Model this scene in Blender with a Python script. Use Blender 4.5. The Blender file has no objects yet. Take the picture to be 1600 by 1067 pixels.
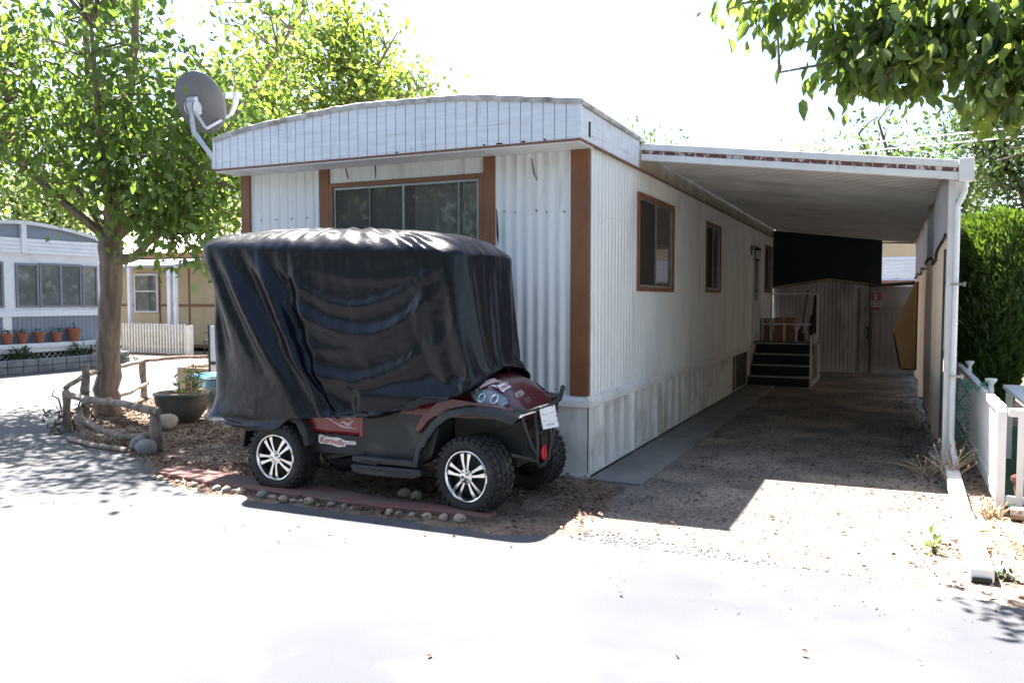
import bpy, bmesh, math, random
import numpy as np
from mathutils import Vector, Matrix, Euler
SC = bpy.context.scene
COL = SC.collection
PI = math.pi
R = math.radians
# ------------------------------------------------------------ camera
cam_d = bpy.data.cameras.new('camera'); CAM = bpy.data.objects.new('camera', cam_d); COL.objects.link(CAM)
cam_d.sensor_width = 36.0; cam_d.lens = 1291/1600*36; cam_d.clip_end = 2000; cam_d.clip_start = .05
CAM.location = (0, 0, 1.6)
CAM.rotation_euler = (PI/2-math.atan(66.5/1291), 0, math.atan(595/1291))
SC.camera = CAM
# ------------------------------------------------------------ sky and sun
SUNV = Vector((-.425, .25, 1.0)).normalized()          # towards the sun
elev = math.asin(SUNV.z)
W = bpy.data.worlds.new('World'); SC.world = W; W.use_nodes = True
nt = W.node_tree; sky = nt.nodes.new('ShaderNodeTexSky'); sky.sky_type = 'NISHITA'; sky.sun_disc = False
sky.sun_elevation = elev; sky.sun_rotation = math.atan2(SUNV.x, SUNV.y)
sky.air_density = 1.0; sky.dust_density = 2.0; sky.ozone_density = 1.0; sky.altitude = 300
nt.links.new(sky.outputs[0], nt.nodes['Background'].inputs[0])
nt.nodes['Background'].inputs[1].default_value = .055
sun_d = bpy.data.lights.new('sun', 'SUN'); SUN = bpy.data.objects.new('sun', sun_d); COL.objects.link(SUN)
sun_d.energy = 5.0; sun_d.angle = R(.55); sun_d.color = (1, .96, .90)
SUN.rotation_euler = (-SUNV).to_track_quat('-Z', 'Y').to_euler(); SUN.location = (-6, 5, 20)
SC.view_settings.view_transform = 'Standard'; SC.view_settings.look = 'None'
SC.view_settings.exposure = 2.8; SC.view_settings.gamma = 1
SC.render.engine = 'CYCLES'
SC.cycles.max_bounces = 7; SC.cycles.diffuse_bounces = 4; SC.cycles.transparent_max_bounces = 10
SC.cycles.transmission_bounces = 4; SC.cycles.glossy_bounces = 3
# ------------------------------------------------------------ materials
def pm(name, c1, c2=None, rough=.6, metal=0, scale=6, detail=4, bump=0, bscale=None, spec=.5, dirt=None, dscale=2.0, dlo=.55, dhi=.75, stretch=None, coat=0, lo=.35, hi=.65):
    m = bpy.data.materials.new(name); m.use_nodes = True; n = m.node_tree.nodes; l = m.node_tree.links
    b = n['Principled BSDF']; b.inputs['Roughness'].default_value = rough; b.inputs['Metallic'].default_value = metal
    b.inputs['Specular IOR Level'].default_value = spec; b.inputs['Coat Weight'].default_value = coat
    b.inputs['Coat Roughness'].default_value = .06
    tc = n.new('ShaderNodeTexCoord'); mp = n.new('ShaderNodeMapping'); l.new(tc.outputs['Object'], mp.inputs[0])
    if stretch: mp.inputs['Scale'].default_value = stretch
    def noise(s, d=4):
        t = n.new('ShaderNodeTexNoise'); t.inputs['Scale'].default_value = s; t.inputs['Detail'].default_value = d
        l.new(mp.outputs[0], t.inputs['Vector']); return t
    def ramp(t, a, b_):
        r = n.new('ShaderNodeMapRange'); r.inputs[1].default_value = a; r.inputs[2].default_value = b_; l.new(t.outputs[0], r.inputs[0]); return r
    def mix(f, a, b_):
        x = n.new('ShaderNodeMix'); x.data_type = 'RGBA'
        l.new(f.outputs[0], x.inputs[0])
        for i, v in ((6, a), (7, b_)):
            if hasattr(v, 'outputs'): l.new(v.outputs[2], x.inputs[i])
            else: x.inputs[i].default_value = (*v, 1)
        return x
    c2 = c2 or tuple(v*.85 for v in c1)
    x = mix(ramp(noise(scale, detail), lo, hi), c1, c2)
    if dirt: x = mix(ramp(noise(dscale, 7), dlo, dhi), x, dirt)
    l.new(x.outputs[2], b.inputs['Base Color'])
    if bump:
        t = noise(bscale or scale*4, 5); bn = n.new('ShaderNodeBump'); bn.inputs['Strength'].default_value = 1; bn.inputs['Distance'].default_value = bump
        l.new(t.outputs[0], bn.inputs['Height']); l.new(bn.outputs[0], b.inputs['Normal'])
    return m
def add_creases(m, scale, dist, stretch=(1, 1, 1)):
    n = m.node_tree.nodes; l = m.node_tree.links; b = n['Principled BSDF']; tc = [q for q in n if q.type == 'TEX_COORD'][0]
    mp = n.new('ShaderNodeMapping'); mp.inputs['Scale'].default_value = stretch; mp.inputs['Rotation'].default_value = (0, .5, 0); l.new(tc.outputs['Object'], mp.inputs[0])
    t = n.new('ShaderNodeTexNoise'); t.noise_type = 'RIDGED_MULTIFRACTAL'; t.inputs['Scale'].default_value = scale; t.inputs['Detail'].default_value = 2.5; t.inputs['Distortion'].default_value = .6; l.new(mp.outputs[0], t.inputs['Vector'])
    bn = n.new('ShaderNodeBump'); bn.inputs['Strength'].default_value = 1; bn.inputs['Distance'].default_value = dist; l.new(t.outputs[0], bn.inputs['Height'])
    old = b.inputs['Normal'].links
    if old: l.new(old[0].from_socket, bn.inputs['Normal'])
    l.new(bn.outputs[0], b.inputs['Normal'])
def leafmat(name, a, b_, t1, t2, mixf=.5, scale=1.2, gl=.04):
    m = bpy.data.materials.new(name); m.use_nodes = True; n = m.node_tree.nodes; l = m.node_tree.links
    n.clear(); out = n.new('ShaderNodeOutputMaterial'); tc = n.new('ShaderNodeTexCoord')
    t = n.new('ShaderNodeTexNoise'); t.inputs['Scale'].default_value = scale; t.inputs['Detail'].default_value = 8; t.inputs['Roughness'].default_value = .75
    l.new(tc.outputs['Object'], t.inputs['Vector'])
    r = n.new('ShaderNodeMapRange'); r.inputs[1].default_value = .35; r.inputs[2].default_value = .65; l.new(t.outputs[0], r.inputs[0])
    def mx(p, q):
        x = n.new('ShaderNodeMix'); x.data_type = 'RGBA'; l.new(r.outputs[0], x.inputs[0]); x.inputs[6].default_value = (*p, 1); x.inputs[7].default_value = (*q, 1); return x
    d = n.new('ShaderNodeBsdfDiffuse'); tr = n.new('ShaderNodeBsdfTranslucent'); g = n.new('ShaderNodeBsdfGlossy'); g.inputs['Roughness'].default_value = .4
    l.new(mx(a, b_).outputs[2], d.inputs[0]); l.new(mx(t1, t2).outputs[2], tr.inputs[0])
    s = n.new('ShaderNodeMixShader'); s.inputs[0].default_value = mixf; l.new(d.outputs[0], s.inputs[1]); l.new(tr.outputs[0], s.inputs[2])
    s2 = n.new('ShaderNodeMixShader'); s2.inputs[0].default_value = gl; l.new(s.outputs[0], s2.inputs[1]); l.new(g.outputs[0], s2.inputs[2])
    l.new(s2.outputs[0], out.inputs[0]); return m
def glassmat(name, tint=(.64, .63, .60), rough=.02, ior=1.5):
    m = bpy.data.materials.new(name); m.use_nodes = True; n = m.node_tree.nodes; l = m.node_tree.links
    n.clear(); out = n.new('ShaderNodeOutputMaterial'); tr = n.new('ShaderNodeBsdfTransparent'); tr.inputs[0].default_value = (*tint, 1)
    g = n.new('ShaderNodeBsdfGlossy'); g.inputs['Roughness'].default_value = rough
    f = n.new('ShaderNodeFresnel'); f.inputs[0].default_value = ior; s = n.new('ShaderNodeMixShader')
    l.new(f.outputs[0], s.inputs[0]); l.new(tr.outputs[0], s.inputs[1]); l.new(g.outputs[0], s.inputs[2])
    d = n.new('ShaderNodeBsdfDiffuse'); d.inputs[0].default_value = (.36, .34, .30, 1); s2 = n.new('ShaderNodeMixShader'); s2.inputs[0].default_value = .22
    l.new(s.outputs[0], s2.inputs[1]); l.new(d.outputs[0], s2.inputs[2]); l.new(s2.outputs[0], out.inputs[0]); return m
M = {}
M['white'] = pm('painted_metal_white', (.74, .75, .74), (.68, .69, .68), rough=.45, scale=3, bump=.002, bscale=9, dirt=(.40, .36, .30), dscale=2.6, dlo=.56, dhi=.78, stretch=(1, 1, .35))
M['white_side'] = pm('side_wall_white', (.71, .73, .71), (.63, .65, .64), rough=.5, scale=2.2, dirt=(.44, .42, .36), dscale=1.6, dlo=.56, dhi=.80, stretch=(1, 1, .5))
M['fascia'] = pm('fascia_board_white', (.72, .74, .76), (.62, .65, .68), rough=.6, scale=9, dirt=(.45, .43, .40), dscale=3, dlo=.62, dhi=.78, stretch=(.4, .4, 4))
M['groove'] = pm('groove_dark', (.26, .26, .26), (.40, .40, .40), rough=.8)
M['brown'] = pm('trim_brown', (.215, .088, .038), (.18, .070, .031), rough=.6, scale=5, bump=.001, bscale=40)
M['flash'] = pm('roof_flashing', (.52, .51, .48), (.32, .30, .28), rough=.7, scale=9, bump=.006, bscale=14, dirt=(.62, .62, .60), dscale=5)
M['roof'] = pm('roof_coating', (.6, .6, .58), (.5, .5, .48), rough=.8, bump=.01, bscale=5)
M['dark'] = pm('dark_gap', (.012, .012, .012), rough=.8)
M['alu'] = pm('aluminium', (.36, .36, .36), (.28, .28, .28), rough=.35, metal=.7, scale=12)
M['glass'] = glassmat('window_glass')
M['glassd'] = glassmat('window_glass_dark', (.35, .38, .38))
M['screen'] = pm('insect_screen', (.045, .038, .03), (.035, .03, .025), rough=.9, spec=.2)
M['curtain2'] = pm('curtain_blackout', (.20, .185, .17), (.16, .15, .14), rough=.9)
M['curtain'] = pm('curtain', (.60, .59, .55), (.46, .46, .43), rough=.9, scale=3, stretch=(6, 6, .4))
M['skirt'] = pm('skirting_metal', (.66, .66, .63), (.56, .56, .53), rough=.45, scale=3, bump=.004, bscale=5, dirt=(.33, .30, .25), dscale=2.4, dlo=.55, dhi=.78)
M['panline'] = pm('carport_pan', (.60, .60, .57), (.50, .50, .47), rough=.45, scale=2, dirt=(.34, .32, .28), dscale=1.3, dlo=.5, dhi=.8)
M['ribshade'] = pm('pan_rib_shade', (.035, .033, .03), (.025, .024, .022), rough=.8)  # near-black colour painted along the pan ribs as their groove shade
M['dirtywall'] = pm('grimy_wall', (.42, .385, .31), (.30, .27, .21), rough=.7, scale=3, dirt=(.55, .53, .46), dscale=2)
M['galv'] = pm('post_white', (.70, .71, .71), (.62, .63, .63), rough=.4, scale=4, dirt=(.4, .38, .35), dscale=6, dlo=.62, dhi=.8)
M['peel'] = pm('peeling_red_trim', (.13, .045, .03), (.17, .07, .05), rough=.7, scale=8, dirt=(.55, .53, .52), dscale=34, dlo=.53, dhi=.60, stretch=(1, 1, .4))
M['asphalt'] = pm('asphalt', (.060, .063, .072), (.088, .089, .094), rough=.85, scale=.5, detail=8, bump=.003, bscale=110, dirt=(.11, .108, .104), dscale=1.1, dlo=.5, dhi=.75, spec=.35)
M['concrete'] = pm('concrete', (.20, .195, .18), (.155, .15, .14), rough=.9, scale=3, detail=8, bump=.003, bscale=60, dirt=(.10, .095, .085), dscale=1.8)
M['redslab'] = pm('red_painted_concrete', (.19, .075, .065), (.14, .06, .052), rough=.8, scale=4, detail=8, bump=.004, bscale=40, dirt=(.14, .10, .08), dscale=4, dlo=.45, dhi=.7)
M['cable'] = pm('cable', (.35, .35, .35), rough=.5)
def add_streaks(m, col, sc=(9, 9, .55), lo=.60, hi=.80, amt=.55, scale=1.6):
    n = m.node_tree.nodes; l = m.node_tree.links; b = n['Principled BSDF']; src = b.inputs['Base Color'].links[0].from_socket; tc = [q for q in n if q.type == 'TEX_COORD'][0]
    mp = n.new('ShaderNodeMapping'); mp.inputs['Scale'].default_value = sc; l.new(tc.outputs['Object'], mp.inputs[0])
    t = n.new('ShaderNodeTexNoise'); t.inputs['Scale'].default_value = scale; t.inputs['Detail'].default_value = 6; l.new(mp.outputs[0], t.inputs['Vector'])
    r = n.new('ShaderNodeMapRange'); r.inputs[1].default_value = lo; r.inputs[2].default_value = hi; r.inputs[4].default_value = amt; l.new(t.outputs[0], r.inputs[0])
    x = n.new('ShaderNodeMix'); x.data_type = 'RGBA'; l.new(r.outputs[0], x.inputs[0]); l.new(src, x.inputs[6]); x.inputs[7].default_value = (*col, 1); l.new(x.outputs[2], b.inputs['Base Color'])
add_streaks(M['white'], (.30, .22, .15), lo=.58, hi=.74, amt=.5); add_streaks(M['white_side'], (.30, .25, .18), lo=.58, hi=.78, amt=.35); add_streaks(M['skirt'], (.24, .19, .13), lo=.54, hi=.74, amt=.5); add_streaks(M['fascia'], (.33, .30, .27), lo=.60, hi=.76, amt=.45, sc=(7, 7, 1.2)); add_streaks(M['flash'], (.16, .13, .11), lo=.55, hi=.68, amt=.7, sc=(5, 5, 5)); add_streaks(M['galv'], (.34, .30, .25), lo=.60, hi=.75, amt=.4, sc=(5, 5, 1))
def groundmat(name, cols, s1, s2, bump, bs, pebble=0):
    m = pm(name, cols[0], cols[1], rough=.95, scale=s1, detail=9, bump=bump, bscale=bs, dirt=cols[2], dscale=s2, dlo=.48, dhi=.62, spec=.2)
    if pebble:
        n = m.node_tree.nodes; l = m.node_tree.links; b = n['Principled BSDF']
        src = b.inputs['Base Color'].links[0].from_socket; tc = [q for q in n if q.type == 'TEX_COORD'][0]
        v = n.new('ShaderNodeTexVoronoi'); v.inputs['Scale'].default_value = pebble; l.new(tc.outputs['Object'], v.inputs['Vector'])
        r = n.new('ShaderNodeMapRange'); r.inputs[1].default_value = .1; r.inputs[2].default_value = .9; r.inputs[3].default_value = .65; r.inputs[4].default_value = 1.45
        l.new(v.outputs['Color'], r.inputs[0])
        x = n.new('ShaderNodeMix'); x.data_type = 'RGBA'; x.blend_type = 'MULTIPLY'; x.inputs[0].default_value = 1
        l.new(src, x.inputs[6]); l.new(r.outputs[0], x.inputs[7]); l.new(x.outputs[2], b.inputs['Base Color'])
    return m
M['gravel'] = groundmat('driveway_gravel', [(.185, .158, .13), (.125, .108, .092), (.25, .21, .165)], 2.5, 1.2, .012, 45, 45)
M['soil'] = groundmat('bed_soil', [(.17, .12, .088), (.11, .075, .056), (.22, .165, .12)], 5, 2.2, .02, 25, 60)
M['dirt'] = groundmat('yard_dirt', [(.24, .18, .13), (.15, .11, .08), (.30, .24, .18)], 3, 2, .015, 30, 50)
M['tarp'] = pm('black_plastic_tarp', (.004, .005, .009), (.006, .007, .012), rough=.28, scale=5, bump=.0025, bscale=24, spec=.30)
add_creases(M['tarp'], 2.6, .008, (1, 1, .8)); add_creases(M['tarp'], 8.5, .003, (1, 1, .6))
add_creases(M['skirt'], 2.2, .003)
M['cartred'] = pm('cart_red_paint', (.085, .005, .010), (.065, .004, .012), rough=.3, coat=.55, scale=2, dirt=(.13, .05, .04), dscale=5, dlo=.55, dhi=.8)
M['cartred2'] = pm('flank_red_paint', (.20, .010, .010), (.15, .008, .010), rough=.3, coat=.5, scale=2)
M['cartblk'] = pm('cart_black_plastic', (.013, .014, .016), (.02, .021, .023), rough=.55, scale=8, bump=.001, bscale=120, dirt=(.06, .05, .042), dscale=5, dlo=.58, dhi=.8)
M['cartgrey'] = pm('cart_grey_plastic', (.016, .018, .020), (.024, .026, .029), rough=.55, scale=6, bump=.001, bscale=90, dirt=(.085, .075, .065), dscale=4, dlo=.56, dhi=.8)
M['rubber'] = pm('tyre_rubber', (.011, .011, .011), (.02, .019, .018), rough=.8, scale=9, bump=.002, bscale=60, dirt=(.06, .05, .04), dscale=7, dlo=.55, dhi=.75)
M['chrome'] = pm('polished_alloy', (.80, .80, .80), (.72, .72, .72), rough=.14, metal=1, scale=5)
M['lens'] = pm('headlight_lens', (.10, .13, .15), (.16, .20, .20), rough=.08, scale=12, coat=1)
M['refl'] = pm('headlight_ring', (.6, .62, .64), rough=.2, metal=.8)
M['decalw'] = pm('decal_white', (.8, .78, .78), rough=.4)
M['decalr'] = pm('decal_red', (.5, .03, .04), rough=.4)
M['decalp'] = pm('decal_pink', (.62, .50, .50), (.5, .36, .40), rough=.4, scale=20)
M['plate'] = pm('plate_white', (.86, .86, .86), rough=.4)
M['ink'] = pm('ink', (.05, .05, .07), rough=.6)
M['hook'] = pm('tow_hook_red', (.5, .01, .015), rough=.35)
M['dish'] = pm('dish_grey', (.15, .148, .152), (.125, .123, .128), rough=.6, scale=4)
M['dishmetal'] = pm('dish_mount', (.46, .48, .52), (.38, .40, .44), rough=.5, scale=9)
M['bark'] = pm('bark', (.23, .17, .125), (.12, .085, .062), rough=.9, scale=14, detail=6, bump=.03, bscale=16, stretch=(1, 1, .16))
M['bark2'] = pm('bark_dark', (.10, .075, .055), (.06, .045, .035), rough=.9, scale=10, stretch=(1, 1, .2))
M['leaf'] = leafmat('mulberry_leaf', (.045, .095, .018), (.08, .14, .03), (.14, .24, .02), (.30, .42, .07), .52)
M['leafb'] = leafmat('mulberry_leaf_bright', (.08, .14, .02), (.12, .18, .035), (.26, .36, .03), (.42, .50, .10), .55)
M['leafn'] = leafmat('near_leaf', (.04, .075, .022), (.075, .12, .04), (.13, .22, .02), (.40, .52, .09), .58, scale=6)
M['leafd'] = leafmat('distant_leaf', (.05, .095, .028), (.085, .13, .04), (.12, .19, .03), (.2, .28, .05), .45, scale=.7)
M['leafdd'] = leafmat('dark_distant_leaf', (.03, .055, .02), (.05, .085, .028), (.06, .10, .02), (.12, .18, .035), .4, scale=.7)
M['leafp'] = leafmat('pale_leaf', (.12, .17, .05), (.17, .22, .08), (.25, .33, .08), (.32, .38, .12), .5, scale=.7)
M['cypress'] = leafmat('cypress', (.038, .075, .016), (.075, .13, .025), (.11, .20, .015), (.20, .31, .03), .36, scale=5)
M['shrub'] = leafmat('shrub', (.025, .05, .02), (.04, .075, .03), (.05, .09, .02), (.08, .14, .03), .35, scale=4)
M['deadleaf'] = leafmat('dead_leaf', (.15, .075, .04), (.06, .03, .02), (.14, .07, .03), (.16, .09, .05), .2, scale=40)
M['litter'] = leafmat('litter', (.26, .17, .115), (.085, .042, .035), (.16, .09, .06), (.12, .05, .04), .2, scale=22)
M['straw'] = pm('dry_stem', (.50, .38, .24), (.36, .25, .15), rough=.9, scale=20)
M['log'] = pm('weathered_log', (.27, .21, .165), (.13, .095, .07), rough=.9, scale=9, bump=.01, bscale=25, dirt=(.34, .30, .27), dscale=5)
M['stone'] = pm('river_stone', (.36, .29, .22), (.24, .19, .15), rough=.85, scale=7, bump=.006, bscale=30, dirt=(.42, .36, .28), dscale=6)
M['stone2'] = pm('grey_stone', (.24, .23, .215), (.18, .165, .15), rough=.85, scale=7, bump=.006, bscale=25)
M['potdark'] = pm('dark_glazed_pot', (.075, .068, .06), (.11, .10, .085), rough=.4, scale=4, dirt=(.20, .19, .11), dscale=2.5, dlo=.6)
M['potblue'] = pm('blue_glazed_pot', (.10, .20, .24), (.18, .27, .28), rough=.35, scale=4, dirt=(.05, .14, .26), dscale=3)
M['blue'] = pm('blue_plastic', (.05, .19, .42), (.07, .25, .5), rough=.4, scale=7)
M['terra'] = pm('terracotta', (.30, .10, .055), (.24, .08, .045), rough=.85, scale=7)
M['woodpale'] = pm('weathered_plank', (.42, .34, .27), (.30, .24, .19), rough=.9, scale=6, stretch=(1, 1, 6), bump=.003)
M['bluegrey'] = pm('blue_grey_siding', (.19, .22, .28), (.17, .20, .25), rough=.6, scale=3)
M['nwhite'] = pm('neighbour_white', (.66, .67, .70), (.60, .61, .65), rough=.5, scale=3, dirt=(.5, .5, .5), dscale=3, dlo=.6)
M['nframe'] = pm('grey_frame', (.17, .18, .21), rough=.5)
M['blockw'] = pm('grey_block', (.20, .20, .22), (.14, .14, .155), rough=.9, scale=6, bump=.01, bscale=20)
M['tan'] = pm('tan_siding', (.50, .40, .25), (.44, .35, .22), rough=.7, scale=2)
M['tanroof'] = pm('white_roof', (.62, .62, .62), rough=.6)
M['roofgrey'] = pm('grey_awning', (.32, .33, .35), (.26, .27, .29), rough=.6)
M['picket'] = pm('picket_white', (.72, .71, .66), (.62, .60, .54), rough=.6, scale=5)
M['vinyl'] = pm('fence_white', (.76, .76, .76), (.70, .69, .68), rough=.45, scale=6, dirt=(.5, .45, .4), dscale=9, dlo=.66, dhi=.8)
M['shed'] = pm('shed_board', (.46, .46, .45), (.38, .38, .37), rough=.8, scale=3, dirt=(.15, .145, .14), dscale=1.5, stretch=(1, 1, .3))
M['shed2'] = pm('shed_grey', (.25, .24, .23), (.21, .20, .19), rough=.8, scale=3)
M['shedtrim'] = pm('shed_trim', (.36, .26, .16), (.28, .20, .12), rough=.8, scale=5)
M['net'] = pm('green_shade_net', (.022, .036, .032), (.03, .048, .04), rough=.9, scale=30, spec=.1)
M['carpet'] = pm('black_step', (.012, .014, .014), (.02, .022, .022), rough=.9, scale=30)
M['nosing'] = pm('step_nosing', (.38, .38, .36), (.28, .28, .26), rough=.6, scale=9)
M['card'] = pm('cardboard', (.34, .18, .10), (.28, .14, .08), rough=.85, scale=5)
M['signr'] = pm('sign_red', (.26, .05, .06), rough=.4)
M['signw'] = pm('sign_white', (.42, .42, .42), rough=.4)
M['black'] = pm('black_iron', (.02, .02, .02), rough=.5)
M['lampglass'] = pm('frosted_lamp_glass', (.6, .62, .6), rough=.25)
M['garl'] = leafmat('green_garland', (.06, .28, .17), (.12, .36, .24), (.1, .3, .2), (.1, .3, .2), .3, scale=20)
M['hose'] = pm('green_hose', (.06, .30, .14), rough=.4)
M['hill'] = pm('far_hill', (.22, .18, .13), (.15, .14, .09), rough=1, scale=.05)
M['greend'] = pm('artificial_turf', (.012, .06, .03), (.02, .08, .04), rough=.95, scale=40)
def clothmat(name, a, b_, t, f=.35, stretch=(1, 4, 14)):
    m = leafmat(name, a, b_, t, t, f, scale=4, gl=.0)
    n = m.node_tree.nodes; l = m.node_tree.links
    mp = n.new('ShaderNodeMapping'); mp.inputs['Scale'].default_value = stretch
    tc = [q for q in n if q.type == 'TEX_COORD'][0]; tn = [q for q in n if q.type == 'TEX_NOISE'][0]
    l.new(tc.outputs['Object'], mp.inputs[0]); l.new(mp.outputs[0], tn.inputs['Vector']); return m
M['cloth'] = clothmat('beige_shade_cloth', (.26, .205, .155), (.21, .165, .125), (.50, .38, .28), .62)
M['clothg'] = clothmat('golden_shade_cloth', (.24, .19, .12), (.18, .145, .09), (.40, .31, .19), .5)
M['ribgrey'] = clothmat('grey_screen', (.26, .25, .255), (.21, .20, .205), (.34, .32, .33), .5, (1, 14, 1))
# ------------------------------------------------------------ mesh helpers
def tag(o, label=None, cat=None, group=None, kind=None):
    if label: o['label'] = label
    if cat: o['category'] = cat
    if group: o['group'] = group
    if kind: o['kind'] = kind
    return o
def empty(name, loc, label=None, cat=None, group=None, rz=0):
    o = bpy.data.objects.new(name, None); COL.objects.link(o); o.location = loc; o.rotation_euler.z = rz
    o.empty_display_size = .2
    return tag(o, label, cat, group)
def wloc(o):
    v = Vector((0, 0, 0))
    while o: v += Vector(o.location); o = o.parent
    return v
class MB:
    def __init__(s): s.v = []; s.f = []; s.mi = []; s.m = 0
    def add(s, vs, fs):
        b = len(s.v); s.v += [tuple(q) for q in vs]
        for f in fs: s.f.append(tuple(b+i for i in f)); s.mi.append(s.m)
        return s
    def box(s, x0, x1, y0, y1, z0, z1, mat=None):
        vs = [Vector((x, y, z)) for x in (x0, x1) for y in (y0, y1) for z in (z0, z1)]
        if mat: vs = [mat @ q for q in vs]
        return s.add(vs, [(0, 1, 3, 2), (4, 6, 7, 5), (0, 4, 5, 1), (2, 3, 7, 6), (0, 2, 6, 4), (1, 5, 7, 3)])
    def bar(s, a, b, w, h=None, up=(0, 0, 1)):
        a = Vector(a); b = Vector(b); h = h or w; d = (b-a).normalized(); up = Vector(up)
        if abs(d.dot(up)) > .98: up = Vector((1, 0, 0))
        x = d.cross(up).normalized(); y = x.cross(d)
        vs = [p+x*sx*w/2+y*sy*h/2 for p in (a, b) for sx, sy in ((-1, -1), (1, -1), (1, 1), (-1, 1))]
        return s.add(vs, [(0, 1, 2, 3), (7, 6, 5, 4), (0, 4, 5, 1), (1, 5, 6, 2), (2, 6, 7, 3), (3, 7, 4, 0)])
    def tube(s, pts, r, n=8, cap=True):
        pts = [Vector(p) for p in pts]; rs = r if isinstance(r, (list, tuple)) else [r]*len(pts)
        b = len(s.v); prev = None
        for i, p in enumerate(pts):
            d = (pts[min(i+1, len(pts)-1)]-pts[max(i-1, 0)]).normalized()
            if prev is None:
                u = Vector((0, 0, 1)) if abs(d.z) < .9 else Vector((1, 0, 0)); x = d.cross(u).normalized()
            else: x = (prev-d*prev.dot(d)).normalized()
            y = d.cross(x); prev = x
            for k in range(n): a = 2*PI*k/n; s.v.append(tuple(p+(x*math.cos(a)+y*math.sin(a))*rs[i]))
        for i in range(len(pts)-1):
            for k in range(n):
                q = (k+1) % n; s.f.append((b+i*n+k, b+i*n+q, b+(i+1)*n+q, b+(i+1)*n+k)); s.mi.append(s.m)
        if cap:
            s.f.append(tuple(b+k for k in reversed(range(n)))); s.mi.append(s.m)
            e = b+(len(pts)-1)*n; s.f.append(tuple(e+k for k in range(n))); s.mi.append(s.m)
        return s
    def lathe(s, prof, n=32, mat=None, wob=None):
        b = len(s.v); mat = mat or Matrix()
        for r_, z in prof:
            for k in range(n):
                a = 2*PI*k/n; s.v.append(tuple(mat @ Vector((r_*math.cos(a), r_*math.sin(a), z))))
        for i in range(len(prof)-1):
            for k in range(n):
                q = (k+1) % n; s.f.append((b+i*n+k, b+i*n+q, b+(i+1)*n+q, b+(i+1)*n+k)); s.mi.append(s.m)
        return s
    def prism(s, poly, axis, a, b_):
        def P(u, v, w): return {'y': (u, w, v), 'x': (w, u, v), 'z': (u, v, w)}[axis]
        n = len(poly); vs = [P(u, v, a) for u, v in poly]+[P(u, v, b_) for u, v in poly]
        fs = [tuple(range(n)), tuple(range(2*n-1, n-1, -1))]+[(i, i+n, (i+1) % n+n, (i+1) % n) for i in range(n)]
        return s.add(vs, fs)
    def grid(s, nu, nv, fn):
        b = len(s.v)
        for i in range(nu+1):
            for j in range(nv+1): s.v.append(tuple(fn(i/nu, j/nv)))
        for i in range(nu):
            for j in range(nv):
                a = b+i*(nv+1)+j; s.f.append((a, a+nv+1, a+nv+2, a+1)); s.mi.append(s.m)
        return s
    def disc(s, c, nrm, r_, n=10):
        c = Vector(c); q = Vector(nrm).to_track_quat('Z', 'Y')
        return s.add([c+q @ Vector((r_*math.cos(2*PI*k/n), r_*math.sin(2*PI*k/n), 0)) for k in range(n)], [tuple(range(n))])
    def build(s, name, mats, parent=None, smooth=False, bevel=0, recalc=True, loc=None, solid=0, sub=0):
        if not isinstance(mats, (list, tuple)): mats = [mats]
        V = np.array(s.v, dtype=float)
        if loc is None:
            if parent is not None: loc = wloc(parent)
            else: loc = Vector(((V[:, 0].min()+V[:, 0].max())/2, (V[:, 1].min()+V[:, 1].max())/2, V[:, 2].min()))
        me = bpy.data.meshes.new(name); me.from_pydata((V-np.array(loc)).tolist(), [], s.f)
        for m in mats: me.materials.append(m)
        if len(mats) > 1: me.polygons.foreach_set('material_index', s.mi)
        if recalc:
            bm = bmesh.new(); bm.from_mesh(me); bmesh.ops.recalc_face_normals(bm, faces=bm.faces); bm.to_mesh(me); bm.free()
        o = bpy.data.objects.new(name, me); COL.objects.link(o)
        if parent is None: o.location = loc
        else: o.parent = parent; o.location = Vector(loc)-wloc(parent)
        if smooth:
            me.polygons.foreach_set('use_smooth', [True]*len(me.polygons))
            if smooth != 'all':
                try: me.set_sharp_from_angle(angle=R(38))
                except Exception: pass
        if solid: m_ = o.modifiers.new('solid', 'SOLIDIFY'); m_.thickness = solid; m_.offset = 0
        if bevel: m_ = o.modifiers.new('bevel', 'BEVEL'); m_.width = bevel; m_.segments = 2; m_.limit_method = 'ANGLE'
        if sub: m_ = o.modifiers.new('sub', 'SUBSURF'); m_.levels = sub; m_.render_levels = sub
        return o
def struct(name, mb, mat, **k):
    return tag(mb.build(name, mat, **k), kind='structure')
def dup_tree(o, parent=None):
    c = o.copy(); COL.objects.link(c); c.parent = parent
    for ch in list(o.children): dup_tree(ch, c)
    return c
def text_mb(mb, body, size, mat4, offset=0.0, depth=.001, shear=0):
    cu = bpy.data.curves.new('t', 'FONT'); cu.body = body; cu.size = size; cu.offset = offset; cu.extrude = depth; cu.shear = shear; cu.align_x = 'CENTER'; cu.align_y = 'CENTER'
    cu.resolution_u = 3
    o = bpy.data.objects.new('t', cu); COL.objects.link(o)
    bpy.context.view_layer.update()
    me = o.to_mesh(); mb.add([mat4 @ v.co for v in me.vertices], [tuple(p.vertices) for p in me.polygons])
    o.to_mesh_clear(); bpy.data.objects.remove(o); bpy.data.curves.remove(cu)
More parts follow.
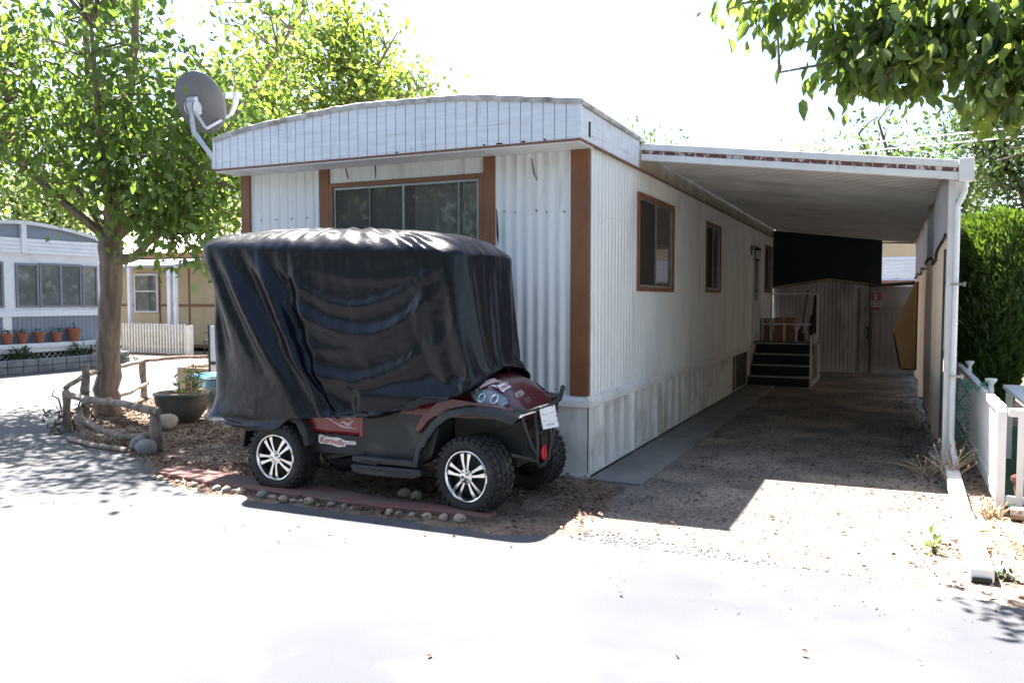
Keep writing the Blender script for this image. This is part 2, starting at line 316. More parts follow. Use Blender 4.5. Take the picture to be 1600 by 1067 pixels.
def leaves(name, mat, parent, pos, dirs, size, seed=1, width=.62, fold=.25, spin=1.0, loc=None):
    """many separate folded leaf blades as one crown mesh"""
    rg = np.random.default_rng(seed); n = len(pos)
    d = dirs/np.linalg.norm(dirs, axis=1, keepdims=True)
    rnd = rg.normal(size=(n, 3)); rnd[:, 2] += (1-spin)*2
    nn = rnd-(rnd*d).sum(1, keepdims=True)*d; nn /= np.linalg.norm(nn, axis=1, keepdims=True)+1e-9
    sd = np.cross(d, nn); L = (size*rg.uniform(.45, 1.3, n))[:, None]
    wv = L*width*rg.uniform(.8, 1.15, n)[:, None]
    f = fold*rg.uniform(-.3, 1.3, n)[:, None]*wv
    droop = -.18*L
    P = np.stack([pos, pos+d*L*.22+sd*wv*.42+nn*f*.6, pos+d*L*.60+sd*wv*.44+nn*f*.7+[0, 0, 0], pos+d*L*1.0+nn*droop, pos+d*L*.60-sd*wv*.44+nn*f*.7, pos+d*L*.22-sd*wv*.42+nn*f*.6], 1)
    V = P.reshape(-1, 3); b = np.arange(n)[:, None]*6
    F = np.concatenate([b+np.array([[0, 1, 2, 3]]), b+np.array([[0, 3, 4, 5]])], 1).reshape(-1, 4)
    lc = np.array(wloc(parent) if parent else loc)
    me = bpy.data.meshes.new(name); me.vertices.add(len(V)); me.vertices.foreach_set('co', (V-lc).astype(np.float32).ravel())
    me.loops.add(F.size); me.loops.foreach_set('vertex_index', F.ravel().astype(np.int32))
    me.polygons.add(len(F)); me.polygons.foreach_set('loop_start', (np.arange(len(F))*4).astype(np.int32))
    me.update(calc_edges=True); me.materials.append(mat)
    o = bpy.data.objects.new(name, me); COL.objects.link(o)
    if parent: o.parent = parent
    else: o.location = loc
    return o
# ------------------------------------------------------------ the setting
rng = random.Random(7); NP = np.random.default_rng(11)
mb = MB(); mb.grid(40, 40, lambda u, v: (-300+600*u, -120+720*v, 0)); struct('road', mb, M['asphalt'], loc=(0, 0, 0))
def wobbly(poly, amp, step=.25, seed=1):
    r_ = random.Random(seed); out = []
    for i, (a, b) in enumerate(zip(poly, poly[1:]+poly[:1])):
        a = Vector(a); b = Vector(b); n = max(1, int((b-a).length/step))
        for k in range(n): p = a.lerp(b, k/n); out.append((p.x+r_.uniform(-amp, amp), p.y+r_.uniform(-amp, amp)))
    return out
def sheet(name, poly, z, mat, amp=.03, seed=1, step=.11):
    p = wobbly(poly, amp, step, seed); mb = MB(); n = len(p); area = sum(p[i-1][0]*p[i][1]-p[i][0]*p[i-1][1] for i in range(n)); sg = 1 if area > 0 else -1
    q = []
    for i in range(n):
        a, b = Vector(p[i-2]), Vector(p[(i+2) % n]); d = (b-a).normalized(); q.append((p[i][0]-sg*d.y*.07, p[i][1]+sg*d.x*.07))
    mb.add([(x, y, -.001) for x, y in p]+[(x, y, z) for x, y in q], [(i, (i+1) % n, n+(i+1) % n, n+i) for i in range(n)]+[tuple(range(n, 2*n))])
    return struct(name, mb, mat, loc=(0, 0, 0))
sheet('driveway', [(-1.95, 5.35), (-.9, 5.2), (.1, 5.02), (.62, 4.95), (.62, 22), (-2.5, 22), (-2.5, 6.75), (-2.05, 6.7)], .004, M['gravel'], .035, 3)
sheet('yard_ground', [(.55, 4.95), (1.2, 4.8), (6, 4.7), (6, 24), (.55, 24)], .008, M['dirt'], .03, 4)
sheet('soil_bed', [(-2.3, 5.0), (-1.95, 5.15), (-1.85, 5.7), (-2.12, 6.72), (-2.5, 6.95), (-6.4, 7.0), (-6.4, 14), (-9, 13), (-11, 11), (-11, 9.6), (-10.9, 8.1), (-9.4, 7.0), (-8.0, 6.25), (-6.6, 5.8), (-6.0, 5.35), (-5.4, 5.07), (-3.5, 5.03)], .012, M['soil'], .05, 5)
mb = MB(); mb.box(-2.40, -1.92, 6.80, 15.6, -.02, .028); struct('path', mb, M['concrete'], bevel=.01)
sheet('neighbour_path', [(-26, 16.2), (-17, 16.2), (-13.5, 18.2), (-13.5, 18.8), (-26, 18.8)], .006, M['dirt'], .05, 6)
# far hills behind the trees
mb = MB(); mb.grid(60, 6, lambda u, v: ((-420+820*u), 330+v*120, -1+ (1-(1-v)**2)*(34+16*math.sin(u*9+1)+9*math.sin(u*23)) * max(0, 1-max(0, (u-.28))*3.4)))
struct('hills', mb, M['hill'], smooth=True)
# painted red edging strip
def strip_pts(pa, n=14):
    return pa
mb = MB()
inner = [(-6.05, 5.62), (-5.2, 5.58), (-4.44, 5.54), (-3.72, 5.42), (-3.2, 5.38), (-2.62, 5.40)]
outer = [(-6.02, 5.36), (-5.25, 5.23), (-4.4, 5.18), (-3.6, 5.17), (-2.95, 5.20), (-2.58, 5.22)]
def brk(a, b, t): return (a[0]+(b[0]-a[0])*t, a[1]+(b[1]-a[1])*t)
ps = inner+outer[::-1]; mb.prism(wobbly(ps, .008, .2, 3), 'z', .0, .05)
e = mb.build('edging_slab', M['redslab'], bevel=.008); tag(e, 'red painted concrete edging strip under the golf cart wheels', 'edging')
# leaf litter over the bed: nobody could count it
def scatter_leaves(name, mat, n, fn, size, label, cat, seed, z=.018, tilt=.35):
    rg = np.random.default_rng(seed); pts = []
    while len(pts) < n:
        x, y, w = fn(rg)
        if rg.random() < w: pts.append((x, y, z+rg.random()*.02))
    P = np.array(pts); a = rg.uniform(0, 2*PI, n); D = np.stack([np.cos(a), np.sin(a), rg.normal(0, tilt, n)], 1)
    o = leaves(name, mat, None, P, D, size, seed, width=.55, fold=.5, spin=-.6, loc=(P[:, 0].mean(), P[:, 1].mean(), 0)); tag(o, label, cat, kind='stuff'); return o
def inpoly(x, y, poly):
    c = False; n = len(poly)
    for i in range(n):
        x1, y1 = poly[i]; x2, y2 = poly[i-1]
        if (y1 > y) != (y2 > y) and x < (x2-x1)*(y-y1)/(y2-y1)+x1: c = not c
    return c
BED = [(-2.3, 5.05), (-1.95, 5.3), (-1.9, 5.7), (-2.1, 6.72), (-2.5, 6.9), (-6.4, 6.95), (-6.4, 12), (-10.3, 11), (-10.9, 8.5), (-9.4, 7.05), (-8.0, 6.3), (-6.7, 5.85), (-6.0, 5.4), (-5.4, 5.1), (-3.5, 5.05)]
RED = inner+outer[::-1]
def bedfn(rg):
    x = rg.uniform(-10.9, -1.9); y = rg.uniform(5.05, 11)
    if not inpoly(x, y, BED): return x, y, 0
    if inpoly(x, y, RED): return x, y, 0
    w = .35+.65*(math.sin(x*2.1+y*1.3)*math.sin(y*2.7-x) > -.2)
    if x > -3.2: w *= .8
    return x, y, w
scatter_leaves('leaf_litter', M['litter'], 11000, bedfn, .042, 'dry brown leaf litter covering the bed around the tree and cart', 'leaf litter', 5)
def roadfn(rg):
    x = rg.uniform(-6, 2.5); y = rg.uniform(2.2, 5.3)
    return x, y, .35 if y > 4.2 or x > -.9 else .04
scatter_leaves('fallen_leaves', M['deadleaf'], 70, roadfn, .032, 'brown fallen leaves scattered over the sunlit road', 'fallen leaves', 9, z=.006)
def drivefn(rg):
    x = rg.uniform(-1.95, .5); y = rg.uniform(5.1, 15)
    w = .25+.75*(x > .1)
    if y < 5.4+rg.random()*.3: w *= .6
    return x, y, w
scatter_leaves('driveway_leaves', M['deadleaf'], 2000, drivefn, .034, 'small dry leaves strewn over the gravel driveway', 'fallen leaves', 12, z=.008)
def yardfn(rg):
    return rg.uniform(.52, 2.2), rg.uniform(4.9, 9), .9
scatter_leaves('yard_leaves', M['deadleaf'], 1100, yardfn, .04, 'dry leaves heaped beside the white drain pipe and fence', 'fallen leaves', 13, z=.014)
# loose gravel
def pebbles(name, n, fn, mat, r0, r1, label, cat, seed):
    rg = np.random.default_rng(seed); mb = MB(); c = 0
    while c < n:
        x, y, w = fn(rg)
        if rg.random() > w: continue
        c += 1; r_ = rg.uniform(r0, r1); a = rg.random()*6
        vs = []
        for k in range(5): q = a+k*2*PI/5; s_ = r_*rg.uniform(.7, 1.2); vs.append((x+s_*math.cos(q), y+s_*math.sin(q), .003))
        for k in range(5): q = a+k*2*PI/5+.2; s_ = r_*rg.uniform(.35, .75); vs.append((x+s_*math.cos(q), y+s_*math.sin(q), .004+r_*rg.uniform(.25, .5)))
        mb.add(vs, [(5, 6, 7, 8, 9)]+[(k, (k+1) % 5, 5+(k+1) % 5, 5+k) for k in range(5)])
    o = mb.build(name, mat, recalc=False); o_ = tag(o, label, cat, kind='stuff'); return o
M['gravstone'] = groundmat('gravel_stones', [(.20, .175, .155), (.12, .11, .105), (.30, .26, .22)], 25, 18, .002, 60)
pebbles('gravel', 5200, lambda rg: (rg.uniform(-1.95, .52), 5.1+abs(rg.normal(0, 2.6)), 1), M['gravstone'], .005, .013, 'loose grey and tan gravel on the driveway', 'gravel', 3)
pebbles('road_grit', 90, lambda rg: (rg.uniform(-1.6, .9), rg.uniform(4.2, 5.3), 1), M['gravstone'], 0.003, .006, 'loose grit along the edge of the road', 'grit', 4)
pebbles('bed_gravel', 2200, lambda rg: (lambda x, y: (x, y, 1.0 if inpoly(x, y, BED) else 0))(rg.uniform(-6.2, -1.85), rg.uniform(5.02, 7)), M['gravstone'], .005, .014, 'small gravel in the bed under the golf cart', 'gravel', 6)
# stones along the red edging
def stone_mb(c, r3, seed, n=2):
    bm = bmesh.new(); bmesh.ops.create_icosphere(bm, subdivisions=n, radius=1); r_ = random.Random(seed)
    ph = [r_.uniform(0, 6) for _ in range(6)]
    for v in bm.verts:
        p = v.co; k = 1+.12*math.sin(2.2*p.x+ph[0])+.1*math.sin(2.8*p.y+ph[1])+.08*math.sin(3.1*p.z+p.x*2+ph[2])
        v.co = Vector((p.x*r3[0]*k, p.y*r3[1]*k, max(-.6, p.z)*r3[2]*k))
    rz = Matrix.Rotation(ph[3], 3, 'Z')
    mb = MB(); mb.add([rz @ v.co+Vector(c) for v in bm.verts], [tuple(q.index for q in f.verts) for f in bm.faces]); bm.free(); return mb
x = -5.95; i = 0
def outer_y(x):
    for a, b in zip(outer, outer[1:]):
        if a[0] <= x <= b[0]: return a[1]+(b[1]-a[1])*(x-a[0])/(b[0]-a[0])
    return outer[-1][1]
while x < -2.55:
    r_ = rng.uniform(.02, .05); 
    if rng.random() < .8:
        o = stone_mb((x+r_, outer_y(x+r_)-.055-rng.uniform(0, .03), .012+r_*.3), (r_, r_*rng.uniform(.7, 1), r_*rng.uniform(.6, .9)), i).build('river_stone', M['stone'] if rng.random() < .8 else M['stone2'], smooth='all')
        tag(o, 'rounded river stone in the row edging the red concrete strip', 'stone', 'river stones along the red edging')
    x += 2*r_+rng.uniform(.0, .05); i += 1
for c, r3, lb in [((-3.55, 5.62, .03), (.055, .05, .05), 'pale round stone on the soil under the golf cart, left of the front wheel'), ((-3.42, 5.60, .03), (.045, .05, .055), 'brown broken stone beside the pale round stone under the golf cart')]:
    tag(stone_mb(c, r3, 50+len(lb)).build('stone', M['stone'], smooth='all'), lb, 'stone')
tag(stone_mb((-8.05, 7.35, .09), (.19, .13, .10), 61, 3).build('boulder', M['stone'], smooth='all'), 'smooth pale oval boulder in front of the dark glazed bowl', 'boulder')
tag(stone_mb((-7.18, 6.22, .07), (.12, .10, .09), 62, 3).build('rock', M['stone2'], smooth='all'), 'pale grey rock at the foot of the log rail post', 'rock')
tag(stone_mb((-6.98, 6.10, .06), (.13, .11, .08), 63, 3).build('rock', M['stone2'], smooth='all'), 'larger brown rock right against the front log rail post', 'rock')
# ------------------------------------------------------------ mobile home
HX0, HX1, HY0, HY1 = -6.36, -2.44, 6.90, 19.10
ZS, ZB, ZW = .70, .74, 2.93
home = empty('mobile_home', ((HX0+HX1)/2, (HY0+HY1)/2, 0), 'long white corrugated mobile home with brown corner trim and arched white fascia', 'mobile home')
def corr(mb, s0, s1, z0, z1, prof, P, ds=.0125, nz=1):
    n = max(1, round((s1-s0)/ds)); mb.grid(n, nz, lambda u, v: P(s0+(s1-s0)*u, prof(s0+(s1-s0)*u), z0+(z1-z0)*v))
rib = lambda s: .012*(max(0, math.cos(2*PI*s/.1))**.8) - .0
broad = lambda s: .014*math.sin(2*PI*s/.105)
fine = lambda s: -.006 if (s/.115) % 1 < .12 else 0
FP = lambda s, o, z: (s, HY0-.004-o, z)
SP = lambda s, o, z: (HX1+.004+o, s, z)
mb = MB()
corr(mb, -6.24, -5.33, ZB, ZW, fine, FP); corr(mb, -3.34, -2.60, ZB, ZW, broad, FP)
corr(mb, -5.21, -3.46, ZB, 1.45, fine, FP); corr(mb, -5.21, -3.46, 2.76, ZW, fine, FP)
# fasteners and rust streaks are pattern on the wall
mb.m = 1
for s in (-3.25, -3.14, -2.93, -2.83, -2.66): mb.disc((s, HY0-.022, 2.39+rng.uniform(-.02, .02)), (0, -1, 0), .009, 6)
for s in (-6.1, -5.9, -5.7, -5.5): mb.disc((s, HY0-.012, 2.43), (0, -1, 0), .009, 6)
for s in (-3.28, -3.17, -3.06, -2.96, -2.85, -2.75, -2.64): mb.disc((s, HY0-.022, .79), (0, -1, 0), .006, 6)
mb.tube([(-2.98, HY0-.02, 2.86), (-2.95, HY0-.021, 2.72), (-2.92, HY0-.021, 2.66)], [.004, .006, .003], 5)
mb.tube([(-3.325, HY0-.02, 2.42), (-3.315, HY0-.021, 2.2), (-3.31, HY0-.021, 2.1)], [.004, .01, .003], 5)
mb.tube([(-5.02, HY0-.008, 2.92), (-4.98, HY0-.009, 2.8)], [.004, .004], 5)
mb.tube([(-4.66, HY0-.008, 2.93), (-4.655, HY0-.009, 2.79)], [.007, .003], 5)
mb.build('front_wall', [M['white'], M['dark']], home, smooth=True)
wins = [(8.38, 9.92, 1.68, 2.71), (11.81, 12.91, 1.69, 2.70), (17.73, 18.75, 1.72, 2.72)]
door = (16.12, 16.98, .76, 2.76)
ops = sorted(wins+[door]); mb = MB(); y = HY0
for a, b, z0, z1 in ops:
    corr(mb, y, a, ZB, ZW, rib, SP, .0125); corr(mb, a, b, z1, ZW, rib, SP, .0125)
    if z0 > 1: corr(mb, a, b, ZB, z0, rib, SP, .0125)
    y = b
corr(mb, y, HY1, ZB, ZW, rib, SP, .0125)
mb.m = 1; s = HY0+.25
while s < HY1-.3:
    for z in (2.36, .80): 
        if not any(a < s < b and z0 < z < z1 for a, b, z0, z1 in ops): mb.disc((HX1+.018, s, z), (1, 0, 0), .006, 6)
    s += .2
mb.build('side_wall', [M['white_side'], M['dark']], home, smooth=True)
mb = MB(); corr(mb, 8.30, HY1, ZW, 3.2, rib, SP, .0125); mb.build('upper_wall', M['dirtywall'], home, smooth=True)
mb = MB(); mb.box(HX0, HX0+.04, HY0+.02, HY1, ZS, ZW); mb.build('left_wall', M['white'], home)
mb = MB(); mb.box(HX0+.05, HX1-.02, HY1-.05, HY1-.01, ZS, ZW+.27); mb.build('back_wall', M['white'], home)
mb = MB(); mb.box(HX0+.05, HX1-.03, HY0+.03, HY1-.06, ZS-.05, ZS+.03); mb.build('floor', M['carpet'], home)
mb = MB(); mb.box(HX0+.05, HX1-.03, HY0+.03, HY1-.06, 2.86, 2.90); mb.build('ceiling_panel', M['woodpale'], home)
for x0, x1 in ((-2.60, -2.452), (-3.46, -3.34), (-5.33, -5.21), (-6.36, -6.24)):
    mb = MB(); mb.box(x0, x1, HY0-.03, HY0+.01, ZB, ZW); mb.build('trim_post', M['brown'], home, bevel=.004)
mb = MB(); mb.box(-2.452, HX1+.012, HY0-.03, HY0+.03, ZB, ZW); mb.build('corner_strip', M['brown'], home, bevel=.003)
# roof and fascia
def rz(x):
    t = (x+4.42)/2.02; return 3.245+.17*(1-abs(t)**2.0)+.0
FY = 6.55
mb = MB()
xs = []; x = -6.40
while x < -2.40:
    xs += [(x, 0), (x+.097, 0), (x+.097, 1), (x+.105, 1)]; x += .105
for (a, ga), (b, gb) in zip(xs, xs[1:]):
    b_ = min(b, -2.39); a_ = min(a, -2.39); ya = FY+.007*ga; yb = FY+.007*gb
    mb.m = 1 if (ga and gb) else 0
    mb.add([(a_, ya, 2.935), (b_, yb, 2.935), (b_, yb, rz(b_)-.01), (a_, ya, rz(a_)-.01)], [(0, 1, 2, 3)])
mb.m = 2
for dx, w in ((-3.17, .03), (-2.93, .018), (-3.3, .012), (-4.2, .012), (-2.72, .01)): mb.box(dx, dx+w*2, FY-.003, FY-.001, 2.94, 2.952)
mb.build('front_fascia', [M['fascia'], M['groove'], M['dark']], home, recalc=False)
mb = MB(); n = 60
fl = lambda x: .003*math.sin(x*5)+.0015*math.sin(x*23+1)+.001*math.sin(x*41)
mb.grid(n, 5, lambda u, v: (lambda x, k: (x, FY-.012-[.0, .004, .006, .004, -.02, -.06][k], rz(x)+[-.035, -.03, -.01, .012, .022, .02][k]+fl(x)*(1+k*.2)))(-6.42+4.05*u, round(v*5)))
mb.build('roof_flashing', M['flash'], home, smooth=True)
mb = MB(); mb.box(-6.41, -2.385, FY-.01, FY+.02, 2.918, 2.934); mb.box(-2.40, -2.382, FY+.02, 19.1, 2.918, 2.934); mb.build('fascia_strip', M['brown'], home)
mb = MB(); mb.box(-6.40, -2.40, FY+.005, HY0-.004, 2.905, 2.917); mb.build('soffit', M['fascia'], home)
mb = MB(); mb.box(-2.42, -2.385, FY-.012, FY+.03, 2.936, 3.235); mb.build('fascia_corner', M['fascia'], home, bevel=.006); mb = MB(); mb.box(-6.42, -6.385, FY-.012, FY+.03, 2.936, 3.235); mb.build('fascia_corner', M['fascia'], home, bevel=.006)
mb = MB(); corr(mb, FY+.03, 8.30, 2.935, 3.205, fine, lambda s, o, z: (-2.392+o, s, z), .0135)
mb.m = 1; mb.box(-2.396, -2.388, FY+.20, FY+.245, 2.98, 3.11); mb.build('side_fascia', [M['fascia'], M['dark']], home)
mb = MB(); mb.box(-6.41, -6.385, FY+.03, HY1, 2.935, 3.22); mb.build('left_fascia', M['fascia'], home)
mb = MB(); mb.tube([(-2.39, FY, 3.235), (-2.375, 7.4, 3.225), (-2.38, 8.4, 3.225)], .022, 8); mb.tube([(-2.38, 8.4, 3.225), (-2.38, HY1, 3.22)], .015, 6); mb.build('roof_edge', M['flash'], home, smooth=True)
mb = MB(); mb.grid(36, 30, lambda u, v: (-6.40+4.0*u, FY+.03+13.4*v, rz(-6.40+4.0*u)+.004*math.sin(v*40)+.003*math.sin(u*17+v*31))); mb.build('roof', M['roof'], home, smooth=True)  # back end lengthened past the wall to block a stray sun patch
# front window
def window(parent, name, P, a, b, z0, z1, mull, curtain=True, glass='glass', screen=False):
    """P maps (along, out, z) to world"""
    def bx(mb, s0, s1, o0, o1, q0, q1):
        c = [P(s, o, z) for s in (s0, s1) for o in (o0, o1) for z in (q0, q1)]
        mb.add(c, [(0, 1, 3, 2), (4, 6, 7, 5), (0, 4, 5, 1), (2, 3, 7, 6), (0, 2, 6, 4), (1, 5, 7, 3)])
    mb = MB(); w = .045
    bx(mb, a-.005, a+w, -.02, .03, z0, z1); bx(mb, b-w, b+.005, -.02, .03, z0, z1); bx(mb, a+w, b-w, -.02, .03, z1-w, z1); bx(mb, a+w, b-w, -.02, .034, z0, z0+w)
    wn = mb.build(name, M['brown'], parent, bevel=.003)
    mb = MB(); q = w+.002; t = .022
    bx(mb, a+q, a+q+t, -.015, .015, z0+q, z1-q); bx(mb, b-q-t, b-q, -.015, .015, z0+q, z1-q); bx(mb, a+q+t, b-q-t, -.015, .015, z1-q-t, z1-q); bx(mb, a+q+t, b-q-t, -.015, .015, z0+q, z0+q+t)
    for m_ in mull: bx(mb, m_[0]-m_[1]/2, m_[0]+m_[1]/2, -.012, .02, z0+q+t, z1-q-t)
    mb.build('sash', M['alu'], wn)
    edges = [a+q+t]+[m_[0] for m_ in mull]+[b-q-t]
    for i in range(len(edges)-1):
        s0 = edges[i]+(mull[i-1][1]/2 if i else 0); s1 = edges[i+1]-(mull[i][1]/2 if i < len(mull) else 0)
        mb = MB(); mb.add([P(s0, -.002-i*.004, z0+q+t), P(s1, -.002-i*.004, z0+q+t), P(s1, -.002-i*.004, z1-q-t), P(s0, -.002-i*.004, z1-q-t)], [(0, 1, 2, 3)])
        mb.build('pane', M[glass], wn, recalc=False)
    if screen:
        mb = MB(); s1 = mull[0][0]-mull[0][1]/2; mb.add([P(a+q+t, .008, z0+q+t), P(s1, .008, z0+q+t), P(s1, .008, z1-q-t), P(a+q+t, .008, z1-q-t)], [(0, 1, 2, 3)]); mb.build('insect_screen', M['screen'], wn, recalc=False)
    if curtain:
        mb = MB(); c0, c1 = curtain
        mb.grid(int((c1-c0)/.012), 1, lambda u, v: P(c0+(c1-c0)*u, -.13+.025*math.sin((c0+(c1-c0)*u)*2*PI/.13)+.01*math.sin(u*37), z0+.03+(z1-z0-.06)*v))
        mb.build('curtain', M['curtain'], wn, smooth=True, recalc=False)
    return wn
FW = lambda s, o, z: (s, HY0-.0-o, z)
SW = lambda s, o, z: (HX1+.0+o, s, z)
window(home, 'front_window', FW, -5.205, -3.465, 1.45, 2.76, [(-4.72, .005), (-4.33, .022), (-3.72, .010)], (-4.28, -3.55))
mb = MB(); mb.grid(70, 1, lambda u, v: FW(-5.12+.76*u, -.16+.02*math.sin(u*40), 1.48+1.24*v)); mb.build('curtain_blackout', M['curtain2'], home, smooth=True, recalc=False)
window(home, 'side_window', SW, *wins[0], [(9.1, .035)], None, screen=True)
window(home, 'side_window', SW, *wins[1], [(12.33, .03)], None, 'glassd', screen=True)
for a_, b_ in ((8.45, 9.85), (11.9, 12.85), (17.8, 18.7)):
    mb = MB(); mb.grid(60, 1, lambda u, v: SW(a_+(b_-a_)*u, -.22+.02*math.sin(u*70), 1.70+1.0*v)); mb.build('curtain_blackout', M['curtain2'], home, smooth=True, recalc=False)  # dark sheets added behind the side panes to black out the see-through room
window(home, 'side_window', SW, *wins[2], [(18.25, .03)], None, 'glassd', screen=True)
# door
mb = MB(); mb.box(HX1-.03, HX1+.02, door[0]+.05, door[1]-.05, door[2]+.02, door[3]-.06); d_ = mb.build('door', M['nwhite'], home, bevel=.004)
mb = MB(); mb.box(HX1+.021, HX1+.026, door[0]+.2, door[1]-.2, 1.55, 2.5); mb.build('door_pane', M['alu'], d_)
mb = MB(); mb.box(HX1+.021, HX1+.03, door[0]+.09, door[0]+.14, 1.55, 1.85); mb.tube([(HX1+.03, door[0]+.115, 1.75), (HX1+.09, door[0]+.115, 1.75), (HX1+.09, door[0]+.19, 1.75)], .012, 8); mb.build('handle', M['black'], d_, bevel=.002)
mb = MB(); mb.box(HX1-.02, HX1+.04, door[0], door[0]+.048, door[2], door[3]); mb.box(HX1-.02, HX1+.04, door[1]-.048, door[1], door[2], door[3]); mb.box(HX1-.02, HX1+.04, door[0]+.048, door[1]-.048, door[3]-.055, door[3]); mb.build('door_frame', M['nwhite'], home)
mb = MB(); ly = 15.92; mb.box(HX1+.015, HX1+.03, ly-.04, ly+.04, 2.42, 2.60); mb.tube([(HX1+.03, ly, 2.54), (HX1+.10, ly, 2.58), (HX1+.13, ly, 2.52)], .012, 8); mb.lathe([(.0, 2.56), (.06, 2.53), (.065, 2.50), (.05, 2.495)], 12, Matrix.Translation((HX1+.13, ly, 0))); mb.lathe([(.05, 2.33), (.03, 2.30), (0, 2.30)], 12, Matrix.Translation((HX1+.13, ly, 0)))
for k in range(6): a = k*PI/3; mb.bar((HX1+.13+.05*math.cos(a), ly+.05*math.sin(a), 2.33), (HX1+.13+.055*math.cos(a), ly+.055*math.sin(a), 2.50), .007)
wl = mb.build('wall_lamp', M['black'], home); mb = MB(); mb.lathe([(.042, 2.335), (.048, 2.49)], 12, Matrix.Translation((HX1+.13, ly, 0))); mb.build('lamp_glass', M['lampglass'], wl)
# belt rail and skirting
mb = MB(); mb.prism([(HX1+.0, ZS-.06), (HX1+.035, ZS-.06), (HX1+.035, ZS), (HX1+.012, ZB), (HX1, ZB)], 'y', HY0-.04, HY1); mb.prism([(HY0-.0, ZS-.06), (HY0-.04, ZS-.06), (HY0-.04, ZS), (HY0-.015, ZB), (HY0, ZB)], 'x', HX0, HX1)
mb.build('belt_rail', M['white'], home, bevel=.004)
mb = MB(); mb.box(HX1-.02, HX1+.02, HY0+.02, 15.6, .03, .055); mb.box(-3.6, HX1+.02, HY0-.03, HY0+.02, .005, .03); mb.build('base_rail', M['skirt'], home)
y = HY0+.0; k = 0
while y < 14.1:
    w = rng.uniform(.27, .34); 
    b0, b1, b2 = rng.uniform(.012, .04), rng.uniform(-.01, .035), rng.uniform(0, .02)
    if abs(y-7.05) < .12 and k > 0: w = .12
    mb = MB(); dent = rng.uniform(.3, .8); lean = rng.uniform(-.012, .012)
    def sk(u, v, y=y, w=w, b0=b0, b1=b1, b2=b2, dent=dent, lean=lean):
        o = .006+b1*math.exp(-((v-dent)/.25)**2)*math.sin(PI*u)+b0*max(0, u-.88)/.12+.002*math.sin(u*8)
        yy = y+w*u+lean*v+.008*math.sin(v*5+y)*(u > .85)
        return (HX1+o, yy, .04+.60*v)
    perf = 7.0 < y < 7.4 and k == 1
    mb.grid(10, 10, sk)
    if perf:
        mb.m = 1
        for i_ in range(26):
            for j_ in range(4): mb.disc((HX1+.036, y+.045+j_*.03, .08+i_*.021), (1, 0, 0), .006, 6)
    mb.build('skirt_panel', [M['skirt'], M['dark']], home, smooth=True)
    y += w+.012; k += 1
mb = MB(); mb.box(HX1-.06, HX1-.02, HY0+.02, HY1-.1, .0, .64); mb.build('skirt_backing', M['dark'], home)
# dark access panel by the steps
mb = MB(); mb.box(HX1-.01, HX1+.02, 14.22, 15.55, .05, .63); ap = mb.build('access_panel', M['cartgrey'], home); mb = MB(); mb.box(HX1+.0, HX1+.03, 14.16, 14.215, .04, .64); mb.build('access_jamb', M['brown'], home)
mb = MB(); mb.box(HX1-.015, HX1+.012, 15.56, HY1, .05, .63); mb.build('skirt_panel', M['skirt'], home)
# front skirting
for x0, x1 in ((-2.78, -2.44), (-3.12, -2.784), (-3.46, -3.124), (-3.80, -3.464), (-4.6, -3.804), (-5.4, -4.604), (-6.36, -5.404)):
    a_ = rng.uniform(.005, .02)
    mb = MB(); mb.grid(10, 10, lambda u, v: (x0+(x1-x0)*u, HY0-.008-(a_*math.exp(-((v-.55)/.2)**2)*math.sin(PI*u)+.012*(1-u)*0+.012*math.exp(-((u-v*.4-.3)/.07)**2)*(x1 > -2.5)), .03+.61*v)); mb.build('skirt_panel', M['skirt'], home, smooth=True)
# ------------------------------------------------------------ satellite dish
dish = empty('satellite_dish', (-6.60, 6.75, 3.1), 'grey satellite dish on a bent pole at the left end of the roof', 'satellite dish')
dc = Vector((-6.99, 6.90, 3.73)); nrm = Vector((-.15, .84, .42)).normalized(); q = nrm.to_track_quat('Z', 'Y').to_matrix().to_4x4(); Mt = Matrix.Translation(dc) @ q
mb = MB(); prof = [(0.001, 0)]+[(.30*t, .075*t*t) for t in (.2, .4, .6, .8, .95, 1)]+[(.308, .078), (.308, .07)]+[(.30*t, .075*t*t-.012) for t in (.95, .8, .6, .4, .2)]+[(.001, -.012)]
mb.lathe(prof, 48, Mt @ Matrix.Scale(1.12, 4, Vector((0, 1, 0)))); mb.build('reflector', M['dish'], dish, smooth='all')
mb = MB(); mb.box(-.05, .05, -.10, .09, -.09, -.02, Mt); mb.box(-.035, .035, -.05, .05, -.14, -.09, Mt)
for sx in (-.055, .055): mb.lathe([(.0, 0), (.075, 0), (.075, .008), (.0, .008)], 20, Mt @ Matrix.Translation((sx, -.02, -.08)) @ Matrix.Rotation(PI/2, 4, 'Y'))
mb.build('bracket', M['dishmetal'], dish, bevel=.003)
pb = Mt @ Vector((0, -.03, -.12))
mb = MB(); mb.tube([pb+Vector((0, 0, .04)), pb+Vector((0, 0, -.05)), pb+Vector((.01, 0, -.16)), pb+Vector((.05, -.02, -.25)), (-6.62, 6.70, 3.14), (-6.44, 6.62, 3.0)], .026, 12); mb.build('pole', M['dishmetal'], dish, smooth=True)
mb = MB(); mb.box(-6.46, -6.42, 6.56, 6.70, 2.95, 3.08); mb.build('mounting_foot', M['dishmetal'], dish, bevel=.003)
lb_ = Vector((-6.84, 6.88, 3.45)); le = Vector((-6.79, 7.20, 3.66))
mb = MB(); mb.bar(pb+Vector((.03, 0, -.0)), lb_, .03); mb.bar(lb_, le, .024, .03); mb.build('feed_arm', M['dishmetal'], dish, bevel=.003)
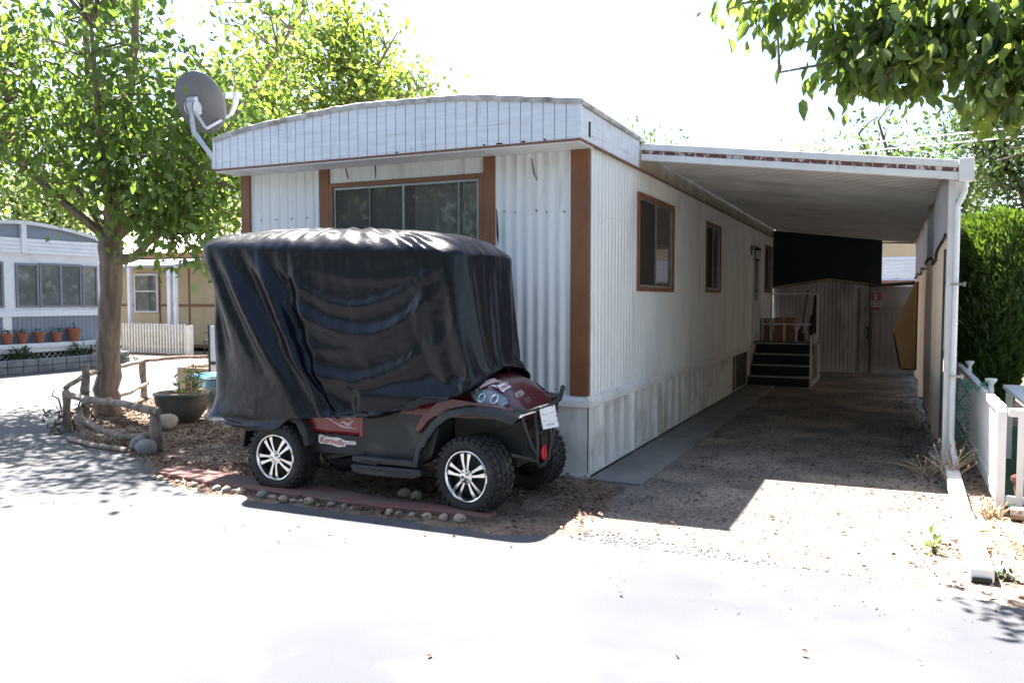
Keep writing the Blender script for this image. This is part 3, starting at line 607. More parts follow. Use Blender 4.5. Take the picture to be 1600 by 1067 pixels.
mb = MB(); mb.tube([le, le+Vector((.03, .02, .08)), le+Vector((.05, .03, .17))], [.022, .03, .035], 10); mb.box(-6.80, -6.68, 7.18, 7.26, 3.84, 3.90); mb.tube([(-6.76, 7.20, 3.87), (-6.80, 7.12, 3.855)], [.03, .036], 12); mb.build('receiver', M['decalw'], dish, smooth=True)
# ------------------------------------------------------------ carport awning
cp = empty('carport', (-1.0, 13.6, 0), 'white metal carport awning with peeling red trim beside the mobile home', 'carport')
CX0, CX1, CY0, CY1 = -2.40, .50, 8.34, 19.6  # back edge lengthened to keep a strip of sun off the ground
cz = lambda x: 3.14-(x-CX0)/(CX1-CX0)*.37
mb = MB(); pitch = .12
def pan(s):
    t = (s/pitch) % 1; return .0 if t < .62 else -.03*min(1, min(t-.62, 1-t)/.08)
mb.grid(1, int((CY1-CY0)/.012), lambda u, v: (CX0+(CX1-CX0)*u, CY0+.03+(CY1-CY0-.03)*v, cz(CX0+(CX1-CX0)*u)+pan(CY0+(CY1-CY0)*v)))
ny = int((CY1-CY0)/.012); mb.mi = [1 if ((CY0+(CY1-CY0)*(j+.5)/ny)/pitch) % 1 > .72 else 0 for j in range(ny)]
mb.build('carport_roof', [M['panline'], M['ribshade']], cp)
def slant(mb, x0, x1, y0, y1, lo, hi):
    v = [(x, y, cz(x)+h) for x in (x0, x1) for y in (y0, y1) for h in (lo, hi)]; mb.add(v, [(0, 1, 3, 2), (4, 6, 7, 5), (0, 4, 5, 1), (2, 3, 7, 6), (0, 2, 6, 4), (1, 5, 7, 3)])
mb = MB(); slant(mb, CX0+.02, CX1, CY0-.03, CY0+.03, -.015, .05); slant(mb, CX0+.02, CX1, CY0-.012, CY0+.026, -.055, -.015); slant(mb, CX0+.02, CX1, CY0-.03, CY0+.03, -.12, -.055); fc = mb.build('front_gutter', M['galv'], cp, bevel=.004)
mb = MB(); slant(mb, CX0+.03, CX1-.005, CY0-.016, CY0-.0125, -.053, -.017); mb.build('trim_strip', M['peel'], cp)
mb = MB(); mb.box(CX1-.0, CX1+.12, CY0-.045, CY0+.10, cz(CX1)-.135, cz(CX1)+.065); mb.build('gutter_end', M['galv'], cp, bevel=.006)
mb = MB(); mb.box(CX1, CX1+.10, CY0+.10, CY1, cz(CX1)-.09, cz(CX1)+.04); mb.build('side_gutter', M['galv'], cp, bevel=.004)
for yy in (8.45, 12.0, 15.6, 18.9):
    mb = MB(); mb.box(.43, .49, yy-.03, yy+.03, 0, 2.74); mb.build('post', M['galv'], cp, bevel=.005)
mb = MB(); mb.tube([(.56, 8.40, 2.64), (.555, 8.40, 2.55), (.50, 8.37, 2.42), (.50, 8.37, .36), (.51, 8.30, .26), (.53, 8.08, .14)], .027, 10); ds = mb.build('downspout', M['vinyl'], cp, smooth=True)
for z in (1.72, .9): 
    mb = MB(); mb.box(.455, .56, 8.32, 8.335, z, z+.02); mb.box(.56, .58, 8.31, 8.345, z-.01, z+.03); mb.build('clamp', M['alu'], ds)
# hanging lamp socket / wire at back
c = MB(); c.tube([(-2.38, 18.6, 2.93), (-2.25, 18.4, 2.88), (-1.2, 18.9, 2.80), (.35, 18.9, 2.74)], .012, 6); tag(c.build('cable', M['black'], smooth=True), 'thin dark cable strung across the back of the carport', 'cable')
# shade cloth
def cy(y): return .405+.02*math.sin(y*3.1)+.012*math.sin(y*7.3+1)
sc_ = empty('shade_cloth', (.42, 13, .2), 'beige shade cloth with black binding hanging along the carport posts', 'shade cloth')
wave = lambda y: 2.03+.06*math.sin((y-8.5)*2.4+1.2)*(1 if y < 12 else .5)+.1*math.exp(-((y-8.5)/.5)**2)
mb = MB(); mb.grid(90, 14, lambda u, v: (lambda y: (cy(y)+.05*math.sin(y*4+v*2)*(1-v)*.6, y, .22+.06*math.sin(y*2.2)+(wave(y)-.22)*v))(8.52+10.3*u)); mb.build('lower_cloth', M['cloth'], sc_, smooth='all', recalc=False)
mb = MB(); mb.grid(220, 3, lambda u, v: (lambda y: (cy(y)+.012+.012*math.cos(2*PI*y/.12), y, wave(y)-.02+(2.76-wave(y)+.02)*v))(8.52+10.3*u)); mb.build('upper_panel', M['ribgrey'], sc_, smooth='all', recalc=False)
mb = MB(); mb.tube([(cy(8.52+10.3*i/60)-.012, 8.52+10.3*i/60, wave(8.52+10.3*i/60)) for i in range(61)], .013, 6); mb.tube([(cy(8.52+10.3*i/60)+.0, 8.52+10.3*i/60, .22+.06*math.sin((8.52+10.3*i/60)*2.2)) for i in range(61)], .012, 6); mb.tube([(.415, 8.52, .2), (.42, 8.52, 2.05)], .012, 6); mb.build('binding', M['black'], sc_, smooth=True)
fl_ = empty('cloth_flap', (.2, 14, .5), 'golden folded cloth flap with black edge hanging loose inside the carport', 'cloth flap')
tri = [(.32, 1.86), (.245, 1.66), (.01, 1.12), (.055, .85), (.12, .53), (.33, .52)]
mb = MB()
def flap(u, v):
    z = 1.86-1.34*v; zz = [(1.86, .30), (1.12, .005), (.85, .055), (.53, .12), (.5, .12)]
    xl = np.interp(-z, [-a for a, b in zz], [b for a, b in zz]); x = .335+(xl-.335)*u
    return (x, 14.0+.10*u+.05*math.sin(u*7+v*2)*v, z)
mb.grid(16, 24, flap); mb.build('flap_cloth', M['clothg'], fl_, smooth='all', recalc=False)
mb = MB(); mb.tube([flap(1, v/12) for v in range(7, 13)]+[flap(u, 1) for u in (.8, .6, .4, .2, 0)], .012, 6); mb.tube([flap(0, v/12) for v in range(0, 13)], .012, 6); mb.build('binding', M['black'], fl_, smooth=True)
# ------------------------------------------------------------ steps, boxes, sheds behind the carport
st = empty('porch_steps', (-1.9, 16.3, 0), 'black carpeted porch steps with pale nosings and metal railing below the door', 'steps')
SX0, SX1 = -2.40, -1.36
for k in range(4):
    y0 = 15.72+.27*k; z1 = .19*(k+1)
    mb = MB(); mb.box(SX0, SX1, y0, y0+.27 if k < 3 else 17.45, .19*k+.0, z1-.03) if k < 3 else mb.box(SX0, SX1, y0, 17.7, .19*k, z1-.03); mb.build('step', M['carpet'], st)
    mb = MB(); mb.box(SX0-.01, SX1+.01, y0-.02, y0+.27 if k < 3 else 17.7, z1-.028, z1); mb.build('tread', M['nosing'] , st, bevel=.003)
    mb = MB(); mb.box(SX0+.0, SX1, y0-.018 if 0 else y0+.0, y0+.26, z1+.001, z1+.005); mb.build('tread_mat', M['carpet'], st)
mb = MB(); mb.box(SX1+.012, SX1+.05, 15.74, 17.7, 0, .10); 
for k in range(4): mb.box(SX1+.012, SX1+.045, 15.74+.27*k, 15.80+.27*k, .10, .19*(k+1)-.03)
mb.box(SX1+.012, SX1+.045, 16.9, 17.7, .10, .73); mb.build('stringer', M['nosing'], st)
for (x, y, z0, z1) in ((SX1+.03, 15.78, .0, .95), (SX1+.03, 16.55, .76, 1.66), (SX1+.03, 17.12, .76, 1.70), (-1.72, 17.12, .76, 1.12), (-1.95, 17.12, .76, 1.12), (-2.2, 17.12, .76, 1.70)):
    mb = MB(); mb.box(x-.02, x+.02, y-.02, y+.02, z0, z1); mb.build('railing_post', M['galv'], st)
mb = MB(); mb.bar((-2.36, 17.12, 1.70), (SX1+.03, 17.12, 1.70), .03); mb.bar((-2.36, 17.12, 1.10), (SX1+.03, 17.12, 1.10), .03); mb.bar((SX1+.03, 16.55, 1.66), (SX1+.03, 17.10, 1.70), .03); mb.build('rail', M['galv'], st)
mb = MB(); mb.bar((SX1+.03, 15.78, .95), (SX1+.03, 16.55, 1.66), .04, .05); mb.box(SX1+.01, SX1+.05, 16.50, 16.6, .95, 1.64); mb.build('handrail', M['cartblk'], st)
def carton(x0, x1, y0, y1, z0, h, label):
    mb = MB(); mb.box(x0, x1, y0, y1, z0, z0+h); c_ = mb.build('cardboard_box', M['card'], bevel=.004)
    mb = MB(); mb.box((x0+x1)/2-.03, (x0+x1)/2+.03, y0-.0035, y1+.002, z0+h*.7, z0+h+.003); mb.build('packing_tape', M['woodpale'], c_); tag(c_, label, 'box', 'cardboard boxes on the porch landing')
carton(-2.36, -2.20, 17.2, 17.5, .765, .44, 'narrow upright cardboard box against the wall on the porch landing')
carton(-2.17, -1.75, 17.15, 17.55, .765, .20, 'low brown cardboard box, lower one of the pair stacked on the porch landing')
carton(-2.15, -1.78, 17.18, 17.52, .968, .26, 'brown cardboard box stacked on top of the low box on the porch landing')
mb = MB(); mb.tube([(-1.66, 17.3, .765), (-1.60, 17.45, 1.35), (-1.56, 17.6, 1.78)], .014, 8); mb.box(-1.72, -1.58, 17.26, 17.36, .765, .92); mb.tube([(-1.68, 17.3, .9), (-1.64, 17.35, 1.05)], [.05, .015], 8); tag(mb.build('broom', M['black'], smooth=True), 'dark broom leaning on the back railing of the porch landing', 'broom')
mb = MB(); mb.tube([(-1.47, 17.4, .765), (-1.47, 17.42, 1.0), (-1.465, 17.44, 1.26)], [.03, .05, .035], 10); mb.tube([(-1.465, 17.44, 1.26), (-1.40, 17.5, 1.40)], .012, 6); tag(mb.build('sprayer', M['cartgrey'], smooth=True), 'grey pump sprayer standing right of the boxes on the landing', 'sprayer')
sh = empty('garden_shed', (-1.3, 20, 0), 'grey board shed with low gable and tan roof edge behind the steps', 'shed')
mb = MB(); xs_ = [-2.43+ i*.0825 for i in range(25)]
def gz(x): return 1.84+.17*(1-abs(x+1.25)/1.15)
for a, b in zip(xs_, xs_[1:]):
    mb.box(a, b-.008, 19.18, 19.22, .03, (gz((a+b)/2))-.02)
mb.prism([(-2.43, 0), (-.45, 0), (-.45, gz(-.45)-.01), (-1.25, gz(-1.25)-.01), (-2.43, gz(-2.43)-.01)], 'y', 19.221, 21); mb.build('wall', M['shed'], sh)
mb = MB()
for a, b in ((-2.47, -1.25), (-1.25, -.10)):
    mb.add([(x, y, gz(x)+h) for x in (a, b) for y in (19.08, 21.1) for h in (-.005, .045)], [(0, 1, 3, 2), (4, 6, 7, 5), (0, 4, 5, 1), (2, 3, 7, 6), (0, 2, 6, 4), (1, 5, 7, 3)])
mb.build('roof', M['shedtrim'], sh)
mb = MB(); mb.box(-.95+.28, -.95+.30, 19.165, 19.178, .05, 1.85); mb.tube([(-.50, 19.17, 1.0), (-.46, 19.12, .95), (-.46, 19.12, .82), (-.49, 19.17, .76)], .018, 6); mb.build('latch', M['black'], sh)
s2 = empty('lean_to_shed', (0, 20, 0), 'dark grey lean-to shed with panelled door right of the gable shed', 'shed')
mb = MB(); mb.box(-.44, .62, 19.16, 20.6, 0, 1.86); mb.build('wall', M['shed2'], s2)
mb = MB(); mb.prism([(-.47, 1.85), (.66, 1.93), (.66, 1.98), (-.47, 1.90)], 'y', 19.05, 20.7); mb.build('roof', M['black'], s2)
mb = MB(); mb.box(-.40, .42, 19.12, 19.157, .03, 1.38); dd = mb.build('door', M['shed2'], s2, bevel=.004)
mb = MB()
for k in range(7): mb.box(-.34+.11*k, -.27+.11*k, 19.112, 19.119, .1, 1.30)
mb.build('door_panel', M['shed2'], dd, bevel=.002)
sg = empty('warning_sign', (-.33, 19.1, 1.34), 'small red and white notice fixed to the corner of the dark lean-to shed', 'sign')
mb = MB(); mb.box(-.44, -.22, 19.100, 19.108, 1.33, 1.75); mb.build('board', M['signw'], sg)
mb = MB(); mb.box(-.43, -.23, 19.094, 19.099, 1.56, 1.74); mb.box(-.43, -.23, 19.094, 19.099, 1.34, 1.43); mb.build('red_band', M['signr'], sg)
mb = MB(); mb.prism([(-.36, 1.735), (-.335, 1.735), (-.318, 1.60), (-.335, 1.57), (-.352, 1.60)], 'y', 19.088, 19.093); mb.build('white_figure', M['signw'], sg)
mb = MB(); mb.box(-.42, -.24, 19.094, 19.099, 1.52, 1.54); mb.box(-.36, -.25, 19.094, 19.099, 1.47, 1.49); mb.box(-.42, -.38, 19.094, 19.099, 1.45, 1.50); mb.box(-.40, -.26, 19.088, 19.093, 1.38, 1.39); mb.build('lettering', M['ink'], sg)
mb = MB(); netp = lambda u, v, o: (lambda x: (x, 18.99+o+.01*math.sin(u*20), gz(x)+.03+(cz(x)-.04-gz(x)-.03)*v))(-2.45+2.22*u); mb.grid(40, 8, lambda u, v: netp(u, v, 0)); mb.grid(40, 8, lambda u, v: netp(u, v, .006)); tag(mb.build('shade_net', M['net'], recalc=False), 'dark green shade net closing the back of the carport above the shed', 'shade net')
# building seen through the gap
nb = empty('rear_neighbour_house', (2, 27, 0), 'tan and white sided house seen through the gap behind the carport', 'house')
mb = MB(); mb.box(-2.2, 6, 26.0, 30, 2.80, 3.9); mb.build('upper_wall', M['tan'], nb)
mb = MB()
for k in range(26): mb.prism([(26.0-.03, .2+.1*k), (26.0-.0, .295+.1*k), (26.05, .295+.1*k), (26.05, .2+.1*k)], 'x', -2.2, 6)
mb.build('siding', M['nwhite'], nb)
mb = MB(); mb.box(-2.2, 6, 25.9, 25.99, 1.98, 2.12); mb.build('brown_band', M['brown'], nb)
# ------------------------------------------------------------ golf cart
cart = empty('golf_cart', (-3.7, 5.87, .012), 'dark red lifted golf cart with black fenders and polished wheels parked under a black cover', 'golf cart')
YC = 5.87; ZB0 = .72
_px = [-3.6, -3.35, -3.0, -2.78, -2.65, -2.56, -2.48, -2.43]; _pz = [.98, 1.02, 1.05, 1.02, .965, .89, .80, .735]
_ph = [.50, .50, .50, .49, .46, .42, .37, .31]
ztop = lambda x: float(np.interp(x, _px, _pz)); hwf = lambda x: float(np.interp(x, _px, _ph))
def cowl(u, t):
    x = -3.45+1.02*(1-(1-u)**1.6); th = PI*t; c = math.cos(th); s_ = math.sin(th)
    Y = math.copysign(abs(c)**(2/2.8), c); Z = abs(s_)**(2/2.3)
    return (x, YC-hwf(x)*Y, ZB0+(ztop(x)-ZB0)*Z)
def nearp(x, z, off=.006):
    Z = min(.999, max(0, (z-ZB0)/(ztop(x)-ZB0))); Y = (1-Z**2.3)**(1/2.8)
    return Vector((x+off*.4, YC-hwf(x)*Y-off, z+off*.5))
def frontp(y, z, off=.006):
    x = -2.43
    while x > -3.3:
        Y = abs(y-YC)/hwf(x)
        if Y < 1 and ZB0+(ztop(x)-ZB0)*(1-Y**2.8)**(1/2.3) >= z: break
        x -= .004
    return Vector((x+off, y-off*.6, z+off))
mb = MB(); mb.grid(34, 28, cowl); n0 = len(mb.v)
mb.add([cowl(1, t/28) for t in range(29)], [tuple(range(29))])
body = mb.build('cowl', M['cartred'], cart, smooth=True)
mb = MB(); mb.prism([(-3.30, .60), (-3.22, .74), (-3.10, .83), (-2.97, .865), (-2.85, .855), (-2.62, .825), (-2.47, .795), (-2.50, .765), (-2.8, .80), (-3.02, .765), (-3.17, .68), (-3.25, .58)], 'y', 5.37, 5.46); mb.build('side_flare', M['cartred'], cart, bevel=.01, smooth=True)
def hl(off): 
    ctr = [(-2.86, .915), (-2.79, .925), (-2.72, .922), (-2.65, .90), (-2.59, .865), (-2.56, .82), (-2.59, .80), (-2.66, .795), (-2.74, .81), (-2.81, .86)]
    return [nearp(x, z, off) for x, z in ctr]
mb = MB(); P_ = hl(.012); c_ = sum(P_, Vector())/len(P_)+Vector((.004, -.012, .004)); mb.add(P_+[c_], [(i, (i+1) % 10, 10) for i in range(10)]); h_ = mb.build('headlight', M['lens'], cart, recalc=False)
mb = MB(); mb.tube([*hl(.008), hl(.008)[0]], .006, 6); mb.build('bezel', M['cartblk'], h_, smooth=True)
mb = MB()
for x, z in ((-2.745, .865), (-2.655, .853)):
    mb.tube([nearp(x+.022*math.cos(a), z+.030*math.sin(a), .02)+Vector((0, -.004, 0)) for a in [k*PI/6 for k in range(13)]], .0055, 5)
mb.tube([nearp(-2.80+.015*math.cos(a), .905+.015*math.sin(a), .018) for a in [k*PI/3 for k in range(7)]], .004, 5)
mb.tube([nearp(-2.64, .803, .016), nearp(-2.60, .81, .016), nearp(-2.575, .83, .016)], .004, 5)
mb.build('lamp_ring', M['refl'], h_, smooth=True)
# mirrored far headlight
mb = MB(); P_ = [Vector((p.x, 2*YC-p.y, p.z)) for p in hl(.012)]; c_ = sum(P_, Vector())/10+Vector((.004, .012, .004)); mb.add(P_+[c_], [(i, (i+1) % 10, 10) for i in range(10)]); mb.build('headlight', M['lens'], cart, recalc=False)
# flame decals
def ribbon(mb, pts, w):
    n = len(pts)
    for i in range(n-1):
        a, b = pts[i], pts[i+1]; wa = w*math.sin(PI*(i+.15)/(n)); wb = w*math.sin(PI*(i+1.15)/(n))
        up = Vector((0, 0, 1)); mb.add([a-up*wa/2, a+up*wa/2, b+up*wb/2, b-up*wb/2], [(0, 1, 2, 3)])
mb = MB()
for (xa, za, xb, zb, am) in ((-2.98, .915, -2.76, .955, .010), (-2.95, .895, -2.72, .965, -.008), (-2.90, .935, -2.66, .975, .012), (-2.86, .955, -2.70, .985, .010)):
    ribbon(mb, [nearp(xa+(xb-xa)*k/14, za+(zb-za)*k/14+am*math.sin(k*.8), .008) for k in range(15)], .017)
mb.build('flame_decal', M['decalp'], cart, recalc=False)
# stickers on the nose
def conform(mb, fn):
    mb.v = [tuple(fn(*p)) for p in mb.v]
def nose_text(body_, size, y, z, rot, mat_, name, off, ofs=0, shear=0, parent=None):
    mb = MB(); text_mb(mb, body_, size, Matrix.Rotation(rot, 4, 'Z'), ofs, .0001, shear)
    conform(mb, lambda a, b, c: frontp(y+a, z+b, off)); return mb.build(name, mat_, parent or cart, recalc=False)
mb = MB(); mb.grid(14, 2, lambda u, v: frontp(5.60+.13*(u-.5)*math.cos(.18)-(v-.5)*.034*.18, .935+.13*(u-.5)*.18+(v-.5)*(.034+.012*(u < .15)), .0075)); s1 = mb.build('sticker', M['decalw'], cart, recalc=False)
nose_text('Kernville', .040, 5.60, .935, .18, M['decalr'], 'lettering', .0105, 0, .3, s1)
nose_text("A'TIZEN", .040, 5.68, .875, .15, M['decalw'], 'sticker', .008, .001, .1)
nose_text('EZGO', .040, 5.72, .825, .12, M['alu'], 'badge', .008, .001, .2)
# rear flank
mb = MB(); mb.box(-4.36, -3.80, 5.42, 6.32, .51, .95); rp = mb.build('rear_side_panel', M['cartred2'], cart, bevel=.03, smooth=True)
mb = MB(); mb.box(-3.835, -3.79, 5.408, 5.45, .50, .80); mb.build('panel_edge', M['cartred2'], rp, bevel=.012, smooth=True)
mb = MB()
for (xa, za, xb, zb, am, w) in ((-4.22, .645, -3.86, .555, .010, .011), (-4.12, .665, -3.87, .635, -.012, .009), (-4.24, .69, -4.17, .69, 0, .008), (-4.02, .60, -3.89, .615, .012, .018), (-4.0, .66, -3.93, .67, .01, .016), (-3.93, .60, -3.90, .56, .0, .014)):
    ribbon(mb, [Vector((xa+(xb-xa)*k/14, 5.4165, za+(zb-za)*k/14+am*math.sin(k*.55))) for k in range(15)], w*1.4)
mb.build('flame_decal', M['decalp'], rp, recalc=False)
mb = MB(); mb.box(-4.46, -3.78, 5.445, 6.29, .34, .508); mb.build('lower_panel', M['cartblk'], cart, bevel=.01)
tm = lambda x, y, z: Matrix.Translation((x, y, z)) @ Matrix.Rotation(PI/2, 4, 'X') @ Matrix.Rotation(R(-4), 4, 'Z')
mb = MB(); mb.grid(18, 2, lambda u, v: (-4.255+.27*u, 5.442, .458-.022*u+(v-.5)*(.062+.022*math.exp(-((u-.08)/.09)**2)+.016*math.exp(-((u-.72)/.12)**2)-.02*abs(2*u-1)**6))); s_ = mb.build('sticker', M['decalw'], cart, recalc=False)
mb = MB(); text_mb(mb, 'Kernville', .068, tm(-4.12, 5.439, .446), .0006, .0005, .35); mb.build('lettering', M['decalr'], s_, recalc=False)
mb = MB(); mb.box(-3.985, -3.885, 5.4405, 5.4435, .432, .460); s_ = mb.build('sticker', M['decalw'], cart)
mb = MB()
for x0, x1, z0, z1 in ((-3.975, -3.97, .438, .455), (-3.96, -3.945, .44, .446), (-3.935, -3.93, .437, .455), (-3.922, -3.912, .444, .450), (-3.905, -3.892, .438, .442)): mb.box(x0, x1, 5.4395, 5.4402, z0, z1)
mb.build('lettering', M['ink'], s_)
# floor pan / rocker and step
mb = MB(); mb.prism([(-3.79, .36), (-3.28, .33), (-3.16, .40), (-3.10, .62), (-3.08, .95), (-3.79, .95)], 'y', 5.40, 6.34); mb.build('rocker_panel', M['cartgrey'], cart, bevel=.015)
mb = MB(); mb.box(-3.83, -3.25, 5.31, 5.40, .325, .375); mb.prism([(-3.83, .31), (-3.82, .25), (-3.72, .235), (-3.27, .24), (-3.19, .27), (-3.20, .315)], 'y', 5.29, 5.42); fb = mb.build('foot_step', M['cartgrey'], cart, bevel=.01)
mb = MB(); mb.bar((-3.76, 5.285, .335), (-3.58, 5.285, .33), .008); mb.bar((-3.76, 5.285, .285), (-3.30, 5.285, .285), .006); mb.build('step_ridge', M['cartblk'], fb)
mb = MB(); mb.box(-5.0, -2.58, 5.68, 6.06, .32, .50); mb.bar((-4.9, 5.6, .40), (-2.6, 5.6, .42), .06); mb.bar((-4.9, 6.15, .40), (-2.6, 6.15, .42), .06); mb.bar((-4.2, 5.5, .30), (-3.72, 5.52, .40), .03); mb.bar((-4.6, 5.5, .28), (-4.6, 6.3, .28), .07); mb.bar((-2.81, 5.5, .28), (-2.81, 6.3, .28), .06); mb.bar((-2.75, 5.62, .30), (-2.7, 5.72, .68), .05); mb.bar((-4.52, 5.62, .30), (-4.45, 5.72, .60), .05); mb.build('chassis', M['cartblk'], cart)
mb = MB(); mb.box(-4.98, -4.37, 5.62, 6.14, .50, .95); mb.box(-5.25, -4.98, 5.5, 6.26, .62, 1.0); mb.build('rear_body', M['cartblk'], cart)
mb = MB(); mb.box(-3.08, -2.5, 5.62, 6.12, .42, .80); mb.build('inner_body', M['cartblk'], cart)
mb = MB(); mb.box(-4.5, -3.95, 5.5, 6.25, .95, 1.10); mb.box(-4.62, -4.5, 5.5, 6.25, .95, 1.45); mb.build('seat', M['cartblk'], cart, bevel=.03)
for x in (-5.2, -3.15):
    for y in (5.5, 6.28):
        mb = MB(); mb.tube([(x+(.25 if x > -4 else 0), y, .9), (x, y, 1.95)], .018, 8); mb.build('roof_strut', M['cartblk'], cart)
mb = MB(); mb.box(-5.36, -3.05, 5.5, 6.28, 1.95, 1.98); mb.build('cart_roof', M['cartblk'], cart, bevel=.01)
def fender(pts, y0, y1, name, th=.055):
    mb = MB(); n = len(pts); cx = sum(p[0] for p in pts)/n
    def f(u, v):
        i = min(n-2, int(u*(n-1)+1e-9)); t = u*(n-1)-i; x = pts[i][0]+(pts[i+1][0]-pts[i][0])*t; z = pts[i][1]+(pts[i+1][1]-pts[i][1])*t
        prof = [(y1, -.0), (y0+.05, .0), (y0+.012, -.012), (y0, -.035), (y0, -th-.01), (y0+.02, -th), (y1, -th+.012)]
        q_ = prof[round(v*6)]; return (x+(cx-x)*(-q_[1])*.9/.4, q_[0], z+q_[1]*(1 if z > .55 else .25))
    mb.grid((n-1)*3, 6, f); return mb.build(name, M['cartgrey'], cart, smooth=True)
ff = [(-3.30, .34), (-3.27, .46), (-3.20, .60), (-3.10, .71), (-2.98, .785), (-2.82, .82), (-2.66, .815), (-2.50, .795), (-2.38, .765)]
fender(ff, 5.315, 5.60, 'front_fender'); fender(ff[:-1], 6.425, 6.10, 'front_fender')
rf_ = [(-5.02, .36), (-4.98, .52), (-4.88, .62), (-4.72, .67), (-4.5, .68), (-4.36, .65), (-4.30, .56), (-4.27, .42)]
fender(rf_, 5.34, 5.64, 'rear_fender'); fender(rf_, 6.40, 6.10, 'rear_fender')
# brush guard
mb = MB(); gx = -2.43; r_ = .017
mb.tube([(gx-.1, 5.36, .775), (gx+.0, 5.44, .765), (gx+.02, 5.68, .775), (gx+.02, 6.0, .775), (gx-.0, 6.2, .80), (gx-.02, 6.32, .88)], .02, 8)
mb.tube([(gx, 5.68, .775), (gx+.02, 5.68, .50), (gx+.01, 5.70, .37), (gx, 5.76, .325), (gx, 5.86, .325), (gx+.01, 5.93, .37), (gx+.02, 5.95, .50), (gx, 5.95, .775)], r_, 8)
mb.tube([(gx+.015, 5.68, .60), (gx+.015, 5.95, .60)], r_, 8); mb.tube([(gx-.02, 5.46, .76), (gx-.0, 5.60, .52), (gx+.01, 5.69, .42)], r_, 8); mb.tube([(gx-.02, 6.18, .78), (gx-.0, 6.04, .52), (gx+.01, 5.94, .42)], r_, 8)
mb.tube([(gx-.12, 5.5, .45), (gx, 5.70, .38)], r_, 8); mb.bar((gx-.01, 5.80, .40), (gx-.01, 5.82, .55), .05)
mb.build('brush_guard', M['cartblk'], cart, smooth=True)
mb = MB(); mb.tube([(gx+.02, 5.81+.032*math.cos(a), .425+.05*math.sin(a)) for a in [k*PI/7 for k in range(15)]], .014, 7); mb.box(gx+.005, gx+.02, 5.79, 5.83, .39, .46); mb.build('tow_hook', M['hook'], cart, smooth=True)
pm_ = Matrix.Translation((gx+.055, 5.83, .70)) @ Matrix.Rotation(R(-14), 4, 'Y') @ Matrix.Rotation(R(-4), 4, 'X')
mb = MB(); mb.box(-.002, .002, -.152, .152, -.088, .088, pm_); mb.m = 1
for (y, z, w, h) in [(-.09+.02*k, .018, .008, .004) for k in range(3)]+[(.02+.028*k, .026, .010, .005) for k in range(4)]+[(-.12, .015, .01, .012), (.13, -.01, .01, .018), (-.12, -.03, .012, .012), (.13, -.045, .012, .012)]+[(-.08+.035*k, -.062, .014, .008) for k in range(5)]: mb.box(.0035, .0045, y, y+w, z, z+h, pm_)
for y in (-.09, .085): mb.box(.0035, .0045, y, y+.018, .072, .0885, pm_)
mb.build('licence_plate', [M['plate'], M['ink']], cart)
# wheels
def make_wheel(loc, steer=0, mirror=False):
    # local axis: wheel turns about Y; outer face towards -Y
    mb = MB(); Rr = .285; rr = .185
    prof = [(rr, -.095), (rr+.015, -.112), (.225, -.122), (.25, -.12), (.268, -.105), (.276, -.085), (.279, -.04), (.279, .04), (.276, .085), (.268, .105), (.25, .12), (.225, .122), (rr+.015, .112), (rr, .095)]
    rot = Matrix.Rotation(PI/2, 4, 'X')   # z -> -y
    mb.lathe(prof, 56, rot)
    for k in range(30):
        for j, zz in enumerate((-.088, -.03, .03, .088)):
            a = 2*PI*(k+(j % 2)*.5)/30; m_ = rot @ Matrix.Rotation(a, 4, 'Z') @ Matrix.Translation((.279, 0, zz)) @ Matrix.Rotation((j-1.5)*.25, 4, 'X')
            mb.box(-.006, .010, -.019, .019, -.021, .021, m_)
        for sz in (-1, 1):
            a = 2*PI*(k+.25)/30; m_ = rot @ Matrix.Rotation(a, 4, 'Z') @ Matrix.Translation((.262, 0, sz*.109))
            mb.box(-.022, .010, -.014, .014, -.010, .010, m_)
    hub = MB(); hub.lathe([(.186, -.10), (.178, -.095), (.172, -.02), (.17, .10), (.178, .1)], 40, rot); hub.lathe([(.170, .03), (.0, .03)], 40, rot); hub.lathe([(.0, -.0), (.11, -.0), (.11, .03)], 24, rot)
    w_ = hub.build('wheel', M['cartblk'], None, smooth=True, loc=(0, 0, 0)); w_.parent = cart; w_.location = Vector(loc)-cart.location; w_.rotation_euler.z = steer+(PI if mirror else 0)
    t_ = mb.build('tyre', M['rubber'], None, smooth=True, loc=(0, 0, 0)); t_.parent = w_; t_.location = (0, 0, 0)
    rm = MB(); rm.lathe([(.190, .092), (.194, .108), (.188, .114), (.180, .112), (.172, .100), (.168, .07)], 56, rot)
    for k in range(5):
        A = 2*PI*k/5+.35
        for s_ in (-1, 1):
            def q(r_, off, z): return rot @ Vector((r_*math.cos(A)-off*math.sin(A), r_*math.sin(A)+off*math.cos(A), z))
            o0, o1 = s_*.011, s_*.034; w0, w1 = .008, .017
            vs = [q(.04, o0-w0*s_, .100), q(.04, o0+w0*s_, .100), q(.11, (o0+o1)/2+s_*.012, .105), q(.172, o1+w1*s_, .098), q(.178, o1-w1*s_, .098), q(.11, (o0+o1)/2-s_*.008, .103)]
            bk = [v+rot.to_3x3() @ Vector((0, 0, -.028)) for v in vs]
            rm.add(vs+bk, [(0, 1, 2, 5), (5, 2, 3, 4)]+[(i, (i+1) % 6, (i+1) % 6+6, i+6) for i in range(6)])
    rm.lathe([(.0, .112), (.022, .112), (.03, .106), (.055, .104), (.058, .09), (.058, .05)], 24, rot)
    for k in range(4):
        a = PI/4+k*PI/2; rm.lathe([(.0, .124), (.008, .122), (.010, .10)], 8, rot @ Matrix.Translation((.042*math.cos(a), .042*math.sin(a), 0)))
    r2 = rm.build('rim', M['chrome'], None, smooth=True, loc=(0, 0, 0)); r2.parent = w_; r2.location = (0, 0, 0)
    return w_
wf = make_wheel((-2.81, 5.425, .297), R(-9)); 
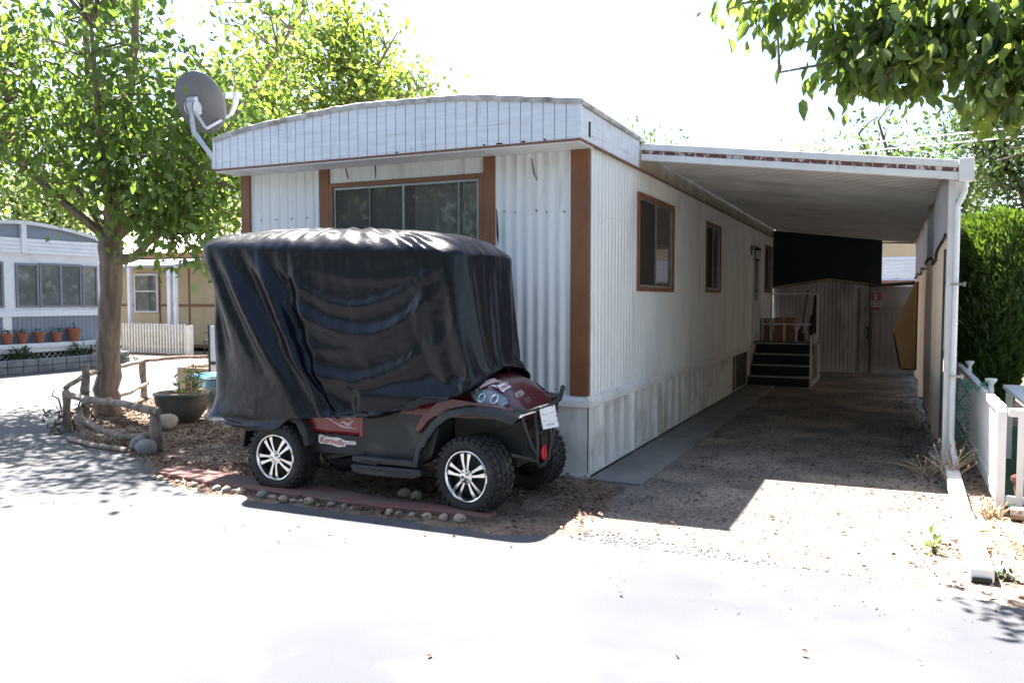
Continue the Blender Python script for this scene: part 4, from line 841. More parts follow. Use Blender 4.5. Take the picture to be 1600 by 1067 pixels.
def copy_wheel(loc, rz):
    c = wf.copy(); COL.objects.link(c); c.parent = cart; c.location = Vector(loc)-cart.location; c.rotation_euler.z = rz
    for ch in wf.children: d = ch.copy(); COL.objects.link(d); d.parent = c
    return c
w2 = copy_wheel((-4.60, 5.42, .297), 0); w2.rotation_euler.y = .8
copy_wheel((-2.76, 6.36, .297), PI-R(9)); copy_wheel((-4.60, 6.34, .297), PI)
# ------------------------------------------------------------ the cover draped over the cart
# fold offsets of the cover in 4 mm steps: x rows, then y rows, then z rows
DRAPE = [
[2,2,1,1,1,1,1,1,1,1,1,1,1,1,1,1,0,1,1,0,1,0,0,0,0,0,0,0,0,0,0,0,0,0,0,0,0,0,0,0,0,0,0,0,0,0,0,0,0,0,0,0,1,1,0,0,1,1,1,1,0,1,1,1,1,1,1,0,0,1,1,1,1,1,2,1,0,1,1,0,2,-1,2,-1,1,1,-1,2,-1,2,0,2,0,1,1,-1,2,0,2,0,2,2,-1,2,2,1,1,1,0,0],
[4,3,3,3,3,3,3,2,2,2,2,2,2,2,2,2,2,1,1,1,1,1,0,0,0,0,0,0,0,0,0,0,0,0,0,0,0,0,0,0,0,0,0,0,0,0,0,0,0,0,0,0,1,1,0,0,1,1,1,1,1,1,1,1,1,1,1,0,0,1,1,1,1,1,2,1,0,1,1,0,2,-1,2,-1,1,1,-1,1,-1,2,0,2,-1,1,1,-1,1,0,2,0,2,1,-1,1,2,1,1,0,0,0],
[6,5,4,4,4,4,4,3,3,3,3,3,3,3,3,3,3,2,2,2,2,2,0,1,0,1,0,0,1,1,0,0,0,0,0,0,0,0,0,0,0,0,0,0,0,0,0,0,0,0,0,0,1,1,0,0,1,1,1,1,1,1,1,1,1,1,1,0,0,1,1,1,1,1,2,1,0,1,1,0,2,-1,1,-1,1,1,-1,1,-1,2,0,2,-1,1,1,-1,1,0,2,0,2,1,-2,1,2,1,1,0,0,1],
[9,7,6,5,5,5,6,5,4,4,4,4,4,4,4,4,4,3,2,3,3,3,1,1,0,1,0,1,1,1,0,0,0,0,0,0,0,0,0,0,0,0,0,0,0,0,0,0,1,0,0,0,1,1,0,1,1,1,1,1,1,1,1,1,1,1,1,0,0,1,1,1,1,1,2,1,0,1,1,1,3,-1,1,-1,1,1,-1,1,-1,2,0,2,-1,1,1,-1,1,0,2,1,2,0,-3,1,2,1,1,0,0,1],
[11,9,8,7,7,7,7,7,6,5,6,5,5,5,5,5,5,4,3,3,3,3,3,1,1,1,1,1,1,1,0,0,0,0,0,0,0,0,0,0,0,0,0,1,0,0,1,0,1,0,1,0,1,1,0,1,1,1,1,1,1,1,1,1,1,1,1,0,0,1,1,1,1,1,2,1,0,0,1,1,3,-1,1,-1,1,1,-1,0,-1,2,0,1,-1,1,1,-1,1,0,2,1,2,0,-3,1,2,1,0,0,0,1],
[13,11,9,8,8,8,8,8,8,7,7,6,6,6,6,6,6,6,5,4,4,4,4,2,1,1,1,1,1,1,0,0,0,0,0,0,0,0,0,0,0,0,1,1,0,0,1,0,1,0,1,0,1,1,0,1,1,1,1,1,1,1,1,1,1,1,1,1,1,1,1,1,1,1,3,1,-1,0,1,1,3,-1,1,-1,1,1,-2,0,-1,2,0,1,-1,1,0,-2,1,0,3,1,2,-1,-4,1,2,1,0,0,0,1],
[15,13,11,10,9,10,9,10,9,8,8,8,7,7,7,7,7,7,6,5,5,4,5,3,1,1,1,1,1,1,0,0,0,0,0,0,0,0,0,0,0,0,1,1,0,0,1,0,1,0,1,1,1,1,0,1,1,1,1,1,1,1,1,1,1,1,1,1,1,1,1,1,1,2,3,1,-1,0,1,1,3,-1,1,-2,0,1,-2,0,-2,2,0,1,-2,0,0,-2,1,0,3,1,1,-2,-4,0,2,1,0,0,0,1],
[16,15,13,12,11,11,11,11,11,10,9,9,9,8,8,8,8,8,8,6,5,5,5,5,2,1,1,1,1,1,0,0,0,0,0,0,0,0,0,0,0,0,1,1,0,1,1,0,1,0,1,1,1,1,1,1,1,1,1,1,1,1,1,1,1,1,1,1,1,1,1,1,1,2,3,1,-1,0,1,1,3,-1,0,-2,0,0,-2,-1,-2,2,0,1,-2,0,-1,-2,0,0,3,1,1,-2,-5,0,3,1,0,0,0,1],
[18,17,15,13,12,12,12,12,12,12,11,10,10,10,9,9,9,9,9,8,6,6,6,6,4,2,1,2,2,2,1,0,0,0,0,0,0,0,0,0,0,0,1,1,0,1,1,0,1,1,1,1,1,1,1,1,1,1,1,1,1,1,1,1,1,1,1,1,1,1,1,1,1,2,3,1,-2,-1,0,1,3,-1,0,-2,0,0,-2,-1,-2,2,0,0,-2,0,-1,-3,0,0,3,1,1,-3,-6,0,3,1,0,0,-1,1],
[19,19,17,15,14,13,14,14,14,14,12,11,12,11,10,10,10,10,10,9,8,7,7,7,6,3,1,2,2,2,1,0,0,0,0,0,0,0,0,0,0,0,1,1,0,1,1,0,1,1,1,1,1,1,1,1,1,1,1,1,1,1,1,1,1,1,1,1,1,1,1,1,1,2,3,1,-2,-1,0,1,3,-1,0,-2,0,0,-3,-2,-2,2,0,0,-3,-1,-1,-3,0,0,3,1,0,-4,-6,0,3,1,0,0,-1,1],
[20,21,19,17,15,15,15,15,15,15,14,13,13,13,12,11,11,11,11,10,9,8,7,8,7,4,2,2,2,2,2,0,0,0,0,1,0,0,0,0,0,0,1,1,0,1,1,1,1,1,1,1,1,1,1,1,1,1,1,1,1,1,1,1,1,1,1,1,1,1,1,1,1,2,3,1,-2,-2,0,1,3,-1,-1,-3,-1,-1,-3,-2,-3,2,0,0,-3,-1,-2,-3,0,0,3,1,0,-5,-7,0,3,1,0,-1,-1,1],
[21,22,21,18,17,16,16,16,16,16,16,15,14,14,14,13,12,12,12,12,11,9,8,8,8,6,3,2,2,2,2,0,0,0,0,1,0,0,0,0,0,1,1,1,0,1,1,1,1,1,1,1,1,1,1,1,1,1,1,1,1,2,1,1,1,1,1,1,1,1,1,1,1,2,3,0,-3,-2,0,1,3,-1,-1,-3,-1,-1,-4,-3,-3,2,0,-1,-3,-1,-2,-3,-1,0,3,1,-1,-6,-7,0,3,1,0,-1,-1,1],
[22,23,23,20,18,17,17,18,18,18,18,17,16,15,15,14,13,13,13,13,12,11,9,9,9,8,4,2,2,3,2,1,0,0,0,1,0,0,0,0,0,1,1,1,0,1,1,1,1,1,1,1,1,1,1,1,1,1,1,1,1,2,1,1,1,1,1,1,1,1,1,1,1,2,4,0,-3,-3,-1,1,3,-1,-2,-3,-1,-1,-4,-3,-3,1,0,-1,-4,-2,-3,-4,-1,0,2,1,-2,-7,-8,0,2,1,0,-1,-1,1],
[22,24,24,22,20,19,19,19,19,19,19,19,17,17,17,16,15,14,14,13,13,12,11,10,10,9,6,3,2,3,3,1,0,0,0,1,0,0,0,0,0,1,1,1,0,1,1,1,1,1,1,1,1,1,1,1,1,2,1,1,2,2,1,1,1,1,1,1,1,1,1,1,2,2,4,0,-3,-3,-1,0,3,-2,-2,-4,-2,-2,-4,-4,-3,1,-1,-1,-4,-2,-3,-4,-1,0,2,1,-2,-8,-8,0,2,1,0,-1,-1,1],
[23,25,25,24,22,20,20,20,20,20,20,20,19,18,18,18,17,16,15,14,14,14,12,11,11,11,8,4,3,3,3,1,0,0,1,1,0,0,0,0,0,1,1,1,1,1,1,1,1,1,1,1,1,1,1,1,1,2,1,2,2,2,1,1,1,1,1,1,1,1,1,1,2,2,4,0,-4,-3,-1,0,3,-2,-2,-4,-2,-2,-5,-4,-4,1,-1,-2,-5,-3,-4,-4,-1,0,2,0,-3,-9,-9,0,2,0,-1,-1,-1,1],
[24,26,27,25,23,22,21,21,22,22,22,22,21,20,19,19,19,17,16,16,16,15,14,12,12,12,10,5,3,3,3,2,1,0,1,1,0,0,0,0,0,1,1,1,1,1,1,1,1,1,1,1,1,1,1,1,1,2,1,2,2,2,1,1,1,1,1,1,1,1,1,1,2,3,4,-1,-4,-4,-2,0,3,-2,-3,-4,-2,-3,-5,-5,-4,1,-1,-2,-5,-3,-4,-4,-2,0,2,0,-4,-9,-9,0,2,0,-1,-1,-2,1],
[25,27,28,27,25,23,23,23,23,23,23,23,23,22,21,20,20,19,18,17,17,16,15,14,13,13,12,7,4,3,4,3,1,0,1,1,0,0,0,0,0,1,1,1,1,1,1,1,1,1,1,1,1,1,1,1,2,2,2,2,2,2,1,1,1,1,1,1,1,1,1,1,2,3,4,-1,-5,-5,-2,0,3,-2,-3,-5,-3,-3,-6,-6,-4,1,-1,-3,-5,-4,-4,-5,-2,0,2,-1,-5,-10,-9,0,2,0,-1,-1,-2,1],
[25,28,29,28,26,25,24,24,24,24,24,24,25,24,22,22,22,21,19,18,18,18,17,15,14,14,14,10,5,4,4,3,1,1,1,1,0,0,0,0,0,1,1,1,1,1,1,1,1,1,1,1,1,1,1,1,2,2,2,2,2,2,1,2,1,1,1,1,1,1,1,1,2,3,4,-1,-5,-5,-3,0,3,-2,-4,-5,-3,-3,-6,-6,-4,0,-2,-4,-6,-4,-5,-5,-2,0,1,-1,-6,-11,-9,0,2,0,-1,-2,-2,1],
[26,28,29,29,28,26,25,25,25,25,26,26,26,26,24,23,23,23,21,20,19,19,18,17,16,15,15,12,6,4,4,4,2,1,1,1,0,0,0,0,0,1,1,1,1,1,1,1,1,1,1,1,1,1,1,1,2,2,2,2,2,2,1,2,1,1,1,1,1,1,1,1,2,3,4,-1,-5,-6,-3,0,3,-2,-4,-5,-4,-4,-6,-7,-4,0,-2,-4,-6,-5,-5,-5,-2,0,1,-2,-7,-12,-10,0,2,0,-1,-2,-2,1],
[27,29,30,30,29,28,27,26,26,27,27,27,27,27,26,25,24,24,23,21,20,20,20,19,17,16,16,15,9,5,4,4,2,1,1,1,0,0,0,1,1,1,1,1,1,1,1,1,1,1,1,1,1,1,1,2,2,2,2,2,2,2,2,2,1,1,1,1,1,1,1,1,2,3,4,-2,-6,-6,-4,-1,3,-2,-4,-6,-4,-4,-7,-7,-5,0,-3,-5,-7,-5,-6,-5,-2,0,0,-3,-8,-13,-10,0,2,0,-1,-2,-2,1],
[27,30,31,31,30,29,28,28,28,28,28,28,28,28,28,26,26,26,25,23,21,21,21,20,19,18,17,17,11,6,4,5,3,1,1,1,0,0,0,1,1,1,1,1,1,1,1,1,1,1,1,1,1,1,2,2,2,2,2,2,2,2,2,2,1,1,1,1,1,1,1,1,2,3,5,-2,-6,-7,-4,-1,2,-2,-5,-6,-5,-5,-7,-8,-5,-1,-3,-6,-7,-6,-6,-5,-3,-1,0,-4,-10,-14,-10,1,1,-1,-2,-2,-2,0],
[28,30,31,32,31,30,29,29,29,29,29,29,29,30,29,28,27,27,27,25,23,22,22,22,21,19,18,18,14,8,5,5,4,2,1,1,0,0,0,1,1,1,1,1,1,1,1,1,1,1,2,1,1,1,2,2,2,2,2,2,2,3,2,2,2,1,2,1,1,1,1,1,2,3,5,-2,-6,-7,-5,-1,2,-2,-5,-6,-5,-5,-8,-8,-5,-1,-4,-6,-8,-6,-7,-6,-3,-1,-1,-5,-11,-15,-10,1,1,-1,-2,-2,-2,0],
[29,31,32,33,32,31,30,30,30,30,30,30,31,31,31,30,29,28,28,27,25,23,23,23,23,21,20,20,17,10,6,5,5,2,1,1,0,0,0,1,1,1,1,1,1,1,1,1,1,1,2,1,1,2,2,2,2,2,2,2,3,3,2,2,2,1,2,2,2,1,1,1,2,3,5,-2,-7,-8,-5,-2,2,-2,-6,-7,-6,-6,-8,-9,-5,-1,-4,-7,-8,-7,-7,-6,-3,-1,-1,-6,-12,-15,-10,1,1,-1,-2,-3,-2,0],
[29,31,33,33,33,32,32,31,31,31,31,31,32,32,32,32,31,30,29,29,27,25,25,25,24,23,21,21,20,13,7,6,6,3,1,1,1,0,0,1,1,1,1,1,1,1,1,1,1,2,2,1,1,2,2,2,2,2,2,3,3,3,2,2,2,1,2,2,2,1,1,1,2,3,5,-2,-7,-8,-6,-2,2,-3,-6,-7,-6,-6,-9,-9,-5,-2,-5,-7,-8,-7,-7,-6,-3,-1,-2,-7,-14,-16,-10,1,1,-1,-2,-3,-3,0],
[30,32,33,34,34,33,33,32,32,32,32,33,33,33,33,33,32,31,31,30,29,27,26,26,26,25,23,22,22,16,9,6,6,5,1,1,1,0,0,1,1,1,1,1,1,1,2,2,1,2,2,2,2,2,2,2,2,3,3,3,3,3,2,2,2,1,2,2,2,1,1,1,2,3,5,-2,-7,-9,-7,-2,2,-3,-6,-7,-7,-7,-9,-10,-5,-2,-5,-8,-9,-8,-8,-6,-3,-1,-3,-8,-15,-17,-10,1,1,-1,-2,-3,-3,0],
[31,33,34,34,35,34,34,33,33,33,33,34,34,34,34,34,34,33,32,32,31,28,27,27,27,27,25,23,24,20,11,7,6,6,2,1,1,0,0,1,1,1,1,1,1,1,2,2,1,2,2,2,2,2,2,2,2,3,3,3,3,3,2,2,2,2,2,2,2,1,1,1,2,3,5,-3,-7,-9,-7,-3,1,-3,-7,-8,-7,-8,-10,-10,-5,-3,-6,-9,-9,-8,-8,-6,-3,-2,-4,-9,-16,-17,-10,1,0,-2,-3,-3,-3,0],
[32,33,34,35,35,35,35,34,34,34,34,35,35,35,35,35,35,35,33,33,32,30,29,29,29,29,27,25,25,23,15,8,7,7,3,1,2,0,0,1,1,1,1,1,2,1,2,2,2,2,2,2,2,2,2,2,2,3,3,3,3,3,3,3,2,2,2,2,2,1,1,1,2,3,5,-3,-8,-10,-8,-3,1,-2,-7,-8,-8,-8,-10,-11,-6,-3,-7,-9,-10,-9,-8,-6,-3,-2,-5,-11,-17,-18,-10,1,0,-2,-3,-3,-3,0],
[32,34,35,36,36,36,36,35,35,35,35,36,36,36,36,36,36,36,35,34,34,32,31,30,30,30,29,27,26,25,18,10,7,7,5,2,2,1,0,1,1,1,1,2,2,2,2,2,2,2,2,2,2,2,2,2,3,3,3,3,3,3,3,3,3,2,2,2,2,1,1,1,2,4,5,-3,-8,-10,-9,-4,1,-2,-7,-9,-8,-9,-11,-11,-6,-4,-7,-10,-10,-9,-8,-6,-3,-3,-6,-12,-19,-18,-10,1,0,-2,-3,-4,-3,0],
[33,35,36,36,36,36,36,36,36,36,36,37,37,37,37,37,37,37,37,35,35,34,32,32,32,32,31,29,28,27,22,13,8,8,7,2,2,1,0,1,1,1,1,2,2,2,2,2,2,2,2,2,2,2,2,2,3,3,3,3,3,4,3,3,3,2,2,2,2,1,1,1,2,4,6,-3,-8,-11,-9,-5,0,-2,-7,-9,-9,-9,-11,-11,-6,-5,-8,-10,-11,-10,-8,-6,-3,-3,-7,-14,-20,-18,-8,2,0,-2,-3,-4,-3,0],
[34,35,36,37,37,37,37,37,37,37,37,38,38,38,38,38,38,38,38,37,36,36,34,33,33,33,33,31,29,29,26,16,10,8,8,2,2,1,1,1,1,1,1,2,2,2,2,2,2,2,2,2,2,2,2,3,3,3,3,3,4,4,3,3,3,2,2,2,2,1,1,1,2,4,6,-3,-8,-11,-10,-5,0,-2,-7,-9,-10,-10,-12,-12,-6,-5,-9,-11,-11,-10,-8,-6,-4,-4,-8,-15,-21,-18,-7,1,-1,-3,-4,-4,-3,1],
[34,36,37,37,38,38,38,38,38,38,38,38,39,39,39,39,39,39,39,38,38,37,36,35,35,35,35,33,31,31,29,20,12,9,9,3,2,1,1,1,1,1,1,2,2,2,2,2,2,2,2,2,2,2,3,3,3,3,3,4,4,4,4,3,3,3,2,2,2,1,1,1,2,4,6,-2,-8,-11,-11,-6,-1,-2,-7,-10,-10,-11,-12,-12,-6,-6,-10,-12,-12,-10,-8,-7,-4,-5,-10,-17,-22,-17,-6,1,-1,-3,-4,-4,-3,1],
[35,36,37,38,38,38,38,38,39,39,39,39,40,40,40,40,40,40,40,40,39,39,38,37,37,37,37,36,33,32,31,24,15,10,10,5,2,2,1,1,1,1,1,2,2,2,2,2,2,2,2,3,2,2,3,3,3,3,3,4,4,4,4,4,4,3,3,2,3,1,1,1,2,4,6,-2,-8,-12,-11,-7,-1,-2,-8,-10,-11,-11,-13,-13,-7,-7,-11,-12,-12,-10,-9,-7,-4,-6,-11,-18,-23,-17,-5,1,-1,-3,-4,-5,-2,2],
[35,37,38,38,38,39,39,39,39,39,40,40,40,41,41,41,41,41,41,41,40,40,40,39,38,38,38,38,36,33,34,28,19,12,10,9,2,3,1,1,1,1,2,2,2,2,2,2,2,2,3,3,3,3,3,3,3,3,4,4,4,4,4,4,4,4,3,3,3,2,1,1,2,4,6,-2,-8,-12,-12,-8,-2,-2,-8,-10,-11,-12,-13,-13,-7,-8,-11,-13,-12,-10,-8,-7,-5,-7,-13,-20,-24,-16,-4,1,-2,-4,-5,-5,-2,2],
[36,37,38,39,39,39,39,39,40,40,40,41,41,41,42,42,42,42,42,42,42,41,41,41,40,40,40,40,38,35,35,32,23,15,11,11,4,3,2,1,1,1,2,2,2,2,2,2,3,3,3,3,3,3,3,3,3,3,4,4,4,4,5,4,4,4,3,3,3,2,1,2,2,4,6,-2,-8,-12,-13,-9,-3,-2,-8,-10,-12,-12,-14,-14,-7,-9,-12,-13,-12,-10,-8,-6,-5,-8,-14,-21,-24,-15,-4,0,-2,-4,-4,-4,-1,3],
[36,37,38,39,39,39,40,40,40,41,41,41,42,42,42,43,43,43,43,43,43,43,43,43,42,42,42,42,41,37,37,35,27,18,12,12,6,2,2,1,1,1,2,2,2,2,2,3,3,3,3,3,3,3,3,3,3,4,4,4,4,5,5,5,4,4,4,3,3,2,1,2,2,4,6,-2,-8,-12,-13,-10,-3,-2,-8,-11,-12,-13,-14,-14,-8,-10,-13,-13,-12,-9,-8,-6,-6,-10,-16,-23,-24,-16,-4,-2,-5,-4,-4,-4,0,3],
[36,38,39,39,39,40,40,40,41,41,42,42,43,43,43,44,44,44,44,45,45,44,44,44,44,44,43,44,43,40,38,38,32,22,15,13,11,3,4,3,1,2,2,2,2,2,3,3,3,3,3,3,3,3,3,3,4,4,4,4,5,5,5,5,5,5,5,4,3,2,2,2,3,3,6,-1,-8,-12,-13,-11,-4,-2,-8,-11,-12,-14,-15,-15,-8,-11,-14,-13,-12,-9,-8,-6,-7,-11,-18,-24,-24,-16,-4,-6,-6,-8,-3,-1,0,3],
[36,38,39,39,40,40,40,41,41,42,42,43,43,44,44,45,45,45,46,46,46,46,46,46,46,45,45,45,45,43,40,40,36,27,21,14,14,6,4,3,2,2,2,2,2,3,3,3,3,3,3,3,4,4,4,4,4,4,4,4,5,5,5,5,5,5,5,5,3,3,3,2,3,3,5,0,-8,-12,-14,-12,-5,-2,-8,-11,-13,-14,-15,-15,-9,-9,-14,-13,-12,-9,-7,-7,-8,-13,-20,-24,-23,-15,-10,-5,-8,-9,-6,1,3,3],
[36,38,39,39,40,40,40,41,41,42,43,43,44,45,45,46,46,47,47,47,47,47,47,48,48,47,47,47,47,46,42,42,40,32,26,16,15,11,4,5,2,2,2,2,2,3,3,3,3,4,4,4,4,4,4,4,4,4,4,5,5,5,5,5,5,5,5,5,4,2,2,3,1,3,5,1,-7,-12,-14,-13,-6,-2,-8,-11,-13,-15,-15,-16,-12,-8,-13,-13,-12,-9,-8,-9,-9,-15,-22,-24,-19,-12,-12,-8,-8,-7,-2,-1,2,3],
[36,37,38,39,39,40,40,41,41,42,43,44,45,46,46,47,47,48,48,49,49,49,49,49,50,49,49,49,49,49,44,44,39,38,32,20,16,11,6,5,3,3,3,3,3,3,3,3,3,4,4,4,4,4,4,5,5,5,5,5,5,5,5,6,6,3,3,3,4,2,2,1,1,1,4,1,-6,-10,-14,-14,-7,-3,-8,-10,-13,-15,-14,-15,-10,-8,-13,-13,-12,-9,-10,-10,-10,-18,-22,-19,-16,-8,-8,-7,-10,-4,-2,3,3,4],
[35,36,37,38,38,39,40,40,41,42,43,44,46,47,47,48,49,50,50,51,51,51,51,51,52,52,51,51,51,51,46,45,40,38,37,27,16,16,9,7,7,3,3,3,3,3,3,3,4,4,4,4,4,5,5,5,5,5,5,5,5,5,5,5,2,3,3,3,2,2,2,2,0,1,3,2,-5,-8,-10,-14,-10,-3,-5,-10,-12,-15,-14,-14,-8,-8,-13,-13,-12,-9,-11,-11,-12,-20,-17,-14,-11,-5,-7,-11,-6,-8,2,3,2,5],
[33,35,36,36,37,38,39,40,41,42,44,45,46,48,49,50,51,51,52,53,53,53,54,54,54,54,54,54,54,54,49,47,41,41,37,33,19,17,12,8,8,8,3,4,4,4,4,4,4,4,4,4,5,5,5,5,5,4,4,5,5,4,4,4,2,2,1,2,2,2,2,3,0,0,1,1,-2,-8,-7,-12,-12,-6,-2,-8,-10,-11,-13,-13,-6,-10,-11,-12,-12,-11,-10,-8,-15,-17,-16,-13,-7,-4,-7,-7,-6,-8,1,1,3,3],
[30,32,33,34,35,36,37,39,40,42,44,46,48,49,50,52,53,54,54,55,56,56,56,56,57,57,56,56,56,56,52,49,44,41,41,38,23,17,17,9,9,6,5,5,5,5,5,5,2,2,2,2,3,3,3,4,4,4,4,4,3,1,1,0,1,-1,0,1,0,2,2,-1,1,-4,-2,-1,-5,-3,-5,-7,-10,-9,-2,-6,-7,-7,-10,-12,-5,-8,-10,-9,-9,-8,-6,-10,-11,-13,-12,-8,-6,-2,-6,-9,-10,-4,-3,3,4,3],
[26,28,30,31,32,34,36,38,40,42,45,47,49,51,53,54,56,57,58,58,59,59,59,60,60,60,60,59,59,58,55,50,47,42,42,42,27,19,18,15,10,10,6,6,5,4,4,4,3,2,1,2,2,2,3,3,3,3,2,0,-3,-4,-5,-5,-5,-4,-3,-2,-1,0,0,0,-3,-2,-8,-7,-9,-9,-10,-9,-6,-5,-2,-3,-4,-3,-6,-8,-11,-5,-5,-5,-5,-4,-4,-6,-7,-13,-12,-12,-11,-2,-5,-7,-7,-2,-3,2,3,1],
[21,23,25,27,29,31,33,36,39,42,45,48,51,53,55,57,59,60,62,63,63,63,63,64,64,64,63,62,61,60,59,51,48,44,44,44,31,26,22,13,13,11,10,9,9,7,2,1,1,1,1,0,1,1,2,1,0,-2,-4,-5,-7,-7,-7,-6,-6,-6,-5,-5,-4,-3,-1,0,-3,-3,-7,-6,-5,-8,-6,-6,-8,-1,0,1,1,1,-2,-4,-8,-3,-1,-1,-1,-1,-3,-4,-9,-9,-9,-8,-7,-2,-4,-4,-5,-2,-2,2,0,-1],
[14,16,19,21,24,28,31,35,39,42,46,50,53,56,58,61,63,65,66,67,68,68,68,68,68,68,68,65,64,62,62,55,54,47,46,46,30,28,28,17,16,8,6,5,4,0,0,-1,-2,-1,-1,-1,-1,-1,-4,-5,-6,-7,-7,-7,-7,-7,-7,-7,-6,-6,-5,-5,-4,-4,-3,-2,-1,-3,-4,-4,-3,-4,-4,-2,-4,-5,-4,-3,-1,2,-3,-4,-5,-4,-2,1,-2,-4,-5,-4,-5,-4,-4,-4,-2,-4,-1,-2,-2,-1,0,0,-1,0],
[5,8,12,16,20,25,29,34,38,43,47,51,55,59,62,65,68,70,72,73,74,75,75,75,74,73,71,69,67,64,61,58,54,51,46,42,38,33,29,24,19,15,11,7,3,1,0,-1,-2,-3,-4,-4,-5,-6,-6,-6,-7,-7,-7,-7,-7,-7,-7,-7,-7,-6,-6,-5,-5,-4,-3,-3,-2,-1,-1,0,0,0,0,0,0,0,0,0,0,0,0,0,0,0,0,0,0,0,0,0,0,0,0,0,0,0,0,0,0,0,0,0,0,0],
[0,0,0,-1,0,1,-2,-2,-3,0,0,0,-2,1,1,2,-2,-2,0,-3,-3,1,1,-1,2,1,-1,1,-1,1,-2,0,0,-1,1,-1,1,-1,1,-1,-1,1,1,-1,1,-1,1,-1,-1,1,-1,1,1,-1,1,-1,-1,1,-1,1,-1,-1,1,-1,1,-1,1,-1,1,1,0,1,-1,0,-2,-1,-1,-1,-1,0,0,0,0,0,0,0,0,0,0,0,0,0,0,0,0,0,0,0,0,0,0,0,0,1,1,1,0,1,-1,1],
[2,1,0,-1,0,2,0,-4,-4,-3,0,1,-1,0,3,3,0,-3,-1,-2,-5,-2,2,0,3,3,0,1,0,2,-2,0,0,-1,1,-1,1,-1,1,0,-1,1,1,-1,1,0,1,-1,-1,1,-1,1,1,-1,1,0,0,1,-1,1,0,0,2,0,1,-1,2,-1,1,1,0,2,-1,0,-2,-2,-1,-1,0,0,0,0,0,0,0,0,0,0,0,0,0,0,0,0,0,0,0,0,0,0,0,0,-1,0,1,1,0,0,-1,1],
[3,2,1,-1,-1,1,1,-3,-5,-5,-2,1,0,-1,2,4,2,-2,-3,-3,-5,-4,1,1,4,4,1,1,1,3,-1,-1,0,-1,1,-1,2,0,2,0,-1,1,1,0,1,0,2,0,0,1,0,2,1,0,2,1,0,1,0,1,0,0,2,0,1,0,2,0,2,2,1,2,-1,-1,-3,-2,-1,-1,0,0,0,0,0,0,0,0,0,0,0,0,0,0,0,0,0,0,0,0,0,0,0,0,-1,0,1,1,0,0,-2,1],
[5,3,1,0,-1,1,2,-1,-5,-6,-4,-1,0,-1,1,4,4,0,-4,-4,-5,-6,0,2,4,5,2,1,1,3,-1,-1,0,-1,1,0,2,0,2,1,0,1,1,0,2,1,2,0,0,2,0,2,1,0,2,1,1,1,0,2,1,1,3,1,2,0,2,0,2,2,1,2,-2,-1,-3,-2,0,0,0,0,0,0,0,0,0,0,0,0,0,0,0,0,0,0,0,0,0,0,0,0,0,0,-1,0,1,0,-1,0,-2,1],
[6,4,2,0,-1,0,2,1,-4,-7,-6,-3,0,0,0,3,5,2,-3,-5,-6,-7,-3,3,5,6,3,2,2,4,0,-1,0,-1,1,0,2,0,2,1,0,1,2,1,2,1,2,1,1,2,1,2,2,1,2,2,1,2,1,2,2,1,3,2,2,1,2,0,2,2,1,1,-1,-1,-3,-2,0,0,0,0,0,0,0,0,0,0,0,0,0,0,0,0,0,0,0,0,0,0,0,0,0,0,-1,0,1,0,-1,-1,-3,1],
[8,6,4,1,-1,0,2,2,-2,-6,-8,-5,-1,0,0,2,5,4,-1,-5,-6,-8,-5,1,5,7,5,2,2,5,0,-1,0,-1,1,0,2,1,1,1,0,1,1,1,2,2,2,1,1,2,1,2,2,1,2,2,2,2,1,2,2,2,3,2,2,1,2,-1,2,1,0,2,0,-1,-3,-1,0,0,0,0,0,0,0,0,0,0,0,0,0,0,0,0,0,0,0,0,0,0,0,0,0,0,-1,0,1,0,-1,-2,-3,1],
[9,8,5,2,0,-1,1,2,0,-5,-8,-8,-4,0,1,2,5,6,2,-3,-7,-8,-7,-2,4,7,7,4,2,4,1,-1,0,-1,1,1,3,2,2,1,0,1,1,0,1,1,1,1,1,2,1,2,2,1,2,2,2,2,1,2,2,1,2,1,1,0,1,-3,0,2,2,4,0,-1,-3,-1,1,0,0,0,0,0,0,0,0,0,0,0,0,0,0,0,0,0,0,0,0,0,0,0,0,0,-2,0,1,0,-2,-2,-4,1],
[11,9,6,3,0,-1,0,2,1,-3,-7,-9,-7,-2,0,2,4,6,4,-1,-6,-9,-9,-5,2,7,8,6,4,4,0,-1,0,0,2,1,3,2,3,2,2,2,2,1,2,1,1,0,0,1,0,1,1,0,1,1,1,1,0,1,1,1,2,1,2,0,0,-3,2,4,3,3,-1,-1,-2,-1,1,0,0,0,0,0,0,0,0,0,0,0,0,0,0,0,0,0,0,0,0,0,0,0,0,-1,-2,-1,1,-1,-2,-3,-4,1],
[12,11,8,4,1,-1,0,2,2,-1,-6,-9,-9,-5,-1,1,3,5,5,1,-4,-8,-10,-7,-1,6,9,8,6,6,1,-2,-2,-1,2,1,3,2,3,3,2,3,3,2,3,3,3,2,2,3,2,3,3,2,2,2,2,2,2,3,3,3,4,3,2,0,0,-1,3,4,4,3,0,0,-2,0,1,1,0,0,0,0,0,0,0,0,0,0,0,0,0,0,0,0,0,0,0,0,0,0,0,-1,-2,-1,1,-1,-3,-3,-5,0],
[12,12,10,6,2,-1,-1,1,2,1,-4,-8,-10,-7,-3,1,3,5,6,3,-2,-7,-10,-9,-4,3,8,9,7,8,4,-1,-2,-2,1,1,3,3,4,3,3,3,3,3,3,3,4,3,3,3,3,4,4,3,4,4,3,4,3,4,4,3,3,1,1,1,1,1,4,5,3,3,0,0,-2,0,1,1,0,1,0,0,0,0,0,0,0,0,0,0,0,0,0,0,0,0,0,0,0,0,0,-1,-2,-1,1,-1,-3,-4,-5,0],
